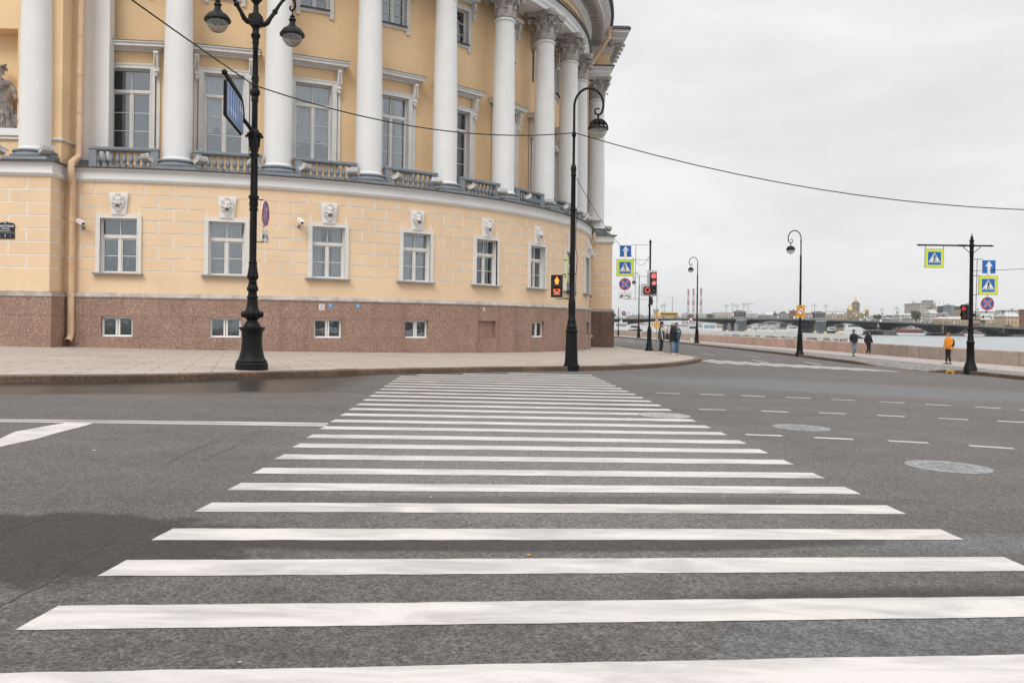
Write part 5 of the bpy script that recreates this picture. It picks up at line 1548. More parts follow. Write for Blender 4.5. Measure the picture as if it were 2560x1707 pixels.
for p in ([(.03 * math.cos(2 * pi * i / 12), .105 + .03 * math.sin(2 * pi * i / 12)) for i in range(12)], [(-.035, .07), (.035, .07), (.07, .04), (.075, -.03), (.05, -.035), (.04, .02), (.045, -.13), (.02, -.13), (0, -.03), (-.02, -.13), (-.045, -.13), (-.04, .02), (-.05, -.035), (-.075, -.03), (-.07, .04)]):
    mb.prism([(x, zz + z) for x, zz in p], -.131, -.128)
part('standing_figure', mb, m_led, ps, smooth=False)
mb = MB(); z = -.20
S = {'5': 'afgcd', '2': 'abged'}
for d, ox in (('5', -.062), ('2', .062)):
    w_, h_ = .082, .16; g = {'a': ((-w_ / 2, h_ / 2), (w_ / 2, h_ / 2)), 'g': ((-w_ / 2, 0), (w_ / 2, 0)), 'd': ((-w_ / 2, -h_ / 2), (w_ / 2, -h_ / 2)), 'f': ((-w_ / 2, 0), (-w_ / 2, h_ / 2)), 'b': ((w_ / 2, 0), (w_ / 2, h_ / 2)), 'e': ((-w_ / 2, -h_ / 2), (-w_ / 2, 0)), 'c': ((w_ / 2, -h_ / 2), (w_ / 2, 0))}
    for i, c in enumerate(S[d]):
        for p in bars([g[c]], .024): mb.prism([(x + ox, zz + z) for x, zz in p], -.131 - .0002 * i, -.128)
part('countdown_number', mb, m_led2, ps, smooth=False)
mb = MB()
mb.tube([(.2, .02, .42), (.35, .03, .43), (.56, .06, .45)], .022, 7); mb.tube([(.2, .02, -.42), (.35, .03, -.44), (.56, .06, -.44)], .022, 7); mb.tube([(-.02, 0, -.40), (.0, 0, -.46), (.2, 0, -.45)], .012, 6)
for z in (.45, -.44): mb.lathe([(.105, -.02), (.115, -.02), (.115, .02), (.105, .02)], 18, M=T(.555, .1, z), caps=False)
part('bracket', mb, m_blackp, ps, ang=50)
mb = MB(); mb.box((.40, .02, -.20), (.13, .12, .12)); mb.tube([(.40, .02, -.26), (.42, .02, -.36), (.36, .03, -.43)], .01, 5); part('junction_box', mb, m_blackp, ps, ang=50)
es = thing('crossing_sign', 'crossing sign with a lime border seen nearly edge-on behind the middle lamp post', 'road sign', LM + Vector((-.16, .17, 3.52)), R_(83))
plate(es, rrect(.9, .97, .02), m_sign_lime); layer(es, 'white_field', [rrect(.62, .66, .02)], 1, m_sign_white)
mb = MB(); mb.tube([(0, .02, .3), (-.02, .12, .3)], .02, 6); mb.tube([(0, .02, -.3), (-.02, .12, -.3)], .02, 6); part('bracket', mb, m_black, es)

# --- sign and signal posts
def sign_post(loc, H, label, big):
    o = thing('signal_post', label, 'post', loc, 0)
    if big: P = [(.275, -.15), (.275, .14), (.25, .17), (.235, .24), (.18, .40), (.165, .46), (.15, 1.18), (.17, 1.22), (.175, 1.26), (.13, 1.32), (.125, 1.50), (.105, 1.56), (.13, 1.85), (.13, 1.88), (.10, 1.90), (.09, 2.2), (.075, H - 1.05), (.085, H - 1.03), (.08, H - .38)]
    else: P = [(.24, -.15), (.24, .12), (.21, .16), (.18, .22), (.165, .50), (.14, .55), (.137, 1.22), (.165, 1.25), (.165, 1.28), (.13, 1.30), (.085, 1.48), (.085, 1.52), (.06, 1.54), (.055, H - .25)]
    P += [(.10, H - .36 if big else H - .22), (.10, H - .31 if big else H - .19), (.06, H - .28 if big else H - .17), (.065, H - .2 if big else H - .12), (.03, H - .12 if big else H - .08), (.005, H)]
    mb = MB(); mb.lathe(P, 20); part('shaft', mb, m_black, o, ang=40); return o
PM = Vector((8.54, 54.10, gz(8.54, .15)))
pm = sign_post(PM, 6.95, 'black post with four road signs on its left and red traffic lights', False)
k_ = .00634
zz = lambda y: (1243 - y) * k_ ; xx = lambda x: (x - 487) * k_
mb = MB()
for y, x0_ in ((208, 300), (352, 240), (515, 320), (740, 240)): mb.tube([(xx(x0_), -.10, zz(y)), (-.10, -.10, zz(y)), (-.06, -.06, zz(y) - .02), (0, 0, zz(y) - .02)], .014, 6)
mb.tube([(xx(342), -.10, zz(208)), (xx(342), -.10, zz(740))], .016, 6)
mb.tube([(xx(240), -.09, zz(330)), (xx(240), -.09, zz(740))], .014, 6)
part('sign_frame', mb, m_greymetal, pm)
sgn = lambda x, y: (PM.x + xx(x), PM.y - .12, PM.z + zz(y))
sign_oneway(sgn(241, 271), 0, .74, 'blue one-way arrow sign, topmost on the post by the photographing people')
sign_crossing(sgn(238.5, 433), 0, 1.06, 'lime-bordered crossing sign on the post by the photographing people', -1)
sign_nostop(sgn(240, 593), 0, .375, 'round no-stopping sign facing front, on the post by the photographing people')
sign_tow(sgn(242.5, 707), 0, .775, 'tow-away plate lowest on the post by the photographing people')
def lens(o, x, z, r, mat, y, visor=True, vis_d=.16):
    mb = MB(); mb.lathe([(r, 0), (r * .9, .015), (r * .5, .028), (.005, .032)], 22, M=T(x, y, z) @ RX(pi / 2)); L = part('lens', mb, mat, o, ang=80)
    if visor:
        n = 14; vs = []; fs = []
        for i in range(n + 1):
            a = -.15 + (pi + .3) * i / n; e = .03 + vis_d * max(0, math.sin(a)) ** .7; vs += [((r + .012) * math.cos(a) + x, y, z + (r + .012) * math.sin(a)), ((r + .012) * math.cos(a) + x, y - e, z + (r + .012) * math.sin(a) - .01)]
        mb = MB(); mb.add(vs, [(2 * i, 2 * i + 1, 2 * i + 3, 2 * i + 2) for i in range(n)]); part('visor', mb, m_blackp, o)
    return L
tl = thing('traffic_light', 'traffic light with red lamps lit on pale grey backing plates', 'traffic light', (PM.x, PM.y, PM.z), 0)
mb = MB()
f = lambda x0_, x1_, y0_, y1_, r=.06: [(p[0] + (xx(x0_) + xx(x1_)) / 2, p[1] + (zz(y0_) + zz(y1_)) / 2) for p in rrect((x1_ - x0_) * k_, (y1_ - y0_) * k_, r)]
mb.prism(f(455, 553, 455, 592), -.105, -.09); mb.prism(f(395, 556, 588, 706), -.122, -.107); part('backing_plate', mb, MAT('pale_backing', (.55, .55, .54), .6, .05), tl, smooth=False)
mb = MB(); mb.prism(f(482, 545, 478, 684, .03), -.30, -.123); mb.prism(f(420, 481, 616, 684, .03), -.29, -.123); part('housing', mb, m_blackp, tl, smooth=False)
lens(tl, xx(517), zz(510), .16, m_redlit, -.301); lens(tl, xx(519), zz(579), .14, EMI('signal_faint_red', (.75, .22, .22), .75), -.301)
lens(tl, xx(518), zz(650), .145, m_lens, -.301); lens(tl, xx(457), zz(650), .12, m_lens, -.291)
mb = MB(); M0 = len(mb.v); ring(mb, .115, .155, -.30, -.29, 28); part('red_ring', mb, m_redlit, tl, T(xx(457), 0, zz(650)), False)
mb = MB(); mb.prism([(-.015, -.09), (.015, -.09), (.015, .02), (.05, .02), (0, .09), (-.05, .02), (-.015, .02)], -.345, -.335); part('arrow', mb, m_greymetal, tl, T(xx(518), 0, zz(650)), False)
tl2 = thing('traffic_light', 'small dark signal seen from the side under the pale backing plates', 'traffic light', (PM.x, PM.y, PM.z), 0)
mb = MB(); mb.box((.10, .02, zz(752)), (.14, .2, .5)); part('housing', mb, m_blackp, tl2, smooth=False)
mb = MB(); mb.prism([(.10, zz(715)), (.22, zz(760)), (.10, zz(800))], -.06, .1); mb.box((-.05, -.06, zz(797)), (.12, .1, .12)); part('visor', mb, m_blackp, tl2, smooth=False)

PR = Vector((20.11, 38.17, gz(20.11, .155)))
pr_ = sign_post(PR, 6.03, 'stout black post with a spear finial and crossbar, carrying signs by the river', True)
k_ = .00447
zz = lambda y: (1440 - y) * k_ ; xx = lambda x: (x - 1690) * k_
mb = MB()
zb = zz(213); mb.tube([(xx(1185), 0, zb), (xx(1880), 0, zb)], .036, 8)
for x0_, x1_ in ((1185, 1145), (1872, 1912)): mb.tube([(xx(x0_), 0, zb), (xx(x0_ * .6 + x1_ * .4), 0, zb), (xx(x1_), 0, zb)], [.05, .04, .004], 8)
mb.tube([(xx(1560), 0, zb), (xx(1640), 0, zb)], .046, 8); mb.lathe([(.09, zb - .07), (.11, zb - .05), (.11, zb + .05), (.09, zb + .07)], 14)
mb.tube([(xx(1605), 0, zz(225)), (0, 0, zz(298))], .016, 6); mb.tube([(xx(1780), 0, zz(225)), (0, 0, zz(298))], .016, 6)
part('crossbar', mb, m_black, pr_, ang=50)
mb = MB()
for y, x1_ in ((348, 1790), (508, 1760), (694, 1760), (941, 1775)): mb.tube([(0, 0, zz(y)), (.12, -.06, zz(y)), (.16, -.09, zz(y) + .01), (xx(x1_), -.09, zz(y) + .01)], .013, 6)
mb.tube([(xx(1735), -.09, zz(348)), (xx(1725), -.09, zz(941))], .014, 6); mb.tube([(xx(1843), -.08, zz(480)), (xx(1834), -.08, zz(890))], .013, 6)
part('sign_frame', mb, m_black, pr_)
sgn = lambda x, y: (PR.x + xx(x), PR.y - .11, PR.z + zz(y))
o = sign_crossing((PR.x + xx(1324), PR.y, PR.z + zz(341)), 0, .835, 'lime-bordered crossing sign hanging under the crossbar')
mb = MB()
for x in (1236, 1412): mb.tube([(xx(x) - xx(1324), .0, zz(213) - zz(341)), (xx(x) - xx(1324), 0, zz(250) - zz(341))], .014, 6)
part('hanger', mb, m_black, o)
sign_oneway(sgn(1846, 420), 0, .61, 'blue one-way arrow sign beside the spear-topped post')
sign_crossing(sgn(1841, 601), 0, .835, 'lime-bordered crossing sign right of the spear-topped post, below the blue arrow')
sign_nostop(sgn(1836, 779), 0, .295, 'round no-stopping sign facing front, right of the spear-topped post')
sign_tow(sgn(1832, 906), 0, .60, 'tow-away plate lowest on the spear-topped post')
tr_ = thing('traffic_light', 'two-lamp pedestrian signal turned sideways on the spear-topped post', 'traffic light', (PR.x, PR.y, PR.z), 0)
rl = R_(-62)
Mx = T(xx(1632), -.02, 0) @ RZ(rl)
mb = MB(); mb.prism([(p[0], p[1] + zz(865)) for p in rrect(.30, .67, .03)], -.09, .10); part('housing', mb, m_blackp, tr_, Mx, False)
for y, mt in ((826, EMI('signal_dull_red', (.6, .06, .05), .5)), (903, MAT('brown_lens', (.16, .06, .05), .3))):
    L_ = lens(tr_, 0, zz(y), .115, mt, -.091, True, .15); L_.matrix_local = Mx
    for c in tr_.children:
        if c.name.startswith('visor'): c.matrix_local = Mx
mb = MB(); mb.tube([(xx(1640), 0, zz(783)), (0, 0, zz(775))], .014, 6); mb.tube([(xx(1640), 0, zz(935)), (0, 0, zz(938))], .022, 6); mb.box((.10, -.05, zz(893)), (.14, .1, .1)); part('bracket', mb, m_black, tr_)

# --- orange notice on the embankment lamp
LB = G(1500 + 1957 * .2551, 560 + 1277 * .2551, .15); k_ = .00664
od = thing('drone_notice', 'orange notice with a crossed-out drone in a red ring on the lamp post', 'notice', (LB.x - .02, LB.y - .13, LB.z + (1277 - 854) * k_), 0)
plate(od, rrect(.53, .78, .03), m_sign_orange); layer(od, 'white_disc', [disc(.20)], 1, m_sign_white)
layer(od, 'drone', [[(-.13, .02), (.14, .02), (.14, .045), (-.13, .045)], [(-.05, -.01), (.05, -.01), (.03, .02), (-.03, .02)], [(-.09, -.06), (-.07, -.06), (-.03, -.005), (-.05, -.005)], [(.07, -.06), (.09, -.06), (.05, -.005), (.03, -.005)]], 2, m_sign_black)
mb = MB(); ring(mb, .18, .215, -.024, -.011); part('red_ring', mb, m_sign_red, od, smooth=False); layer(od, 'red_bar', bars([((-.14, .14), (.14, -.14))], .035), 3, m_sign_red)
for s_, sz, z in (('ПОЛЁТЫ', .072, .325), ('ДРОНОВ', .055, .27), ('ЗАПРЕЩЕНЫ', .068, -.28), ('ЗОНА', .055, -.34)): link('lettering', text_mesh('lettering', s_, sz, m_sign_black, .001), od, T(0, -.0145, z) @ UP)
mb = MB()
for z in (.3, -.3): mb.lathe([(.075, -.015), (.085, -.015), (.085, .015), (.075, .015)], 14, M=T(.02, .12, z), caps=False); mb.box((0, .03, z), (.1, .06, .03))
part('clamp', mb, m_greymetal, od)

# --- far sign post with a round sign
PF = G(1500 + 178 * .2551, 560 + 1095 * .2551, .15)
o = thing('sign_post', 'slender far post with a sign frame near the bridge end', 'post', PF, 0)
k_ = .2551 * PF.y / FPX
zz = lambda y: (1095 - y) * k_; xx = lambda x: (x - 180) * k_
mb = MB(); mb.lathe([(.14, -.1), (.13, .8), (.07, .9), (.05, 3.9), (.01, 4.2)], 12); part('shaft', mb, m_black, o)
mb = MB()
for a_, b_ in (((180, 853), (284, 853)), ((198, 853), (198, 905)), ((284, 853), (284, 905)), ((180, 905), (284, 905))): mb.tube([(xx(a_[0]), 0, zz(a_[1])), (xx(b_[0]), 0, zz(b_[1]))], .018, 5)
part('sign_frame', mb, m_greymetal, o)
sign_nostop((PF.x + xx(232), PF.y - .06, PF.z + zz(876)), 0, .34, 'tiny far no-stopping sign left of the farthest crook lamp')
o = thing('sign_plate', 'far narrow plate with a dark arrow beside the tiny round sign', 'road sign', (PF.x + xx(273), PF.y - .05, PF.z + zz(878)), 0); plate(o, rrect(.28, .72, .02)); layer(o, 'arrow', [[(-.03, .28), (.03, .28), (.03, -.1), (.09, -.1), (0, -.3), (-.09, -.1), (-.03, -.1)]], 1, m_sign_black)
sign_tow((PF.x + xx(232), PF.y - .06, PF.z + zz(912)), 0, .68, 'far tow-away plate under the tiny round sign')

# --- overhead wires
def wire(pts, r, label, name='overhead_cable', sag=None):
    P = []
    for a_, b_, s_ in pts:
        a_, b_ = Vector(a_), Vector(b_)
        for k in range(25 if not P else 24):
            e = (k if not P else k) / 24; p = a_.lerp(b_, e); p.z -= s_ * 4 * e * (1 - e); P.append(p)
    mb = MB(); mb.tube(P, r, 6); o = part(name, mb, m_wire, None, ang=80); tag(o, label, 'cable')
    return o
pL = LP + Vector((0, -.1, 7.80)); pMid = LM + Vector((0, 0, 8.30))
z0_ = at(1325 * q, 306 * q, LM.y)
pMid = Vector((LM.x, LM.y - .05, z0_.z))
pA = at(318 * q, 0, 17.0)
wire([(pA + (pA - pL) * 1.6, pL, .10)], .018, 'thick black cable rising left from the tall post to the top edge')
wire([(pL, pMid, .55)], .018, 'thick black cable strung between the two front lamp posts')
wire([(pMid, Vector((38, 34.3, pMid.z + .1)), 2.40)], .018, 'long sagging black cable from the middle post across the river sky')
wire([(LM + Vector((.1, 0, 6.75)), PM + Vector((-1.25, -.15, 5.95)), .35), (PM + Vector((-1.25, -.15, 5.95)), PM + Vector((-.95, -.15, 5.6)), .02), (PM + Vector((-.95, -.15, 5.6)), PM + Vector((.06, -.05, 6.2)), .55)], .011, 'thin wire slanting down from the middle lamp to the sign post')
wire([(PR + Vector((0, -.06, 4.38)), Vector((44, 36, 7.4)), .6)], .011, 'thin wire from the spear-topped post off to the right')
mb = MB(); mb.tube([LM + Vector((.10, -.02, 5.7)), LM + Vector((.15, -.03, 5.5)), LM + Vector((.11, -.03, 5.0)), LM + Vector((.11, -.03, 4.2)), LM + Vector((.17, -.03, 3.9)), LM + Vector((.13, -.03, 3.3)), LM + Vector((.12, -.03, 2.5))], .012, 6)
tag(part('overhead_cable', mb, m_wire, None, ang=80), 'loose black cable hugging the shaft of the middle lamp post', 'cable')

# --- covers in the road and pavement
def cover(loc, r, label, mat):
    o = thing('manhole_cover', label, 'manhole cover', loc, random.random())
    o.rotation_euler = (0, math.atan(SLOPE), 0)
    mb = MB(); mb.lathe([(r * 1.22, -.03), (r * 1.22, .006), (r * 1.04, .007), (r * 1.035, .002), (r * 1.0, .002), (r * .995, .008), (r * .97, .008), (r * .95, .005)], 40, caps=False); part('frame_ring', mb, mat, o)
    mb = MB(); mb.lathe([(r * .97, .0), (r * .96, .0065), (0.001, .0065)], 40, caps=False)
    for j in range(-5, 6):
        for k in range(-5, 6):
            if math.hypot(j, k) < 5.2: mb.box((j * r * .16, k * r * .16, .0075), (r * .09, r * .09, .005))
    mb.add([], []); part('lid', mb, mat, o, smooth=False)
m_iron = MAT('worn_iron', (.27, .275, .275), .55, .35, 9, .35, 40, .5)
c_ = G(1840 * q, 982 * q); cover((c_.x, c_.y, c_.z), .40, 'worn iron manhole cover between the upper lane dashes', m_iron)
c_ = G(2178 * q, 1072 * q); cover((c_.x, c_.y, c_.z), .42, 'worn iron manhole cover nearest the camera, right of the crossing', m_iron)
c_ = G(1525 * q, 954 * q); cover((c_.x, c_.y, c_.z), .40, 'paint-smeared manhole cover at the right end of a zebra stripe', MAT('painted_iron', (.40, .385, .37), .8, .3, 6, .3, 40, .3))
def flatcover(u, v, w_, d_, rz, label):
    c = G(u, v, .15); o = thing('access_cover', label, 'access cover', (c.x, c.y, c.z), rz)
    mb = MB(); mb.slab([(-w_ / 2, -d_ / 2), (w_ / 2, -d_ / 2), (w_ / 2, d_ / 2), (-w_ / 2, d_ / 2)], -.02, .008); part('frame', mb, m_granite_dk, o, smooth=False)
    mb = MB(); mb.slab([(-w_ / 2 + .05, -d_ / 2 + .05), (w_ / 2 - .05, -d_ / 2 + .05), (w_ / 2 - .05, d_ / 2 - .05), (-w_ / 2 + .05, d_ / 2 - .05)], .008, .012); part('lid', mb, m_kerb, o, smooth=False); o.rotation_euler = (0, math.atan(SLOPE), rz)
flatcover(875, 923, .8, .5, .75, 'dark access cover in the pavement right of the tall lamp post')
flatcover(1560, 909.5, .8, .5, .9, 'dark access cover in the pavement right of the middle lamp post')
c_ = Zm(0, 0); dz = G(2000 + 1465 * .2551, 560 + 1458 * .2551, 0)
o = thing('drain_inlet', 'yellow painted kerb block with a dark drain hole', 'drain', (19.50, 38.60, gz(19.5)), R_(-46))
mb = MB(); mb.box((0, .0, .075), (.32, .33, .165)); part('block', mb, MAT('worn_yellow_paint', (.46, .28, .04), .8, .25, 12), o, smooth=False)
mb = MB(); mb.prism([(-.07, .005), (.07, .005), (.07, .04), (.04, .075), (-.04, .075), (-.07, .04)], -.176, -.168); part('drain_hole', mb, m_dark, o, smooth=False)
# litter specks
def litter(u, v, label, mat, s=.03):
    c = G(u, v); mb = MB(); mb.slab([(-s, -s * .6), (s * .9, -s * .5), (s, s * .5), (-s * .7, s * .7)], 0, .004); o = part('paper_scrap', mb, mat, None, smooth=False); o.location = (c.x, c.y, c.z + .004); o.rotation_euler = (0, 0, u); tag(o, label, 'litter')
litter(1322, 1388, 'tiny orange leaf-like scrap between two zebra stripes', m_sign_orange, .014)
litter(600, 1657, 'small pale paper scrap near the bottom edge', m_concrete, .011)
litter(1077, 1243, 'small white scrap on the asphalt between stripes, mid crossing', m_paper, .012)
litter(235, 1126, 'white scrap on the asphalt left of the crossing', m_paper, .02)
# ================================================================== PEOPLE
m_denim_d = MAT('dark_denim', (.018, .026, .05), .9, .3, 6)
m_denim_l = MAT('light_denim', (.13, .20, .29), .9, .3, 6)
m_blackcloth = MAT('black_cloth', (.010, .010, .012), .85, .3, 8)
m_olive = MAT('olive_cloth', (.065, .063, .048), .85, .2, 8)
m_cream = MAT('cream_knit', (.50, .48, .43), .9, .1, 10)
m_greyknit = MAT('grey_hood', (.36, .37, .38), .9, .12, 12)
m_teal = MAT('teal_jacket', (.055, .13, .155), .8, .2, 8)
m_maroon = MAT('maroon_cloth', (.045, .007, .012), .85, .2, 8)
m_orangej = MAT('orange_jacket', (.74, .25, .012), .7, .12, 7)
m_shoe_w = MAT('white_shoe', (.62, .60, .58), .6, .08, 20)
m_shoe_d = MAT('dark_shoe', (.015, .014, .014), .6)
m_hair_b = MAT('brown_hair', (.035, .018, .010), .7, .3, 30)
m_hair_bl = MAT('blond_hair', (.20, .115, .05), .7, .3, 30)
m_bagbrown = MAT('brown_bag', (.22, .125, .095), .8, .1, 10)
def lerp(a, b, f): return tuple(a[i] + (b[i] - a[i]) * f for i in range(3))
def person(loc, rz, H, label, group=None, J=None, top=None, top_hem=.80, sleeves=True, top_fat=.032, trousers=None, flare=0, shoes=None, hair=None, hood=None, cap=None, under=None, head_turn=0):
    root = thing('person', label, 'person', loc, rz, group)
    s = H / 1.75
    j = dict(pel=(0, 0, .96), wai=(0, .01, 1.10), che=(0, -.005, 1.30), nb=(0, .01, 1.46), ne=(0, -.01, 1.52), ch=(0, -.035, 1.585), hd=(0, -.015, 1.655), cr=(0, -.005, 1.715),
             sl=(-.175, .01, 1.425), sr=(.175, .01, 1.425), el=(-.235, .03, 1.14), er=(.235, .03, 1.14), wl=(-.24, -.05, .90), wr=(.24, -.05, .90),
             hl=(-.095, 0, .92), hr=(.095, 0, .92), kl=(-.10, -.02, .50), kr=(.10, -.02, .50), al=(-.10, .02, .085), ar=(.10, .02, .085), tl=(-.115, -.14, .035), tr=(.115, -.14, .035))
    if J: j.update(J)
    j = {k: tuple(c * s for c in v) for k, v in j.items()}
    nodes = []; idx = {}; E = []
    def nd(k, r, p=None):
        idx[k] = len(nodes); nodes.append((*(p or j[k]), *[x * s for x in (r if isinstance(r, tuple) else (r,))]))
    nd('pel', (.135, .10)); nd('wai', (.125, .095)); nd('che', (.16, .11)); nd('nb', .065); nd('ne', .052); nd('ch', (.062, .07)); nd('hd', (.078, .095)); nd('cr', (.06, .07))
    chain = ['pel', 'wai', 'che', 'nb', 'ne', 'ch', 'hd', 'cr']; E += list(zip(chain, chain[1:]))
    nd('nose', .014, (j['hd'][0], j['hd'][1] - .105 * s, j['hd'][2] - .035 * s)); E.append(('hd', 'nose'))
    for sd_ in (-1, 1):
        k = 'ear%d' % sd_; nd(k, .018, (j['hd'][0] + sd_ * .083 * s, j['hd'][1] + .01 * s, j['hd'][2] - .03 * s)); E.append(('hd', k))
    for c in 'lr':
        nd('s' + c, .062); nd('e' + c, .043); nd('w' + c, .03); E += [('che', 's' + c), ('s' + c, 'e' + c), ('e' + c, 'w' + c)]
        nd('h' + c, .085); nd('k' + c, .058); nd('a' + c, .04); nd('t' + c, .034); E += [('pel', 'h' + c), ('h' + c, 'k' + c), ('k' + c, 'a' + c), ('a' + c, 't' + c)]
        e, w_ = Vector(j['e' + c]), Vector(j['w' + c]); d = (w_ - e).normalized(); side = Vector((1 if c == 'l' else -1, 0, 0)); side = (side - d * side.dot(d)).normalized(); up = d.cross(side)
        pm_ = w_ + d * .075 * s; nd('p' + c, (.034, .02), tuple(pm_)); E.append(('w' + c, 'p' + c))
        for f, (off, ln) in enumerate(((-.027, .060), (-.009, .070), (.009, .066), (.026, .052))):
            b0 = pm_ + (d * .02 + up * off) * s; b1 = b0 + (d * ln * .55 + side * .008) * s; b2 = b1 + (d * ln * .42 + side * .022) * s
            for q_, pt in enumerate((b0, b1, b2)): nd(f'f{c}{f}{q_}', .0085 - .001 * q_, tuple(pt))
            E += [('p' + c, f'f{c}{f}0'), (f'f{c}{f}0', f'f{c}{f}1'), (f'f{c}{f}1', f'f{c}{f}2')]
        t0 = w_ + (d * .03 - up * .03 + side * .01) * s; t1 = t0 + (d * .035 - up * .02 + side * .012) * s
        nd(f'th{c}0', .011, tuple(t0)); nd(f'th{c}1', .009, tuple(t1)); E += [('w' + c, f'th{c}0'), (f'th{c}0', f'th{c}1')]
    ed = lambda EE, ix: [(ix[a], ix[b]) for a, b in EE]
    link('body', skin('body', nodes, ed(E, idx), m_skin), root)
    mb = MB()
    for sd_ in (-1, 1): mb.ball((j['hd'][0] + sd_ * .033 * s, j['hd'][1] - .088 * s, j['hd'][2] - .008 * s), (.014 * s, .012 * s, .008 * s), 6, 5)
    part('eyes', mb, m_hair_b, root)
    def cloth(name, spec, EE, mat):
        ix = {}; nn = []
        for k, p, r in spec: ix[k] = len(nn); nn.append((*p, *[x * s for x in (r if isinstance(r, tuple) else (r,))]))
        link(name, skin(name, nn, ed(EE, ix), mat), root)
    f_ = top_fat
    if top:
        hem = top_hem * s
        px, py = j['pel'][0], j['pel'][1]; g_ = f_ * .7
        rings = [(hem / s, .178 + g_, .138 + g_, px, py), (hem / s + .03, .186 + g_, .145 + g_, px, py), (.98, .180 + g_, .140 + g_, px, py), (1.10, .168 + g_, .132 + g_, j['wai'][0], j['wai'][1]), (1.22, .178 + g_, .135 + g_, j['che'][0], j['che'][1]), (1.32, .190 + g_ * .8, .132 + g_ * .8, j['che'][0], j['che'][1]), (1.40, .188 + g_ * .5, .115 + g_ * .6, j['nb'][0], j['nb'][1]), (1.445, .150 + g_ * .4, .098 + g_ * .5, j['nb'][0], j['nb'][1]), (1.475, .098 + g_ * .3, .082 + g_ * .4, j['nb'][0], j['nb'][1]), (1.515, .074 + g_ * .3, .072 + g_ * .3, j['ne'][0], j['ne'][1] + .01), (1.53, .062, .060, j['ne'][0], j['ne'][1] + .01)]
        rg = random.Random(int(H * 1000) + int(hem * 7000)); mb = MB(); vs = []; m_ = 22
        for z_, rx_, ry_, ox_, oy_ in rings:
            for i in range(m_):
                a = 2 * pi * i / m_; w_ = 1 + rg.uniform(-.022, .022) + .02 * math.sin(a * 3 + z_ * 9)
                vs.append((ox_ + rx_ * s * w_ * math.cos(a), oy_ + ry_ * s * w_ * math.sin(a), z_ * s + .008 * math.sin(a * 4 + z_ * 20)))
        K_ = len(rings); mb.add(vs, [(k * m_ + i, k * m_ + (i + 1) % m_, (k + 1) * m_ + (i + 1) % m_, (k + 1) * m_ + i) for k in range(K_ - 1) for i in range(m_)] + [tuple(range(m_))])
        part('jacket' if sleeves else 'vest', mb, top, root, ang=80)
        if sleeves:
            for c in 'lr':
                si = lerp(j['s' + c], j['che'], .22); si = (si[0], si[1], j['s' + c][2] - .01)
                cloth('sleeve', [('i', si, .085 + f_ * .5), ('s', j['s' + c], .074 + f_ * .6), ('e', j['e' + c], .056 + f_ * .6), ('w', lerp(j['e' + c], j['w' + c], .93), .042 + f_ * .5)], [('i', 's'), ('s', 'e'), ('e', 'w')], top)
        if under:
            for c in 'lr':
                cloth('shirt_sleeve', [('s', j['s' + c], .085), ('e', j['e' + c], .072), ('w', lerp(j['e' + c], j['w' + c], .45), .06)], [('s', 'e'), ('e', 'w')], under)
    if trousers:
        spec = [('pel', (j['pel'][0], j['pel'][1], j['pel'][2] + .04 * s), (.142, .112))]; EE = []
        for c in 'lr':
            spec += [('h' + c, j['h' + c], .098), ('k' + c, j['k' + c], .072 + flare), ('a' + c, lerp(j['k' + c], j['a' + c], .93), .058 + flare)]; EE += [('pel', 'h' + c), ('h' + c, 'k' + c), ('k' + c, 'a' + c)]
        cloth('trousers', spec, EE, trousers)
    if shoes:
        for c in 'lr':
            a, t = Vector(j['a' + c]), Vector(j['t' + c]); hb = a + (a - t) * .25; hb.z = t.z + .008
            d_ = Vector((t.x - a.x, t.y - a.y, 0)).normalized(); zf = t.z - .035 * s; ang_ = math.atan2(d_.y, d_.x); Ms = T(a.x, a.y, zf) @ RZ(ang_); mb = MB()
            sec = [(-.075, .026, .012, .075), (-.06, .036, .0, .10), (-.01, .040, .0, .105), (.05, .042, .0, .085), (.11, .046, .0, .06), (.165, .042, .0, .048), (.195, .028, .004, .036)]
            vs = []
            for x_, w_, z0_, z1_ in sec:
                for i in range(10):
                    q_ = 2 * pi * i / 10; vs.append((x_ * s, w_ * s * math.cos(q_), (max(z0_, (z0_ + z1_) / 2 + (z1_ - z0_) / 2 * math.sin(q_) * 1.1)) * s))
            mb.add(vs, [(k * 10 + i, k * 10 + (i + 1) % 10, (k + 1) * 10 + (i + 1) % 10, (k + 1) * 10 + i) for k in range(6) for i in range(10)] + [tuple(range(10)), tuple(range(60, 70))], 0, Ms); part('shoe', mb, shoes, root, ang=60)
    h = Vector(j['hd'])
    if hair:
        mb = MB(); mb.ball((h.x, h.y + .022 * s, h.z + .028 * s), (.095 * s, .105 * s, .095 * s), 14, 10)
        mb.ball((h.x, h.y + .055 * s, h.z - .03 * s), (.085 * s, .06 * s, .09 * s), 12, 8); part('hair', mb, hair, root, ang=80)
    if cap:
        mb = MB(); mb.lathe([(.105 * s, -.0), (.11 * s, .02 * s), (.104 * s, .07 * s), (.07 * s, .115 * s), (.01, .13 * s)], 16, M=T(h.x, h.y + .005, h.z + .005 * s) @ RX(.12)); part('knit_cap', mb, cap, root, ang=80)
    if hood:
        cloth('hood', [('a', (h.x, h.y + .05 * s, h.z - .16 * s), (.13, .115)), ('b', (h.x, h.y + .035 * s, h.z - .02 * s), (.125, .115)), ('c', (h.x, h.y + .015 * s, h.z + .085 * s), (.105, .115))], [('a', 'b'), ('b', 'c')], hood)
    return root, j, s
face = lambda a: R_(a)
z8 = lambda x, y: G(2000 + .2551 * x, 560 + .2551 * y, .156)
z7 = lambda x, y: G(1500 + .2551 * x, 560 + .2551 * y, .15)
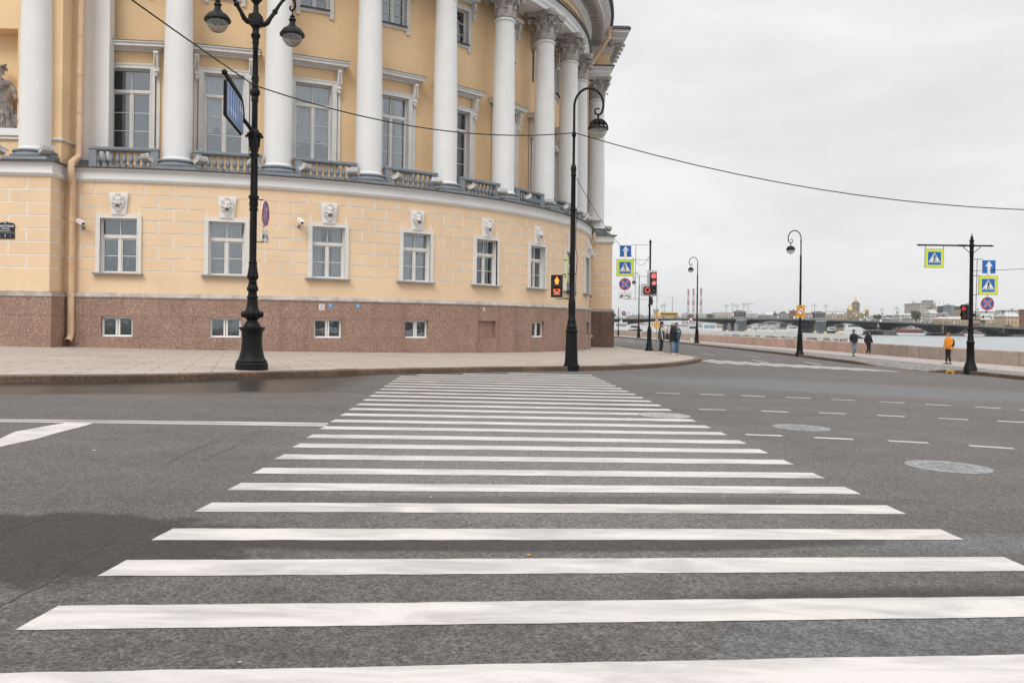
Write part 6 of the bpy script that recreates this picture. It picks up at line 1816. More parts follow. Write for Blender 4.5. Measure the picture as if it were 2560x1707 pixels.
# photographing person in an olive vest, seen from the side (looking right)
p0 = z7(600, 1268)
rt, j, s = person(p0, R_(75), 1.80, 'person in an olive vest and brown knit cap taking a picture with a phone', 'people waiting at the corner',
    J=dict(er=(.20, -.18, 1.20), wr=(.10, -.36, 1.44), el=(-.20, -.20, 1.20), wl=(-.06, -.36, 1.44), kl=(-.10, .02, .50), al=(-.10, .07, .085), tl=(-.115, -.09, .035)),
    top=m_olive, top_hem=.76, sleeves=False, top_fat=.07, trousers=m_denim_d, flare=.012, shoes=m_shoe_w, hair=m_hair_b, cap=m_hair_b, under=m_cream)
mb = MB(); mb.tube([(-.26, .02, 1.38), (-.27, -.06, 1.1), (-.26, -.10, .80)], .022, 5); part('white_strap', mb, m_sign_white, rt)
ph = lambda root, x, y, z, label: None
def held(name, label, cat, root, off, mb, mat):
    M = T(*root.location) @ RZ(root.rotation_euler.z); v = M @ Vector(off)
    o = part(name, mb, mat, None, smooth=False); o.location = v; o.rotation_euler = root.rotation_euler; tag(o, label, cat); return o
mb = MB(); mb.box((0, 0, 0), (.16, .012, .08)); held('phone', 'dark phone held up by the person in the olive vest', 'phone', rt, (.02, -.50, 1.56), mb, m_blackp)
mb = MB(); mb.lathe([(.16, 0), (.19, .03), (.17, .30), (.12, .38)], 14, sq=lambda a: 1 - .45 * abs(math.sin(a))); mb.tube([(-.09, 0, .36), (-.06, 0, .60), (.06, 0, .60), (.09, 0, .36)], .012, 5)
o = held('shoulder_bag', 'dark shoulder bag at the side of the person in the olive vest', 'bag', rt, (-.10, -.34, .80), mb, m_shoe_d)
mb = MB(); mb.prism([(-.13, 0), (.13, 0), (.11, .38), (-.11, .38)], -.06, .06); mb.tube([(-.06, 0, .38), (-.04, 0, .56), (.04, 0, .56), (.06, 0, .38)], .01, 5)
held('carrier_bag', 'brown carrier bag hanging between the two waiting people', 'bag', rt, (.0, -.50, .52), mb, m_bagbrown)
# black jacket, grey hood, looking at a phone
p1 = z7(716, 1283)
rt, j, s = person(p1, R_(62), 1.82, 'person in a black jacket and grey hood, light jeans, looking at a phone', 'people waiting at the corner',
    J=dict(er=(.25, -.02, 1.14), wr=(.06, -.27, 1.20), el=(-.25, -.02, 1.14), wl=(-.06, -.27, 1.22), cr=(0, -.02, 1.71)),
    top=m_blackcloth, top_hem=.72, top_fat=.075, trousers=m_denim_l, flare=.035, shoes=m_shoe_w, hood=m_greyknit)
mb = MB(); mb.box((0, 0, 0), (.08, .02, .15)); held('phone', 'phone in the hands of the person with the grey hood', 'phone', rt, (0, -.40, 1.26), mb, m_blackp)
mb = MB(); mb.ball((0, 0, 0), (.15, .07, .09), 12, 8); mb.tube([(-.12, 0, .05), (-.2, .12, .3), (-.15, .2, .5)], .015, 5); held('waist_bag', 'small black pouch on the hip of the person with the grey hood', 'bag', rt, (-.08, -.21, .93), mb, m_shoe_d)
# teal jacket just behind
p2 = p1 + Vector((.26, .50, -.007)); p2.z = gz(p2.x, .15)
rt, j, s = person(p2, R_(30), 1.76, 'person in a teal jacket and dark hair standing half hidden behind the grey hood', 'people waiting at the corner',
    J=dict(er=(.24, -.04, 1.14), wr=(.13, -.24, 1.04), el=(-.24, .0, 1.14), wl=(-.2, -.15, .92)), top=m_teal, top_hem=.80, top_fat=.06, trousers=m_denim_l, flare=.02, shoes=m_shoe_w, hair=m_hair_b)
mb = MB(); mb.ball((0, 0, 0), (.16, .11, .22), 12, 8); held('backpack', 'teal backpack carried at the side by the person in the teal jacket', 'bag', rt, (.22, .12, 1.0), mb, m_teal)
p3 = p1 + Vector((.12, .85, 0)); p3.z = gz(p3.x, .15)
person(p3, R_(60), 1.68, 'person in wide maroon trousers hidden behind the black jacket', 'people waiting at the corner', top=m_maroon, top_hem=.78, top_fat=.05, trousers=m_maroon, flare=.035, shoes=m_shoe_d, hair=m_hair_b)
# embankment walkers
pw = z8(525, 1297)
person(pw, R_(12), 1.70, 'person in a black sweater and blue jeans walking along the river wall', None,
    J=dict(kr=(.10, -.12, .51), ar=(.085, .16, .15), tr=(.09, .05, .06), kl=(-.085, -.05, .50), al=(-.07, -.06, .085), tl=(-.075, -.22, .035), wr=(.27, .02, .90), wl=(-.26, -.12, .92), er=(.25, .06, 1.14)),
    top=m_blackcloth, top_hem=.90, top_fat=.035, trousers=m_denim_l, shoes=m_shoe_d, hair=m_hair_b)
ph_ = z8(668, 1287)
person(ph_, R_(14), 1.62, 'person in a black hooded tracksuit walking with head bowed, white shoes', None,
    J=dict(kl=(-.08, -.10, .51), al=(-.07, .12, .13), tl=(-.075, -.02, .05), kr=(.08, -.06, .50), ar=(.06, -.09, .085), tr=(.065, -.25, .035), wl=(-.30, -.02, .93), wr=(.32, -.08, .90), el=(-.26, .05, 1.15), er=(.27, .02, 1.13), hd=(0, -.05, 1.64), ch=(0, -.07, 1.57), cr=(0, -.05, 1.70)),
    top=m_blackcloth, top_hem=.88, top_fat=.04, trousers=m_blackcloth, shoes=m_shoe_w, hood=m_blackcloth)
po = z8(1452, 1372)
rt, j, s = person(po, R_(-78), 1.66, 'person in an orange jacket and black trousers with a dark backpack, standing by the river', None,
    J=dict(er=(.24, .02, 1.14), wr=(.17, -.17, 1.0), el=(-.24, .02, 1.14), wl=(-.17, -.17, 1.0), al=(-.10, -.04, .085), tl=(-.115, -.2, .035), ar=(.10, .05, .085), tr=(.115, -.11, .035)),
    top=m_orangej, top_hem=.84, top_fat=.055, trousers=m_blackcloth, shoes=m_shoe_d, hair=m_hair_bl)
mb = MB(); mb.ball((0, 0, 0), (.15, .10, .24), 12, 9); mb.tube([(-.12, -.06, .2), (-.15, -.2, .28), (-.13, -.25, .1)], .02, 5); held('backpack', 'dark backpack on the back of the person in orange', 'bag', rt, (0, .24, 1.12), mb, m_shoe_d)

# ================================================================== ROAD-WORK SIGNS
W0 = at(1641, 842, 92); W0.z = gz(W0.x, .15)
k_ = .2551 * 92 / FPX
def wsign(name, label, y, polys):
    zc = W0.z + 0; p = at(1500 + 556 * .2551, 560 + y * .2551, 92)
    return thing(name, label, 'road sign', p, 0)
o = thing('sign_stand', 'slim stand carrying two warning triangles behind the waiting people', 'stand', (at(1641.8, 800, 92.1).x, 92.1, W0.z), 0)
mb = MB(); mb.tube([(0, 0, 0), (0, 0, 5.2)], .035, 6); mb.box((0, 0, .03), (.6, .5, .06)); part('pole', mb, m_greymetal, o)
tri = lambda s_: [(0, .58 * s_), (-.5 * s_, -.29 * s_), (.5 * s_, -.29 * s_)]
for nm, lb, y, fill, sym in (('warning_triangle', 'yellow narrowing-road warning triangle, upper one on its stand', 894, m_sign_yellow, [[(-.10, -.2), (-.05, -.2), (-.05, .0), (-.02, .2), (-.07, .2), (-.10, .0)], [(.05, -.2), (.10, -.2), (.06, .2), (.02, .2), (.05, .0)]]),
                             ('warning_triangle', 'paler roadworks warning triangle with a digging figure, lower one on its stand', 953, MAT('pale_orange', (.75, .55, .42), .5), [[(-.02, .15), (.05, .12), (.06, .0), (.10, -.2), (.04, -.2), (.0, -.03), (-.08, -.2), (-.13, -.2), (-.05, .02)], [(-.12, -.05), (-.03, .05), (.0, .02), (-.1, -.1)]])):
    o = wsign(nm, lb, y, None); S_ = .62; plate(o, tri(1.0 * S_), MAT('sign_orange_red', (.70, .17, .02), .5)); layer(o, 'field', [[(x * .78, z * .78) for x, z in tri(S_)]], 1, fill); layer(o, 'symbol', [[(x * S_ * .85, z * S_ * .85) for x, z in p] for p in sym], 2, m_sign_black)
p = at(1500 + 552 * .2551, 560 + 997 * .2551, 92); o = thing('round_sign', 'round orange sign lowest on the roadworks stand, partly hidden', 'road sign', p, 0); plate(o, disc(.28), m_sign_orange); layer(o, 'field', [disc(.2)], 1, m_sign_yellow)

# ================================================================== BRIDGE
BY = 480.0; KB = BY / FPX
bx = lambda u, v=800: at(u, v, BY).x
bz = lambda u, v: at(u, v, BY).z
m_brdark = MAT('bridge_iron', (.018, .02, .021), .6, .25, .6)
m_brdeck = MAT('bridge_fascia', (.11, .125, .12), .7, .12, .4)
m_brstone = MAT('bridge_stone', (.09, .088, .085), .85, .3, .25)
m_brpale = MAT('bridge_pier_metal', (.10, .115, .125), .7, .2, .5)
m_pav = MAT('pavilion_stone', (.19, .19, .175), .8, .15, .5)
br = thing('arch_bridge', 'long low grey iron arch bridge over the river with stone piers', 'bridge', (bx(1842), BY, -3.0))
OX, OY, OZ = br.location
DTOP = [(1380, 798.5), (1540, 795.3), (1736, 794.6), (1880, 795.6), (2033, 797.4), (2122, 799.8), (2240, 804), (2400, 811.6), (2560, 820), (2700, 829), (2820, 838)]
def interp(T_, u):
    for (a, b), (c, d) in zip(T_, T_[1:]):
        if a <= u <= c: return b + (d - b) * (u - a) / (c - a)
    return T_[-1][1]
us = [1380 + 10 * i for i in range(145)]
def along(mb, f_lo, f_hi, y0, y1, mi=0, uu=us):
    vs = []; 
    for u in uu:
        x = bx(u) - OX; lo, hi = f_lo(u), f_hi(u)
        vs += [(x, y0, lo - OZ), (x, y1, lo - OZ), (x, y1, hi - OZ), (x, y0, hi - OZ)]
    fs = []
    for i in range(len(uu) - 1):
        for k in range(4): a = i * 4 + k; b = i * 4 + (k + 1) % 4; fs.append((a, b, b + 4, a + 4))
    mb.add(vs, fs, mi)
zt = lambda u: bz(u, interp(DTOP, u))
mb = MB(); along(mb, lambda u: zt(u) - .75, zt, -.6, 24); part('deck', mb, m_brdeck, br, smooth=False)
mb = MB(); along(mb, lambda u: zt(u) + .95, lambda u: zt(u) + 1.1, 0, .2)
for i, u in enumerate([1380 + 5 * k for k in range(288)]): mb.box((bx(u) - OX, .1, zt(u) + .5 - OZ), (.28, .12, .95))
part('railing', mb, m_brdeck, br, smooth=False)
piers_u = [(1836, 1850, True), (2048, 2048, True), (2222, 2222, False), (2389, 2389, False), (2545, 2545, False), (2690, 2690, False)]
edges_u = [1400, 1560, 1843, 2049, 2222, 2389, 2545, 2690, 2820]
halfw = [6, 8, 15, 16, 18, 20, 22, 20, 10]
for i in range(len(edges_u) - 1):
    a = edges_u[i] + halfw[i]; b = edges_u[i + 1] - halfw[i + 1]
    n = 24; uu = [a + (b - a) * k / n for k in range(n + 1)]
    drop = 3.6 if i > 1 else 2.2
    def lo(u, a=a, b=b, drop=drop):
        e = (u - a) / (b - a) * 2 - 1; return zt(u) - 1.35 - drop * e * e
    mb = MB(); along(mb, lo, lambda u: lo(u) + .55, .4, 1.0, uu=uu); along(mb, lambda u: zt(u) - 1.25, lambda u: zt(u) - .75, .3, 1.1, uu=uu)
    along(mb, lambda u: lo(u) + .1, lambda u: zt(u) - .8, 6, 22, uu=uu)
    m_ = 22
    for k in range(m_):
        u0, u1 = a + (b - a) * k / m_, a + (b - a) * (k + 1) / m_
        l0, l1 = lo(u0) + .3, lo(u1) + .3; h0, h1 = zt(u0) - 1.1, zt(u1) - 1.1
        if h0 - l0 > .5:
            mb.tube([(bx(u0) - OX, .7, l0 - OZ), (bx(u1) - OX, .7, h1 - OZ)], .13, 4); mb.tube([(bx(u0) - OX, .7, h0 - OZ), (bx(u1) - OX, .7, l1 - OZ)], .13, 4)
    part('arch_span', mb, m_brdark, br, smooth=False)
for ui, (ua, uc, tower) in enumerate(piers_u):
    x = bx(uc) - OX
    hw = 3.3 if tower else 3.6
    mb = MB()
    if tower:
        P = [(-hw * 1.05, -3.4), (hw * 1.05, -3.4), (hw * 1.02, -1.2), (hw * .92, .5), (hw * .85, zt(uc) - .8), (-hw * .85, zt(uc) - .8), (-hw * .92, .5), (-hw * 1.02, -1.2)]
        mb.prism([(x + p[0], p[1] - OZ) for p in P], -2.5, 26)
        for k in range(7): mb.box((x + (k - 3) * .82, -2.6, 1.2 - OZ), (.16, .3, 5.6))
        o = part('pier', mb, m_brpale, br, smooth=False)
        mb = MB(); zb = zt(uc) - OZ
        mb.box((x, 1, zb - .2), (hw * 2.4, 7, .9))
        for k in range(6): mb.box((x - 2.6 + 1.04 * k, -1.4, zb + 1.95), (.38, .4, 2.5))
        mb.box((x, .8, zb + .75), (6.2, 4.8, .5)); mb.box((x, .8, zb + 3.35), (6.4, 5, .45)); mb.box((x, .8, zb + 3.75), (5.6, 4.2, .4)); mb.box((x - .2, .8, zb + 4.15), (3.2, 2.4, .5))
        pv_ = part('pavilion', mb, m_pav, br, smooth=False)
        mb = MB(); mb.box((x, .9, zb + 1.95), (5.4, 3.9, 2.5)); part('pavilion_glazing', mb, m_blind, pv_, smooth=False)
        for k in range(5):
            mb = MB(); mb.ball((x - 2.4 + 1.2 * k, -3.2, zt(uc) - 1.1 - OZ), .28, 8, 6); part('lamp_globe', mb, m_sign_white, o)
    else:
        mb.slab([(x - hw, -2), (x, -5), (x + hw, -2), (x + hw, 26), (x - hw, 26)], -.5, 4.6 - 3.4 + zt(uc) * 0 + (1.0 if ui < 3 else .2)); mb.slab([(x - hw * 1.15, -3), (x, -6), (x + hw * 1.15, -3), (x + hw * 1.15, 27), (x - hw * 1.15, 27)], -.6, .5)
        o = part('pier', mb, m_brstone, br, smooth=False)
# lamps along the bridge
def bridge_lamp():
    r = thing('bridge_lamp', 'two-globe lamp on the bridge', 'street lamp', (0, 0, 0), 0, 'tall lamps along the bridge')
    mb = MB(); mb.lathe([(.35, -1), (.3, 1.2), (.16, 1.5), (.13, 8.4), (.22, 8.6), (.10, 8.8), (.04, 9.9)], 8); part('post', mb, m_greymetal, r)
    for s_ in (-1, 1):
        mb = MB(); mb.tube([(0, 0, 8.3), (s_ * .5, 0, 8.7), (s_ * 1.0, 0, 8.5), (s_ * 1.0, 0, 8.1)], .08, 5); mb.lathe([(.35, 0), (.15, .4), (.08, .5)], 8, M=T(s_ * 1.0, 0, 7.7)); mb.ball((s_ * 1.0, 0, 7.6), .26, 7, 5); part('lantern', mb, m_greymetal, r)
    return r
bl0 = bridge_lamp()
lampspec = [(1656, 757, 'left one of the two bridge lamps over the yellow coach', 14), (1661, 755, 'right one of the two bridge lamps over the yellow coach', 2), (1816, 757, 'bridge lamp left of the nearer pavilion', 14), (1832, 754, 'bridge lamp at the left corner of the left pavilion', 2), (1843, 757, 'bridge lamp rising behind the left pavilion', 14), (1860, 754, 'bridge lamp at the right corner of the left pavilion', 2),
            (2012, 760, 'bridge lamp half hidden behind the orange notice', 14), (2036, 756, 'bridge lamp at the left corner of the right pavilion', 2), (2065, 757, 'bridge lamp at the right corner of the right pavilion', 2), (2205, 767, 'bridge lamp right of the golden-domed church', 2), (2242, 763, 'bridge lamp left of the round green tree', 2), (2367, 775, 'bridge lamp left of the sideways signal', 14)]
for i, (u, v, lab, dy) in enumerate(lampspec):
    o = bl0 if i == 0 else dup(bl0)
    p = at(u, v, BY + dy); zb = zt(u) - .2
    o.location = (p.x, BY + dy, zb); k = max(.6, (p.z - zb) / 9.9); o.scale = (k, k, k); o['label'] = lab
bl0['label'] = lampspec[0][2]
# trolley-wire mast
p = at(1681, 741, BY + 6); o = thing('wire_mast', 'tall plain mast holding trolley wires, above the yellow coach', 'mast', (p.x, BY + 6, zt(1681) - .3)); mb = MB(); mb.lathe([(.22, -.5), (.15, p.z - zt(1681) + .3)], 8); part('pole', mb, m_greymetal, o)
def far_wire(a, b, sag, label, r=.05):
    P = [a.lerp(b, k / 12) - Vector((0, 0, sag * 4 * (k / 12) * (1 - k / 12))) for k in range(13)]
    mb = MB(); mb.tube(P, r, 4); tag(part('trolley_wire', mb, m_wire, None), label, 'wire')
far_wire(at(1680, 742, BY + 6), at(1525, 716, BY - 60), 1.0, 'thin trolley wire from the mast to the left, behind the road signs', .035)
far_wire(at(1682, 743, BY + 6), at(1710, 776, BY + 40), .2, 'thin wire sloping down right of the mast', .035)
# vehicles on the bridge
def coach(u0, u1, col, label, dy, cat='coach', h=3.2):
    a = at(u0, 790, BY + dy); b = at(u1, 790, BY + dy); L = b.x - a.x; um = (u0 + u1) / 2
    o = thing('coach' if L > 7 else 'parked_car', label, cat, ((a.x + b.x) / 2, BY + dy, zt(um)), 0)
    m_ = MAT('vehicle_paint', col, .35, .05); mb = MB()
    if L > 7:
        mb.prism([(-L / 2, .35), (L / 2, .35), (L / 2, h * .45), (L / 2 - .35, h), (-L / 2 + .1, h), (-L / 2, h * .9)], -1.2, 1.2); part('body', mb, m_, o, smooth=False)
        mb = MB(); mb.box((0, -1.21, h * .68), (L * .92, .04, h * .3)); mb.box((L / 2 - .1, 0, h * .66), (.2, 2.1, h * .4)); part('window_band', mb, m_blind, o, smooth=False)
    else:
        mb.prism([(-L / 2, .25), (L / 2, .25), (L / 2, .75), (L * .28, .9), (L * .1, 1.45), (-L * .28, 1.45), (-L * .42, .95), (-L / 2, .85)], -.85, .85); part('body', mb, m_, o, smooth=True, ang=60)
        mb = MB(); mb.prism([(L * .24, .92), (L * .08, 1.38), (-L * .25, 1.38), (-L * .36, .95)], -.87, .87); part('windows', mb, m_blind, o, smooth=False)
    for s_ in (-.32, .32):
        mb = MB(); mb.lathe([(.42 if L > 7 else .32, -.12), (.42 if L > 7 else .32, .12)], 12, M=T(s_ * L, -1.15 if L > 7 else -.8, .4) @ RX(pi / 2)); part('wheel', mb, m_shoe_d, o)
    return o
coach(1650, 1694, (.62, .38, .05), 'yellow coach on the bridge behind the mast', 5)
coach(1676, 1697, (.30, .04, .05), 'red and dark coach just behind the yellow coach', 9, h=3.9)
coach(2325, 2333, (.55, .56, .56), 'white van on the bridge right of the round tree', 4, 'van')
coach(2434, 2450, (.20, .02, .03), 'dark red lorry on the bridge behind the spear-topped post', 5, 'lorry', 2.6)
coach(2512, 2530, (.10, .09, .09), 'dark lorry box on the bridge under the pale facade', 5, 'lorry', 2.9)
for (u, c, lb) in ((2156, (.5, .5, .5), 'silver car on the bridge below the church'), (2186, (.55, .55, .55), 'white car on the bridge right of the church'), (2310, (.6, .6, .6), 'white car on the bridge beside the round tree'), (2392, (.62, .62, .62), 'white car on the bridge left of the sideways signal')):
    coach(u - 8, u + 8, c, lb, 4, 'car')
# navigation boards on the bridge
for u, v, kind, lb in ((1945, 793, 'd', 'white diamond navigation board on the bridge, left of the orange notice'), (2152, 799.5, 'd', 'white diamond navigation board on the bridge below the church'), (1986, 793.5, 's', 'white square board on the bridge just left of the orange notice'), (2202, 801.5, 's', 'white square board on the bridge right of the church')):
    p = at(u, v, BY - 1.2); o = thing('navigation_board', lb, 'board', p, 0); s_ = .62
    plate(o, [(0, s_), (-s_, 0), (0, -s_), (s_, 0)] if kind == 'd' else rrect(1.05, 1.2, .05))
    layer(o, 'mark', [[(-.1, -.1), (.1, -.1), (.1, .1), (-.1, .1)]], 3, m_greymetal)

# ================================================================== RIVER CRAFT AND LANDING STAGE
m_boatw = MAT('boat_white', (.62, .63, .63), .5, .08, .5)
m_awn = MAT('awning_sheet', (.30, .29, .265), .7, .12, .4, streak=.2)
m_bluewin = MAT('blue_glass', (.22, .30, .36), .15, .2, .5)
ls = thing('landing_stage', 'long floating landing stage with a pale pitched awning behind the river wall', 'landing stage', (70, 265, -3.0))
A0 = at(1662, 823, 345); A1 = at(2140, 835.5, 205)
dvec = (A1 - A0); L_ = dvec.length; d_ = dvec.normalized(); side_ = Vector((d_.y, -d_.x, 0)).normalized()
if side_.y > 0: side_ = -side_
mb = MB(); off = Vector(ls.location)
n = 26
for i in range(n):
    a, b = A0.lerp(A1, i / n + .0008), A0.lerp(A1, (i + 1) / n - .0008)
    vs = [a + side_ * 2.3 - Vector((0, 0, 1.15)) - off, b + side_ * 2.3 - Vector((0, 0, 1.15)) - off, b - off, a - off, a - side_ * 2.3 - Vector((0, 0, 1.0)) - off, b - side_ * 2.3 - Vector((0, 0, 1.0)) - off]
    vs += [v - Vector((0, 0, .10)) for v in vs]
    mb.add(vs, [(0, 1, 2, 3), (3, 2, 5, 4), (6, 9, 8, 7), (9, 10, 11, 8), (0, 6, 7, 1), (4, 5, 11, 10), (0, 3, 9, 6), (3, 4, 10, 9), (1, 7, 8, 2), (2, 8, 11, 5)])
part('awning', mb, m_awn, ls, smooth=False)
for i in range(n + 1):
    mb = MB(); a = A0.lerp(A1, i / n) - off
    for s_ in (1, -1):
        p = a + side_ * 2.2 * s_ - Vector((0, 0, 1.2)); mb.tube([p, Vector((p.x, p.y, .3))], .09, 5)
    if i < n and i % 2 == 0:
        b = A0.lerp(A1, (i + 1) / n) - off
        mb.tube([a + side_ * 2.2 - Vector((0, 0, 1.2)), Vector(((b + side_ * 2.2).x, (b + side_ * 2.2).y, .5))], .06, 4)
        mb.tube([Vector(((a + side_ * 2.2).x, (a + side_ * 2.2).y, .5)), b + side_ * 2.2 - Vector((0, 0, 1.2))], .06, 4)
    mb.tube([a + side_ * 2.25 - Vector((0, 0, 1.2)), a, a - side_ * 2.25 - Vector((0, 0, 1.05))], .09, 5)
    part('frame_bay', mb, m_greymetal, ls)
mb = MB(); c0, c1 = A0 - off - d_ * 4, A1 - off + d_ * 2
mb.slab([tuple((c0 + side_ * 3).xy), tuple((c1 + side_ * 3).xy), tuple((c1 - side_ * 3).xy), tuple((c0 - side_ * 3).xy)], -.5, .55); part('pontoon', mb, MAT('pontoon_grey', (.3, .3, .29), .8, .2, .4), ls, smooth=False)
for k in range(9):
    mb = MB(); e = k / 8; p = (A0 - off).lerp(A1 - off, .55 + .45 * e) + side_ * 2.95
    mb.box((p.x, p.y, 1.2), (1.2 if k % 3 else 2.5, .08, 1.1))
    part('side_panel', mb, m_greymetal, ls, smooth=False)
def boat(u0, u1, v0, v1, Y, label, kind='cabin', hull=None, deck=None, win=None, cat='boat'):
    "hull from u0 to u1, waterline at the river, cabin reaching v0"
    a = at(u0, v1, Y); b = at(u1, v1, Y); L = b.x - a.x; top = at((u0 + u1) / 2, v0, Y).z
    o = thing('river_boat', label, cat, ((a.x + b.x) / 2, Y, -3.05), 0)
    Ht = max(1.2, top + 3.05); hh = Ht * (.42 if kind != 'barge' else .5)
    mb = MB(); W = max(1.6, L * .16)
    outl = [(-L / 2, -W * .55), (L * .3, -W), (L * .44, -W * .6), (L / 2, 0), (L * .44, W * .6), (L * .3, W), (-L / 2, W * .55)]
    vs = [(x * .94, y * .8, -.3) for x, y in outl] + [(x, y, hh * (1 + .25 * max(0, x / L) * 1.5)) for x, y in outl]; m_ = len(outl)
    mb.add(vs, [tuple(range(m_)), tuple(reversed(range(m_, 2 * m_)))] + [(i, i + m_, (i + 1) % m_ + m_, (i + 1) % m_) for i in range(m_)]); part('hull', mb, hull or m_boatw, o, smooth=False)
    if kind == 'barge':
        mb = MB(); mb.box((-L * .3, 0, hh + (Ht - hh) / 2), (L * .2, W, Ht - hh)); part('cabin', mb, deck or m_boatw, o, smooth=False); return o
    mb = MB(); mb.prism([(-L * .42, hh), (L * .22, hh), (L * .14, Ht), (-L * .42, Ht)], -W * .62, W * .62); mb.box((-L * .12, 0, Ht + .08), (L * .66, W * 1.35, .16)); c = part('cabin', mb, deck or m_boatw, o, smooth=False)
    mb = MB(); mb.box((-L * .12, 0, hh + (Ht - hh) * .55), (L * .50, W * 1.26, (Ht - hh) * .45)); part('window_band', mb, win or m_blind, c, smooth=False)
    if kind == 'mast':
        mb = MB(); mb.tube([(-L * .1, 0, Ht), (-L * .1, 0, Ht * 1.7)], .15, 6); mb.tube([(L * .2, 0, hh), (L * .2, 0, Ht * 1.5)], .12, 6); part('mast', mb, m_sign_orange, o)
    return o
boat(1752, 1806, 808, 824, 352, 'white excursion boat with big pale blue windows, left of the bridge pier', win=m_bluewin)
boat(1718, 1752, 812, 822, 380, 'cluttered white boat under the striped windsock')
boat(1532, 1585, 806, 820, 440, 'white moored boats at the far left behind the thin far post', win=m_greymetal)
boat(1572, 1606, 811, 821, 420, 'dark-hulled tug left of the traffic-light post', hull=m_brdark)
boat(2110, 2166, 810, 828.5, 800, 'big white ship with orange masts under the bridge, below the church', 'mast', cat='ship')
boat(2310, 2356, 819, 833, 640, 'blue-grey tarpaulined barge under the right spans', 'cabin', hull=m_bluewin, deck=m_bluewin)
boat(2242, 2312, 818, 832, 690, 'long rust-red barge under the right spans', 'barge', hull=MAT('rust_red_hull', (.16, .045, .035), .8, .2, .3), deck=MAT('rust_red_cabin', (.25, .12, .09), .8, .2, .3))
boat(2068, 2096, 818, 826, 560, 'small dark launch just right of the second pier', hull=m_brdark)
boat(1965, 2006, 815, 826, 620, 'white cruiser glimpsed left of the second pier')
for (u, Y, lb) in ((1890, 430, 'white motorboat in the crowd of boats, left'), (1912, 460, 'white motorboat in the crowd of boats, middle'), (1933, 440, 'white motorboat in the crowd of boats, right')):
    boat(u - 12, u + 12, 816, 823, Y, lb)
# striped windsock over the boats
p = at(1722, 803, 345); o = thing('windsock', 'red and white striped cone leaning above the white boats', 'windsock', p, 0)
M = RY(R_(-125))
for k in range(5):
    mb = MB(); r0, r1 = .62 - .08 * k, .62 - .08 * (k + 1); mb.lathe([(r0, -.62 * k), (r1, -.62 * (k + 1))], 14, M=T(1.6, 0, 1.2) @ RY(R_(52))); part('stripe', mb, m_sign_red if k % 2 == 0 else m_sign_white, o)
mb = MB(); mb.tube([(1.75, 0, 1.2), (1.75, 0, -5)], .08, 5); part('pole', mb, m_greymetal, o)
# lattice gangways
def gangway(u0, u1, v0, v1, Y, label):
    a, b = at(u0, v1, Y), at(u1, v1, Y); h = at(u0, v0, Y).z - a.z; o = thing('gangway', label, 'gangway', a, 0); L = b.x - a.x; mb = MB()
    for y in (0, 1.6):
        mb.tube([(0, y, h), (L, y, h)], .10, 4); mb.tube([(0, y, .1), (L, y, .1)], .10, 4)
        for k in range(9): mb.tube([(L * k / 9, y, .1), (L * (k + 1) / 9, y, h)], .07, 4); mb.tube([(L * k / 9, y, .1), (L * k / 9, y, h)], .06, 4)
    part('lattice', mb, m_floodl, o)
    mb = MB(); mb.box((L / 2, .8, .05), (L, 1.6, .1)); part('walkway', mb, m_greymetal, o, smooth=False)
    mb = MB()
    for e in (.15, .85): mb.tube([(L * e, .8, 0), (L * e, .8, -3.05 - a.z)], .15, 5)
    part('support', mb, m_greymetal, o); return o
gangway(1880, 1950, 811, 825, 350, 'long pale lattice gangway among the boats')
for u, lb in ((1822.5, 'tall pale ladder frame left of the left bridge pier'), (1840, 'tall pale ladder frame in front of the left bridge pier'), (1977, 'tall pale ladder frame left of the big embankment lamp')):
    a = at(u - 2.6, 826, 345); o = thing('ladder_frame', lb, 'frame', (a.x, 345, -3.0), 0, 'ladder frames on the pontoons'); h = at(u, 809, 345).z + 3; mb = MB(); w_ = 5.2 * 345 / FPX
    mb.tube([(0, 0, 0), (0, 0, h - .3), (w_ * .2, 0, h), (w_ * .8, 0, h), (w_, 0, h - .3), (w_, 0, 0)], .09, 5)
    for k in range(4): mb.tube([(0, 0, h * (.3 + .16 * k)), (w_, 0, h * (.3 + .16 * k))], .06, 4)
    part('frame', mb, m_floodl, o)
for u, v, lb in ((1817, 826, 'yellow mooring buoy left of the left bridge pier'), (1865, 826.5, 'yellow mooring buoy right of the left bridge pier'), (1943.5, 828.5, 'yellow mooring buoy midway along the awning'), (1968, 828, 'dull yellow mooring buoy left of the big embankment lamp'), (2038, 829, 'brownish mooring buoy right of the big embankment lamp'), (2063, 831, 'bright yellow mooring buoy near the awning\'s right half'), (2092, 831, 'small yellow buoy beside a dark launch'), (2105, 831.5, 'yellow buoy nearest the awning\'s right end')):
    Y = 260 if u > 2000 else 330
    p = at(u, v, Y); o = thing('mooring_buoy', lb, 'buoy', (p.x, Y, -3.0), 0, 'yellow mooring buoys'); hz = p.z + 3.0; mb = MB(); mb.lathe([(.6, -.3), (.6, hz - .5), (.35, hz - .2), (.1, hz)], 10); part('base', mb, m_greymetal, o); mb = MB(); mb.ball((0, 0, hz - .1), (.42, .42, .33), 10, 7); part('float', mb, m_sign_yellow, o)

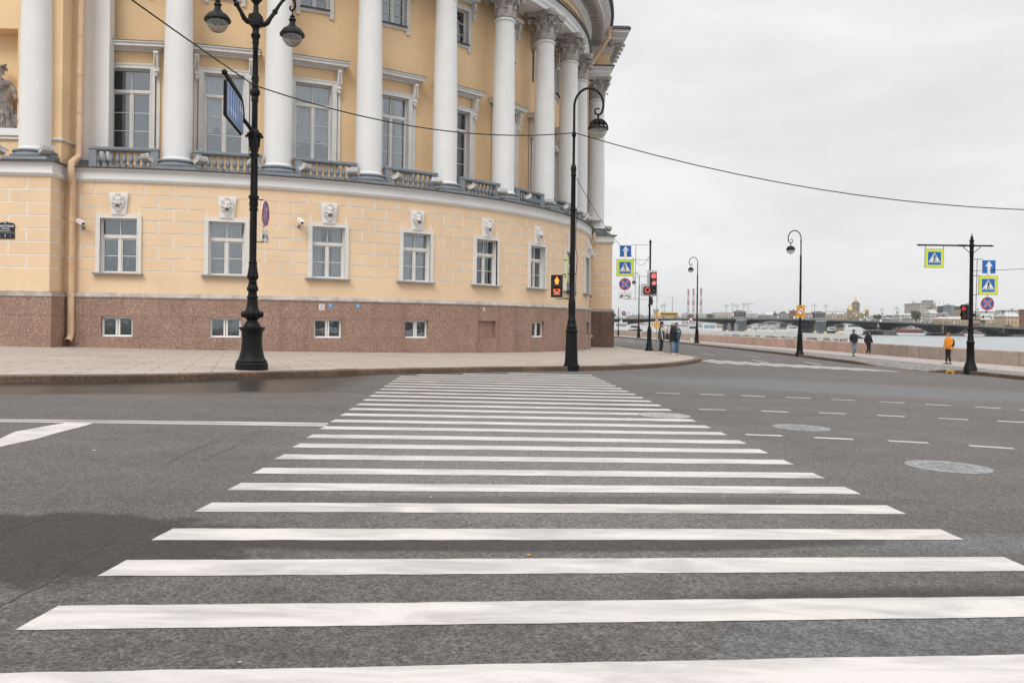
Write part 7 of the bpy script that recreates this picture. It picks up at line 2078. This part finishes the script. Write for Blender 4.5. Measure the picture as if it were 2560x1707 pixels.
# ================================================================== FAR BANK
def facade_mat(name, wall, win=(.10, .095, .09), sx=3.4, sz=3.6):
    m, t, p = base_mat(name)
    co = N('ShaderNodeTexCoord', t).outputs['Object']; s_ = N('ShaderNodeSeparateXYZ', t); lnk(t, co, s_.inputs[0])
    xy = math_(t, 'ADD', s_.outputs[0], math_(t, 'MULTIPLY', s_.outputs[1], 1.0))
    fx = math_(t, 'FRACT', math_(t, 'DIVIDE', xy, sx)); fz = math_(t, 'FRACT', math_(t, 'DIVIDE', s_.outputs[2], sz))
    a = math_(t, 'MULTIPLY', mapr(t, math_(t, 'ABSOLUTE', math_(t, 'SUBTRACT', fx, .5)), .19, .23, 1, 0), mapr(t, math_(t, 'ABSOLUTE', math_(t, 'SUBTRACT', fz, .5)), .27, .31, 1, 0))
    f = noise_fac(t, co, .08, 4, .6, .3, .7)
    c = mixc(t, f, tuple(x * .85 for x in wall), tuple(min(1, x * 1.1) for x in wall)); c = mixc(t, math_(t, 'MULTIPLY', a, .8), c, win)
    lnk(t, c, p.inputs['Base Color']); p.inputs['Roughness'].default_value = .85; return m
FM = {'cream': facade_mat('far_cream', (.50, .42, .31)), 'yellow': facade_mat('far_yellow', (.52, .38, .24), sx=3.0, sz=4.4), 'white': facade_mat('far_white', (.52, .50, .46)), 'pink': facade_mat('far_pink', (.46, .33, .26)), 'grey': facade_mat('far_grey', (.30, .31, .31)), 'dark': facade_mat('far_dark', (.065, .075, .08), (.03, .035, .04)), 'brick': facade_mat('far_brick', (.26, .11, .065), (.07, .05, .045), 4, 5), 'glass': facade_mat('far_glass', (.22, .26, .28), (.12, .15, .17), 4, 3.2), 'block': facade_mat('far_block', (.42, .38, .33), (.15, .15, .15), 3.8, 3.2)}
m_rgrey = MAT('far_grey_roof', (.27, .29, .30), .6, .15, .1); m_rpale = MAT('far_pale_roof', (.46, .48, .49), .6, .1, .1); m_rred = MAT('far_red_roof', (.20, .055, .045), .8, .2, .1); m_rgreen = MAT('far_green_roof', (.30, .36, .33), .7, .15, .1)
def far_house(u0, u1, vt, vr, Y, wall, roof, label, kind='hip', depth=18, extra=()):
    "wall top at vt, ridge at vr, standing on the far bank"
    a, b = at(u0, vt, Y), at(u1, vt, Y); a.x = min(a.x * (Y + depth) / Y, b.x - 4); L = b.x - a.x; zb = -.6; h = at((u0 + u1) / 2, vt, Y).z - zb; hr = at((u0 + u1) / 2, vr, Y).z - zb
    o = thing('far_building', label, 'building', ((a.x + b.x) / 2, Y, zb), 0)
    mb = MB(); mb.box((0, depth / 2, h / 2), (L, depth, h)); mb.box((0, depth / 2, h - .3), (L + .8, depth + .8, .5)); part('wall', mb, FM[wall], o, smooth=False)
    mb = MB()
    if kind == 'hip': mb.add([(-L / 2, -.3, h + .02), (L / 2, -.3, h + .02), (L / 2, depth, h + .02), (-L / 2, depth, h + .02), (-L * .42, depth * .45, hr), (L * .42, depth * .45, hr)], [(0, 1, 5, 4), (1, 2, 5), (2, 3, 4, 5), (3, 0, 4), (0, 3, 2, 1)])
    elif kind == 'dome': mb.ball((0, depth / 2, h), (L * .5, depth * .5, max(1, hr - h)), 14, 10)
    else: mb.box((0, depth / 2, h + .25), (L + .5, depth + .5, .5))
    r = part('roof', mb, roof, o, smooth=kind == 'dome')
    rg = random.Random(int(u0 * 7 + u1))
    for k in range(max(1, int(L / 16))):
        mb = MB(); x = rg.uniform(-L * .42, L * .42); z = (hr if kind != 'flat' else h + .5); mb.box((x, depth * rg.uniform(.3, .6), z + .3), (1.2, 1.2, 2.6)); part('chimney', mb, m_brstone, r, smooth=False)
    return o
H = far_house
H(1380, 1500, 790, 786, 640, 'cream', m_rgrey, 'low pale building hidden mostly behind the palace corner')
H(1560, 1612, 789, 787, 1250, 'pink', m_rgrey, 'low pinkish block on the skyline left of the warning triangle', 'flat')
H(1590, 1606, 787, 784.5, 1300, 'white', m_rgrey, 'small pale roof block above the low pinkish block', 'flat')
H(1614, 1648, 790, 786.5, 1200, 'white', m_rgreen, 'low white building with a pale green roof behind the warning triangle')
H(1704, 1782, 784, 781.5, 1400, 'white', m_rpale, 'long pale power-station hall under the striped chimneys', 'flat', 40)
H(1780, 1830, 782, 780, 1300, 'cream', m_rpale, 'cream block on the skyline between chimneys and left pavilion', 'flat', 30)
H(1858, 1896, 783, 780, 1250, 'white', m_rpale, 'white hall with a pale roof right of the left pavilion')
H(1896, 1948, 787, 780, 1200, 'grey', m_rpale, 'grey hall with a sloping pale roof, skyline middle', 'hip', 40)
H(1944, 1984, 784, 782, 1150, 'grey', m_rgrey, 'long grey building left of the orange notice', 'flat')
H(1982, 1992, 777, 776, 1120, 'brick', m_rred, 'narrow red-brick building peeping left of the orange notice', 'flat')
H(2008, 2040, 785.5, 782, 1050, 'white', m_rred, 'white building with a red roof right of the orange notice')
H(2066, 2098, 786, 783, 1000, 'cream', m_rgrey, 'low cream building right of the right pavilion', 'flat')
H(2092, 2122, 786, 783, 960, 'cream', m_rgrey, 'cream building left of the church', 'flat')
H(2176, 2232, 789, 786, 880, 'white', m_rpale, 'low white building with a pale roof right of the church')
H(2204, 2232, 797, 792, 800, 'grey', m_rgreen, 'low grey-green gabled shed right of the church')
H(2230, 2290, 787, 783, 860, 'white', m_rpale, 'white building left of the round green tree')
H(2255, 2310, 795, 790, 790, 'white', m_rgreen, 'low greenish-roofed building beside the round green tree')
hb = H(2261, 2339, 758.5, 757.5, 980, 'block', m_rgrey, 'large unfinished-looking apartment block, tallest on the far bank', 'flat', 40)
mb = MB(); wl = at(2339, 780, 980).x - at(2261, 780, 980).x; zt_ = at(2300, 758.5, 980).z + .6
for k in range(9): mb.box((-wl / 2 + wl * k / 8, 0, zt_ + 1.6), (.25, .25, 5))
mb.box((wl * .15, 12, zt_ + 2), (wl * .28, 8, 4)); part('rooftop_mast', mb, m_greymetal, hb, smooth=False)
H(2338, 2406, 766, 765, 1020, 'dark', m_rgrey, 'wide dark glazed block right of the apartment block', 'flat')
H(2358, 2386, 763.5, 763, 1000, 'glass', m_rgrey, 'grey-blue glass office standing proud of the dark block', 'flat')
H(2326, 2344, 767, 765, 940, 'cream', m_rgrey, 'small cream block at the foot of the apartment block', 'flat')
H(2306, 2346, 783, 774, 860, 'white', m_rpale, 'white house with a broad pale roof right of the round tree')
H(2346, 2376, 786, 779, 840, 'cream', m_rgrey, 'domed pale building left of the sideways signal', 'dome')
H(2391, 2420, 776, 774, 830, 'yellow', m_rgrey, 'yellow block behind the sideways signal', 'flat')
H(2330, 2432, 797, 791.5, 735, 'yellow', m_rpale, 'long pale yellow classical facade left of the spear-topped post')
H(2432, 2492, 787, 782, 730, 'cream', m_rgrey, 'cream building behind the front tow-away plate')
H(2420, 2490, 778, 775, 900, 'white', m_rpale, 'white upper building behind the front no-stopping sign')
H(2484, 2556, 791, 781, 700, 'yellow', m_rpale, 'pale yellow facade with rows of windows at the right edge')
H(2490, 2570, 776, 774.5, 860, 'white', m_rpale, 'long white building behind the pale yellow facade', 'flat')
H(2547, 2620, 774, 772, 620, 'brick', m_rgrey, 'reddish-brown building cut by the right edge', 'flat')
# church
def church():
    Y = 905.0; k = Y / FPX; c = at(2147, 797, Y)
    o = thing('church', 'ornate pale church with golden domes beyond the bridge', 'church', (c.x, Y, -.6)); zb = -.6
    zz = lambda v: at(2147, v, Y).z - zb
    m_ch = MAT('church_stone', (.33, .265, .19), .85, .3, .12); m_gold = MAT('gold_dome', (.62, .40, .10), .3, .15, .2, metal=.7); m_cd = MAT('church_dome', (.11, .10, .09), .5, .2, .2)
    m_slit = MAT('church_window', (.07, .06, .05), .7)
    def tower(u, r, vb, vt, vd, vc, dome, y=0, n=8):
        x = (u - 2147) * k; mb = MB(); mb.lathe([(r, zz(vb)), (r, zz(vt)), (r * 1.15, zz(vt)), (r * 1.15, zz(vt) + .5), (r, zz(vt) + .7)], n, M=T(x, y, 0)); t_ = part('tower', mb, m_ch, o, smooth=False)
        mb = MB(); h = zz(vd) - zz(vt); mb.lathe([(r * 1.02, zz(vt) + .6), (r * 1.12, zz(vt) + h * .25), (r * .95, zz(vt) + h * .55), (r * .5, zz(vt) + h * .8), (r * .14, zz(vt) + h * .95), (r * .1, zz(vd))], 16, M=T(x, y, 0)); part('dome', mb, dome, t_)
        mb = MB(); e = zz(vc) - zz(vd); mb.lathe([(r * .12, zz(vd)), (r * .28, zz(vd) + e * .25), (r * .05, zz(vd) + e * .45), (.06, zz(vc))], 8, M=T(x, y, 0)); mb.box((x, y, zz(vd) + e * .75), (r * .35, .15, .2)); part('cross', mb, m_gold, t_)
        for q_ in range(n):
            a = 2 * pi * q_ / n; mb = MB(); mb.box((0, -r * .935, (zz(vb) * .45 + zz(vt) * .55)), (r * .22, .1, (zz(vt) - zz(vb)) * .62)); part('window', mb, m_slit, t_, T(x, y, 0) @ RZ(a), smooth=False)
    mb = MB(); W = 44 * k; mb.box((0, 8, zz(795) / 2), (W * .9, 14, zz(795))); mb.box((0, 8, zz(786) / 2), (W * .55, 16, zz(786))); mb.prism([(-W * .3, zz(786)), (W * .3, zz(786)), (0, zz(778))], 0, 16); part('body', mb, m_ch, o, smooth=False)
    tower(2146.5, 9.2 * k, 786, 763, 750, 738, m_cd, 8); tower(2126, 4.2 * k, 793, 776, 769, 761, m_gold, 0); tower(2167, 4.2 * k, 793, 776, 769, 761, m_gold, 0); tower(2135, 4.5 * k, 790, 773, 767, 760, m_gold, 14); tower(2158, 3.0 * k, 790, 786, 780, 776, m_gold, -1); tower(2139, 2.4 * k, 795, 792, 787, 784, m_gold, -2); tower(2170, 2.2 * k, 796, 793, 788, 785, m_gold, -2)
    mb = MB(); mb.lathe([(9.6 * k, zz(763)), (9.7 * k, zz(763) + .9)], 24, M=T(-.5 * k, 8, 0)); mb.lathe([(3.4 * k, zz(752)), (2.4 * k, zz(750) + .8), (1.2 * k, zz(746))], 12, M=T(-.5 * k, 8, 0)); part('gold_ring', mb, m_gold, o)
church()
# striped power-station chimneys
for u, vt, lb in ((1721, 723, 'left red and white striped chimney'), (1734, 721, 'middle red and white striped chimney, half behind the lamp'), (1753, 720, 'right red and white striped chimney')):
    Y = 1550.; k = Y / FPX; p = at(u, vt, Y); o = thing('striped_chimney', lb, 'chimney', (p.x, Y, -.6), 0, 'three striped chimneys'); Ht = p.z + .6; zv = lambda v: at(u, v, Y).z + .6
    m_cr = bpy.data.materials.get('chimney_red') or MAT('chimney_red', (.33, .17, .18), .8, .15, .05); m_cw = bpy.data.materials.get('chimney_white') or MAT('chimney_white', (.52, .48, .48), .8, .06, .05)
    cuts = [Ht, zv(738), zv(750), zv(763), zv(774.5), zv(777.5), 0]
    for q_ in range(6):
        z1, z0_ = cuts[q_], cuts[q_ + 1]; r = lambda z: (2.3 + .9 * (1 - z / Ht)) * k; mb = MB(); mb.lathe([(r(z0_), z0_), (r(z1), z1 - .02)] + ([(r(z1) * 1.06, z1 - .01), (r(z1) * .8, z1)] if q_ == 0 else []), 16); part('band', mb, m_cr if q_ % 2 == 0 else m_cw, o)
# cranes and aerials
def crane(u, v0, Y, jib, label):
    p = at(u, v0, Y); o = thing('tower_crane', label, 'crane', (p.x, Y, -.6)); h = p.z + .6; mb = MB(); mb.box((0, 0, h / 2), (1.0, 1.0, h)); mb.box((jib * .3, 0, h - 1), (abs(jib) * 1.4, .7, .8)); mb.tube([(0, 0, h + 3), (jib, 0, h - .6)], .15, 4); part('mast', mb, m_rgrey, o, smooth=False)
crane(2088, 777, 1150, 30, 'thin tower crane on the skyline left of the church'); crane(1870, 758, 1500, 8, 'faint lattice crane mast right of the left pavilion\'s lamps')
o = thing('water_tower', 'small pale tower above the upper warning triangle', 'tower', (at(1640, 780, 1250).x, 1250, -.6)); hh_ = at(1640, 776, 1250).z; mb = MB(); mb.box((0, 0, hh_ / 2), (6, 6, hh_)); mb.box((0, 0, hh_ + 1), (8, 8, 3)); mb.tube([(1, 0, hh_), (1, 0, hh_ + 7)], .6, 5); part('shaft', mb, FM['cream'], o, smooth=False)

# trees
def tree(u, vt, vb, Y, wpx, label, seed, group='trees on the far bank'):
    p = at(u, vt, Y); zb = -.6; h = p.z - zb; W = wpx * Y / FPX / 2; o = thing('tree', label, 'tree', (p.x, Y, zb), 0, group); rg = random.Random(seed)
    zc = at(u, vb, Y).z - zb; zc = max(zc, h * .10)
    mb = MB(); mb.tube([(0, 0, -.3), (.1, 0, zc), (0, 0, h * .75)], [W * .09, W * .06, W * .02], 7)
    for k in range(6):
        a = rg.uniform(0, 6.28); mb.tube([(0, 0, zc * .9), (W * .5 * math.cos(a), W * .5 * math.sin(a), zc + (h - zc) * rg.uniform(.3, .7))], [W * .04, W * .01], 5)
    part('trunk', mb, m_bark, o)
    mb = MB(); clumps = [(rg.uniform(-.62, .62) * W, rg.uniform(-.6, .6) * W, zc + (h - zc) * rg.uniform(.05, .82), rg.uniform(.34, .52) * W) for _ in range(34)]
    ls_ = max(.25, W * .085)
    for cx_, cy_, cz_, r in clumps:
        cz_ = min(cz_, h - r * .6)
        for _ in range(42):
            d = Vector((rg.gauss(0, 1), rg.gauss(0, 1), rg.gauss(0, 1))).normalized() * r * rg.uniform(.55, 1.08); c = Vector((cx_, cy_, cz_)) + Vector((d.x, d.y, d.z * .85))
            n_ = Vector((rg.gauss(0, 1), rg.gauss(0, 1), rg.gauss(.6, 1))).normalized(); a = n_.orthogonal().normalized(); b = n_.cross(a); s_ = ls_ * rg.uniform(.6, 1.3)
            mb.add([c + a * s_, c + b * s_ * .7, c - a * s_, c - b * s_ * .7], [(0, 1, 2, 3)])
    me = mb.mesh('crown', m_leaf, False, fix=False); link('crown', me, o); return o
tree(2292, 776, 799, 760, 29, 'large round dark-green tree right of the church, below the apartment block', 1)
tree(2193, 786, 799, 830, 22, 'broad dark trees just right of the church', 2); tree(2218, 787, 798, 860, 10, 'small tree right of the church trees', 3)
tree(2458, 792, 806, 690, 16, 'small dark tree under the front tow-away plate', 4); tree(1726, 786, 793, 1250, 18, 'low tree before the power-station hall, under the striped chimneys', 5); tree(1775, 786, 793, 1200, 20, 'low tree right of the striped chimneys', 6)
tree(1535, 784, 792, 700, 10, 'small tree at the palace corner left of the tiny round sign', 7); tree(1958, 779, 786, 1180, 14, 'dark tree on the skyline left of the orange notice', 8); tree(1938, 782, 788, 1180, 10, 'lower dark tree left of the skyline tree', 9)
for k, (u, Y, w_) in enumerate(((1905, 1050, 24), (1930, 1020, 26), (1960, 1000, 22), (2075, 980, 26), (2098, 960, 22))):
    tree(u, 806 + k * .3, 818, Y, w_, f'{ORD[k]} tree from the left in the low green row seen under the bridge', 20 + k)

# ================================================================== AIR
mb = MB(); mb.box((0, 1500, 43), (19000, 22000, 96))
hz_ = part('haze', mb, bpy.data.materials.new('haze_air'), None, smooth=False); hz_['kind'] = 'stuff'
hm = hz_.data.materials[0]; hm.use_nodes = True; ht = hm.node_tree; ht.nodes.clear()
ho = N('ShaderNodeOutputMaterial', ht); hv = N('ShaderNodeVolumePrincipled', ht); hv.inputs['Color'].default_value = (.93, .95, .98, 1); hv.inputs['Density'].default_value = .00011; hv.inputs['Anisotropy'].default_value = .2
lnk(ht, hv.outputs[0], ho.inputs['Volume'])
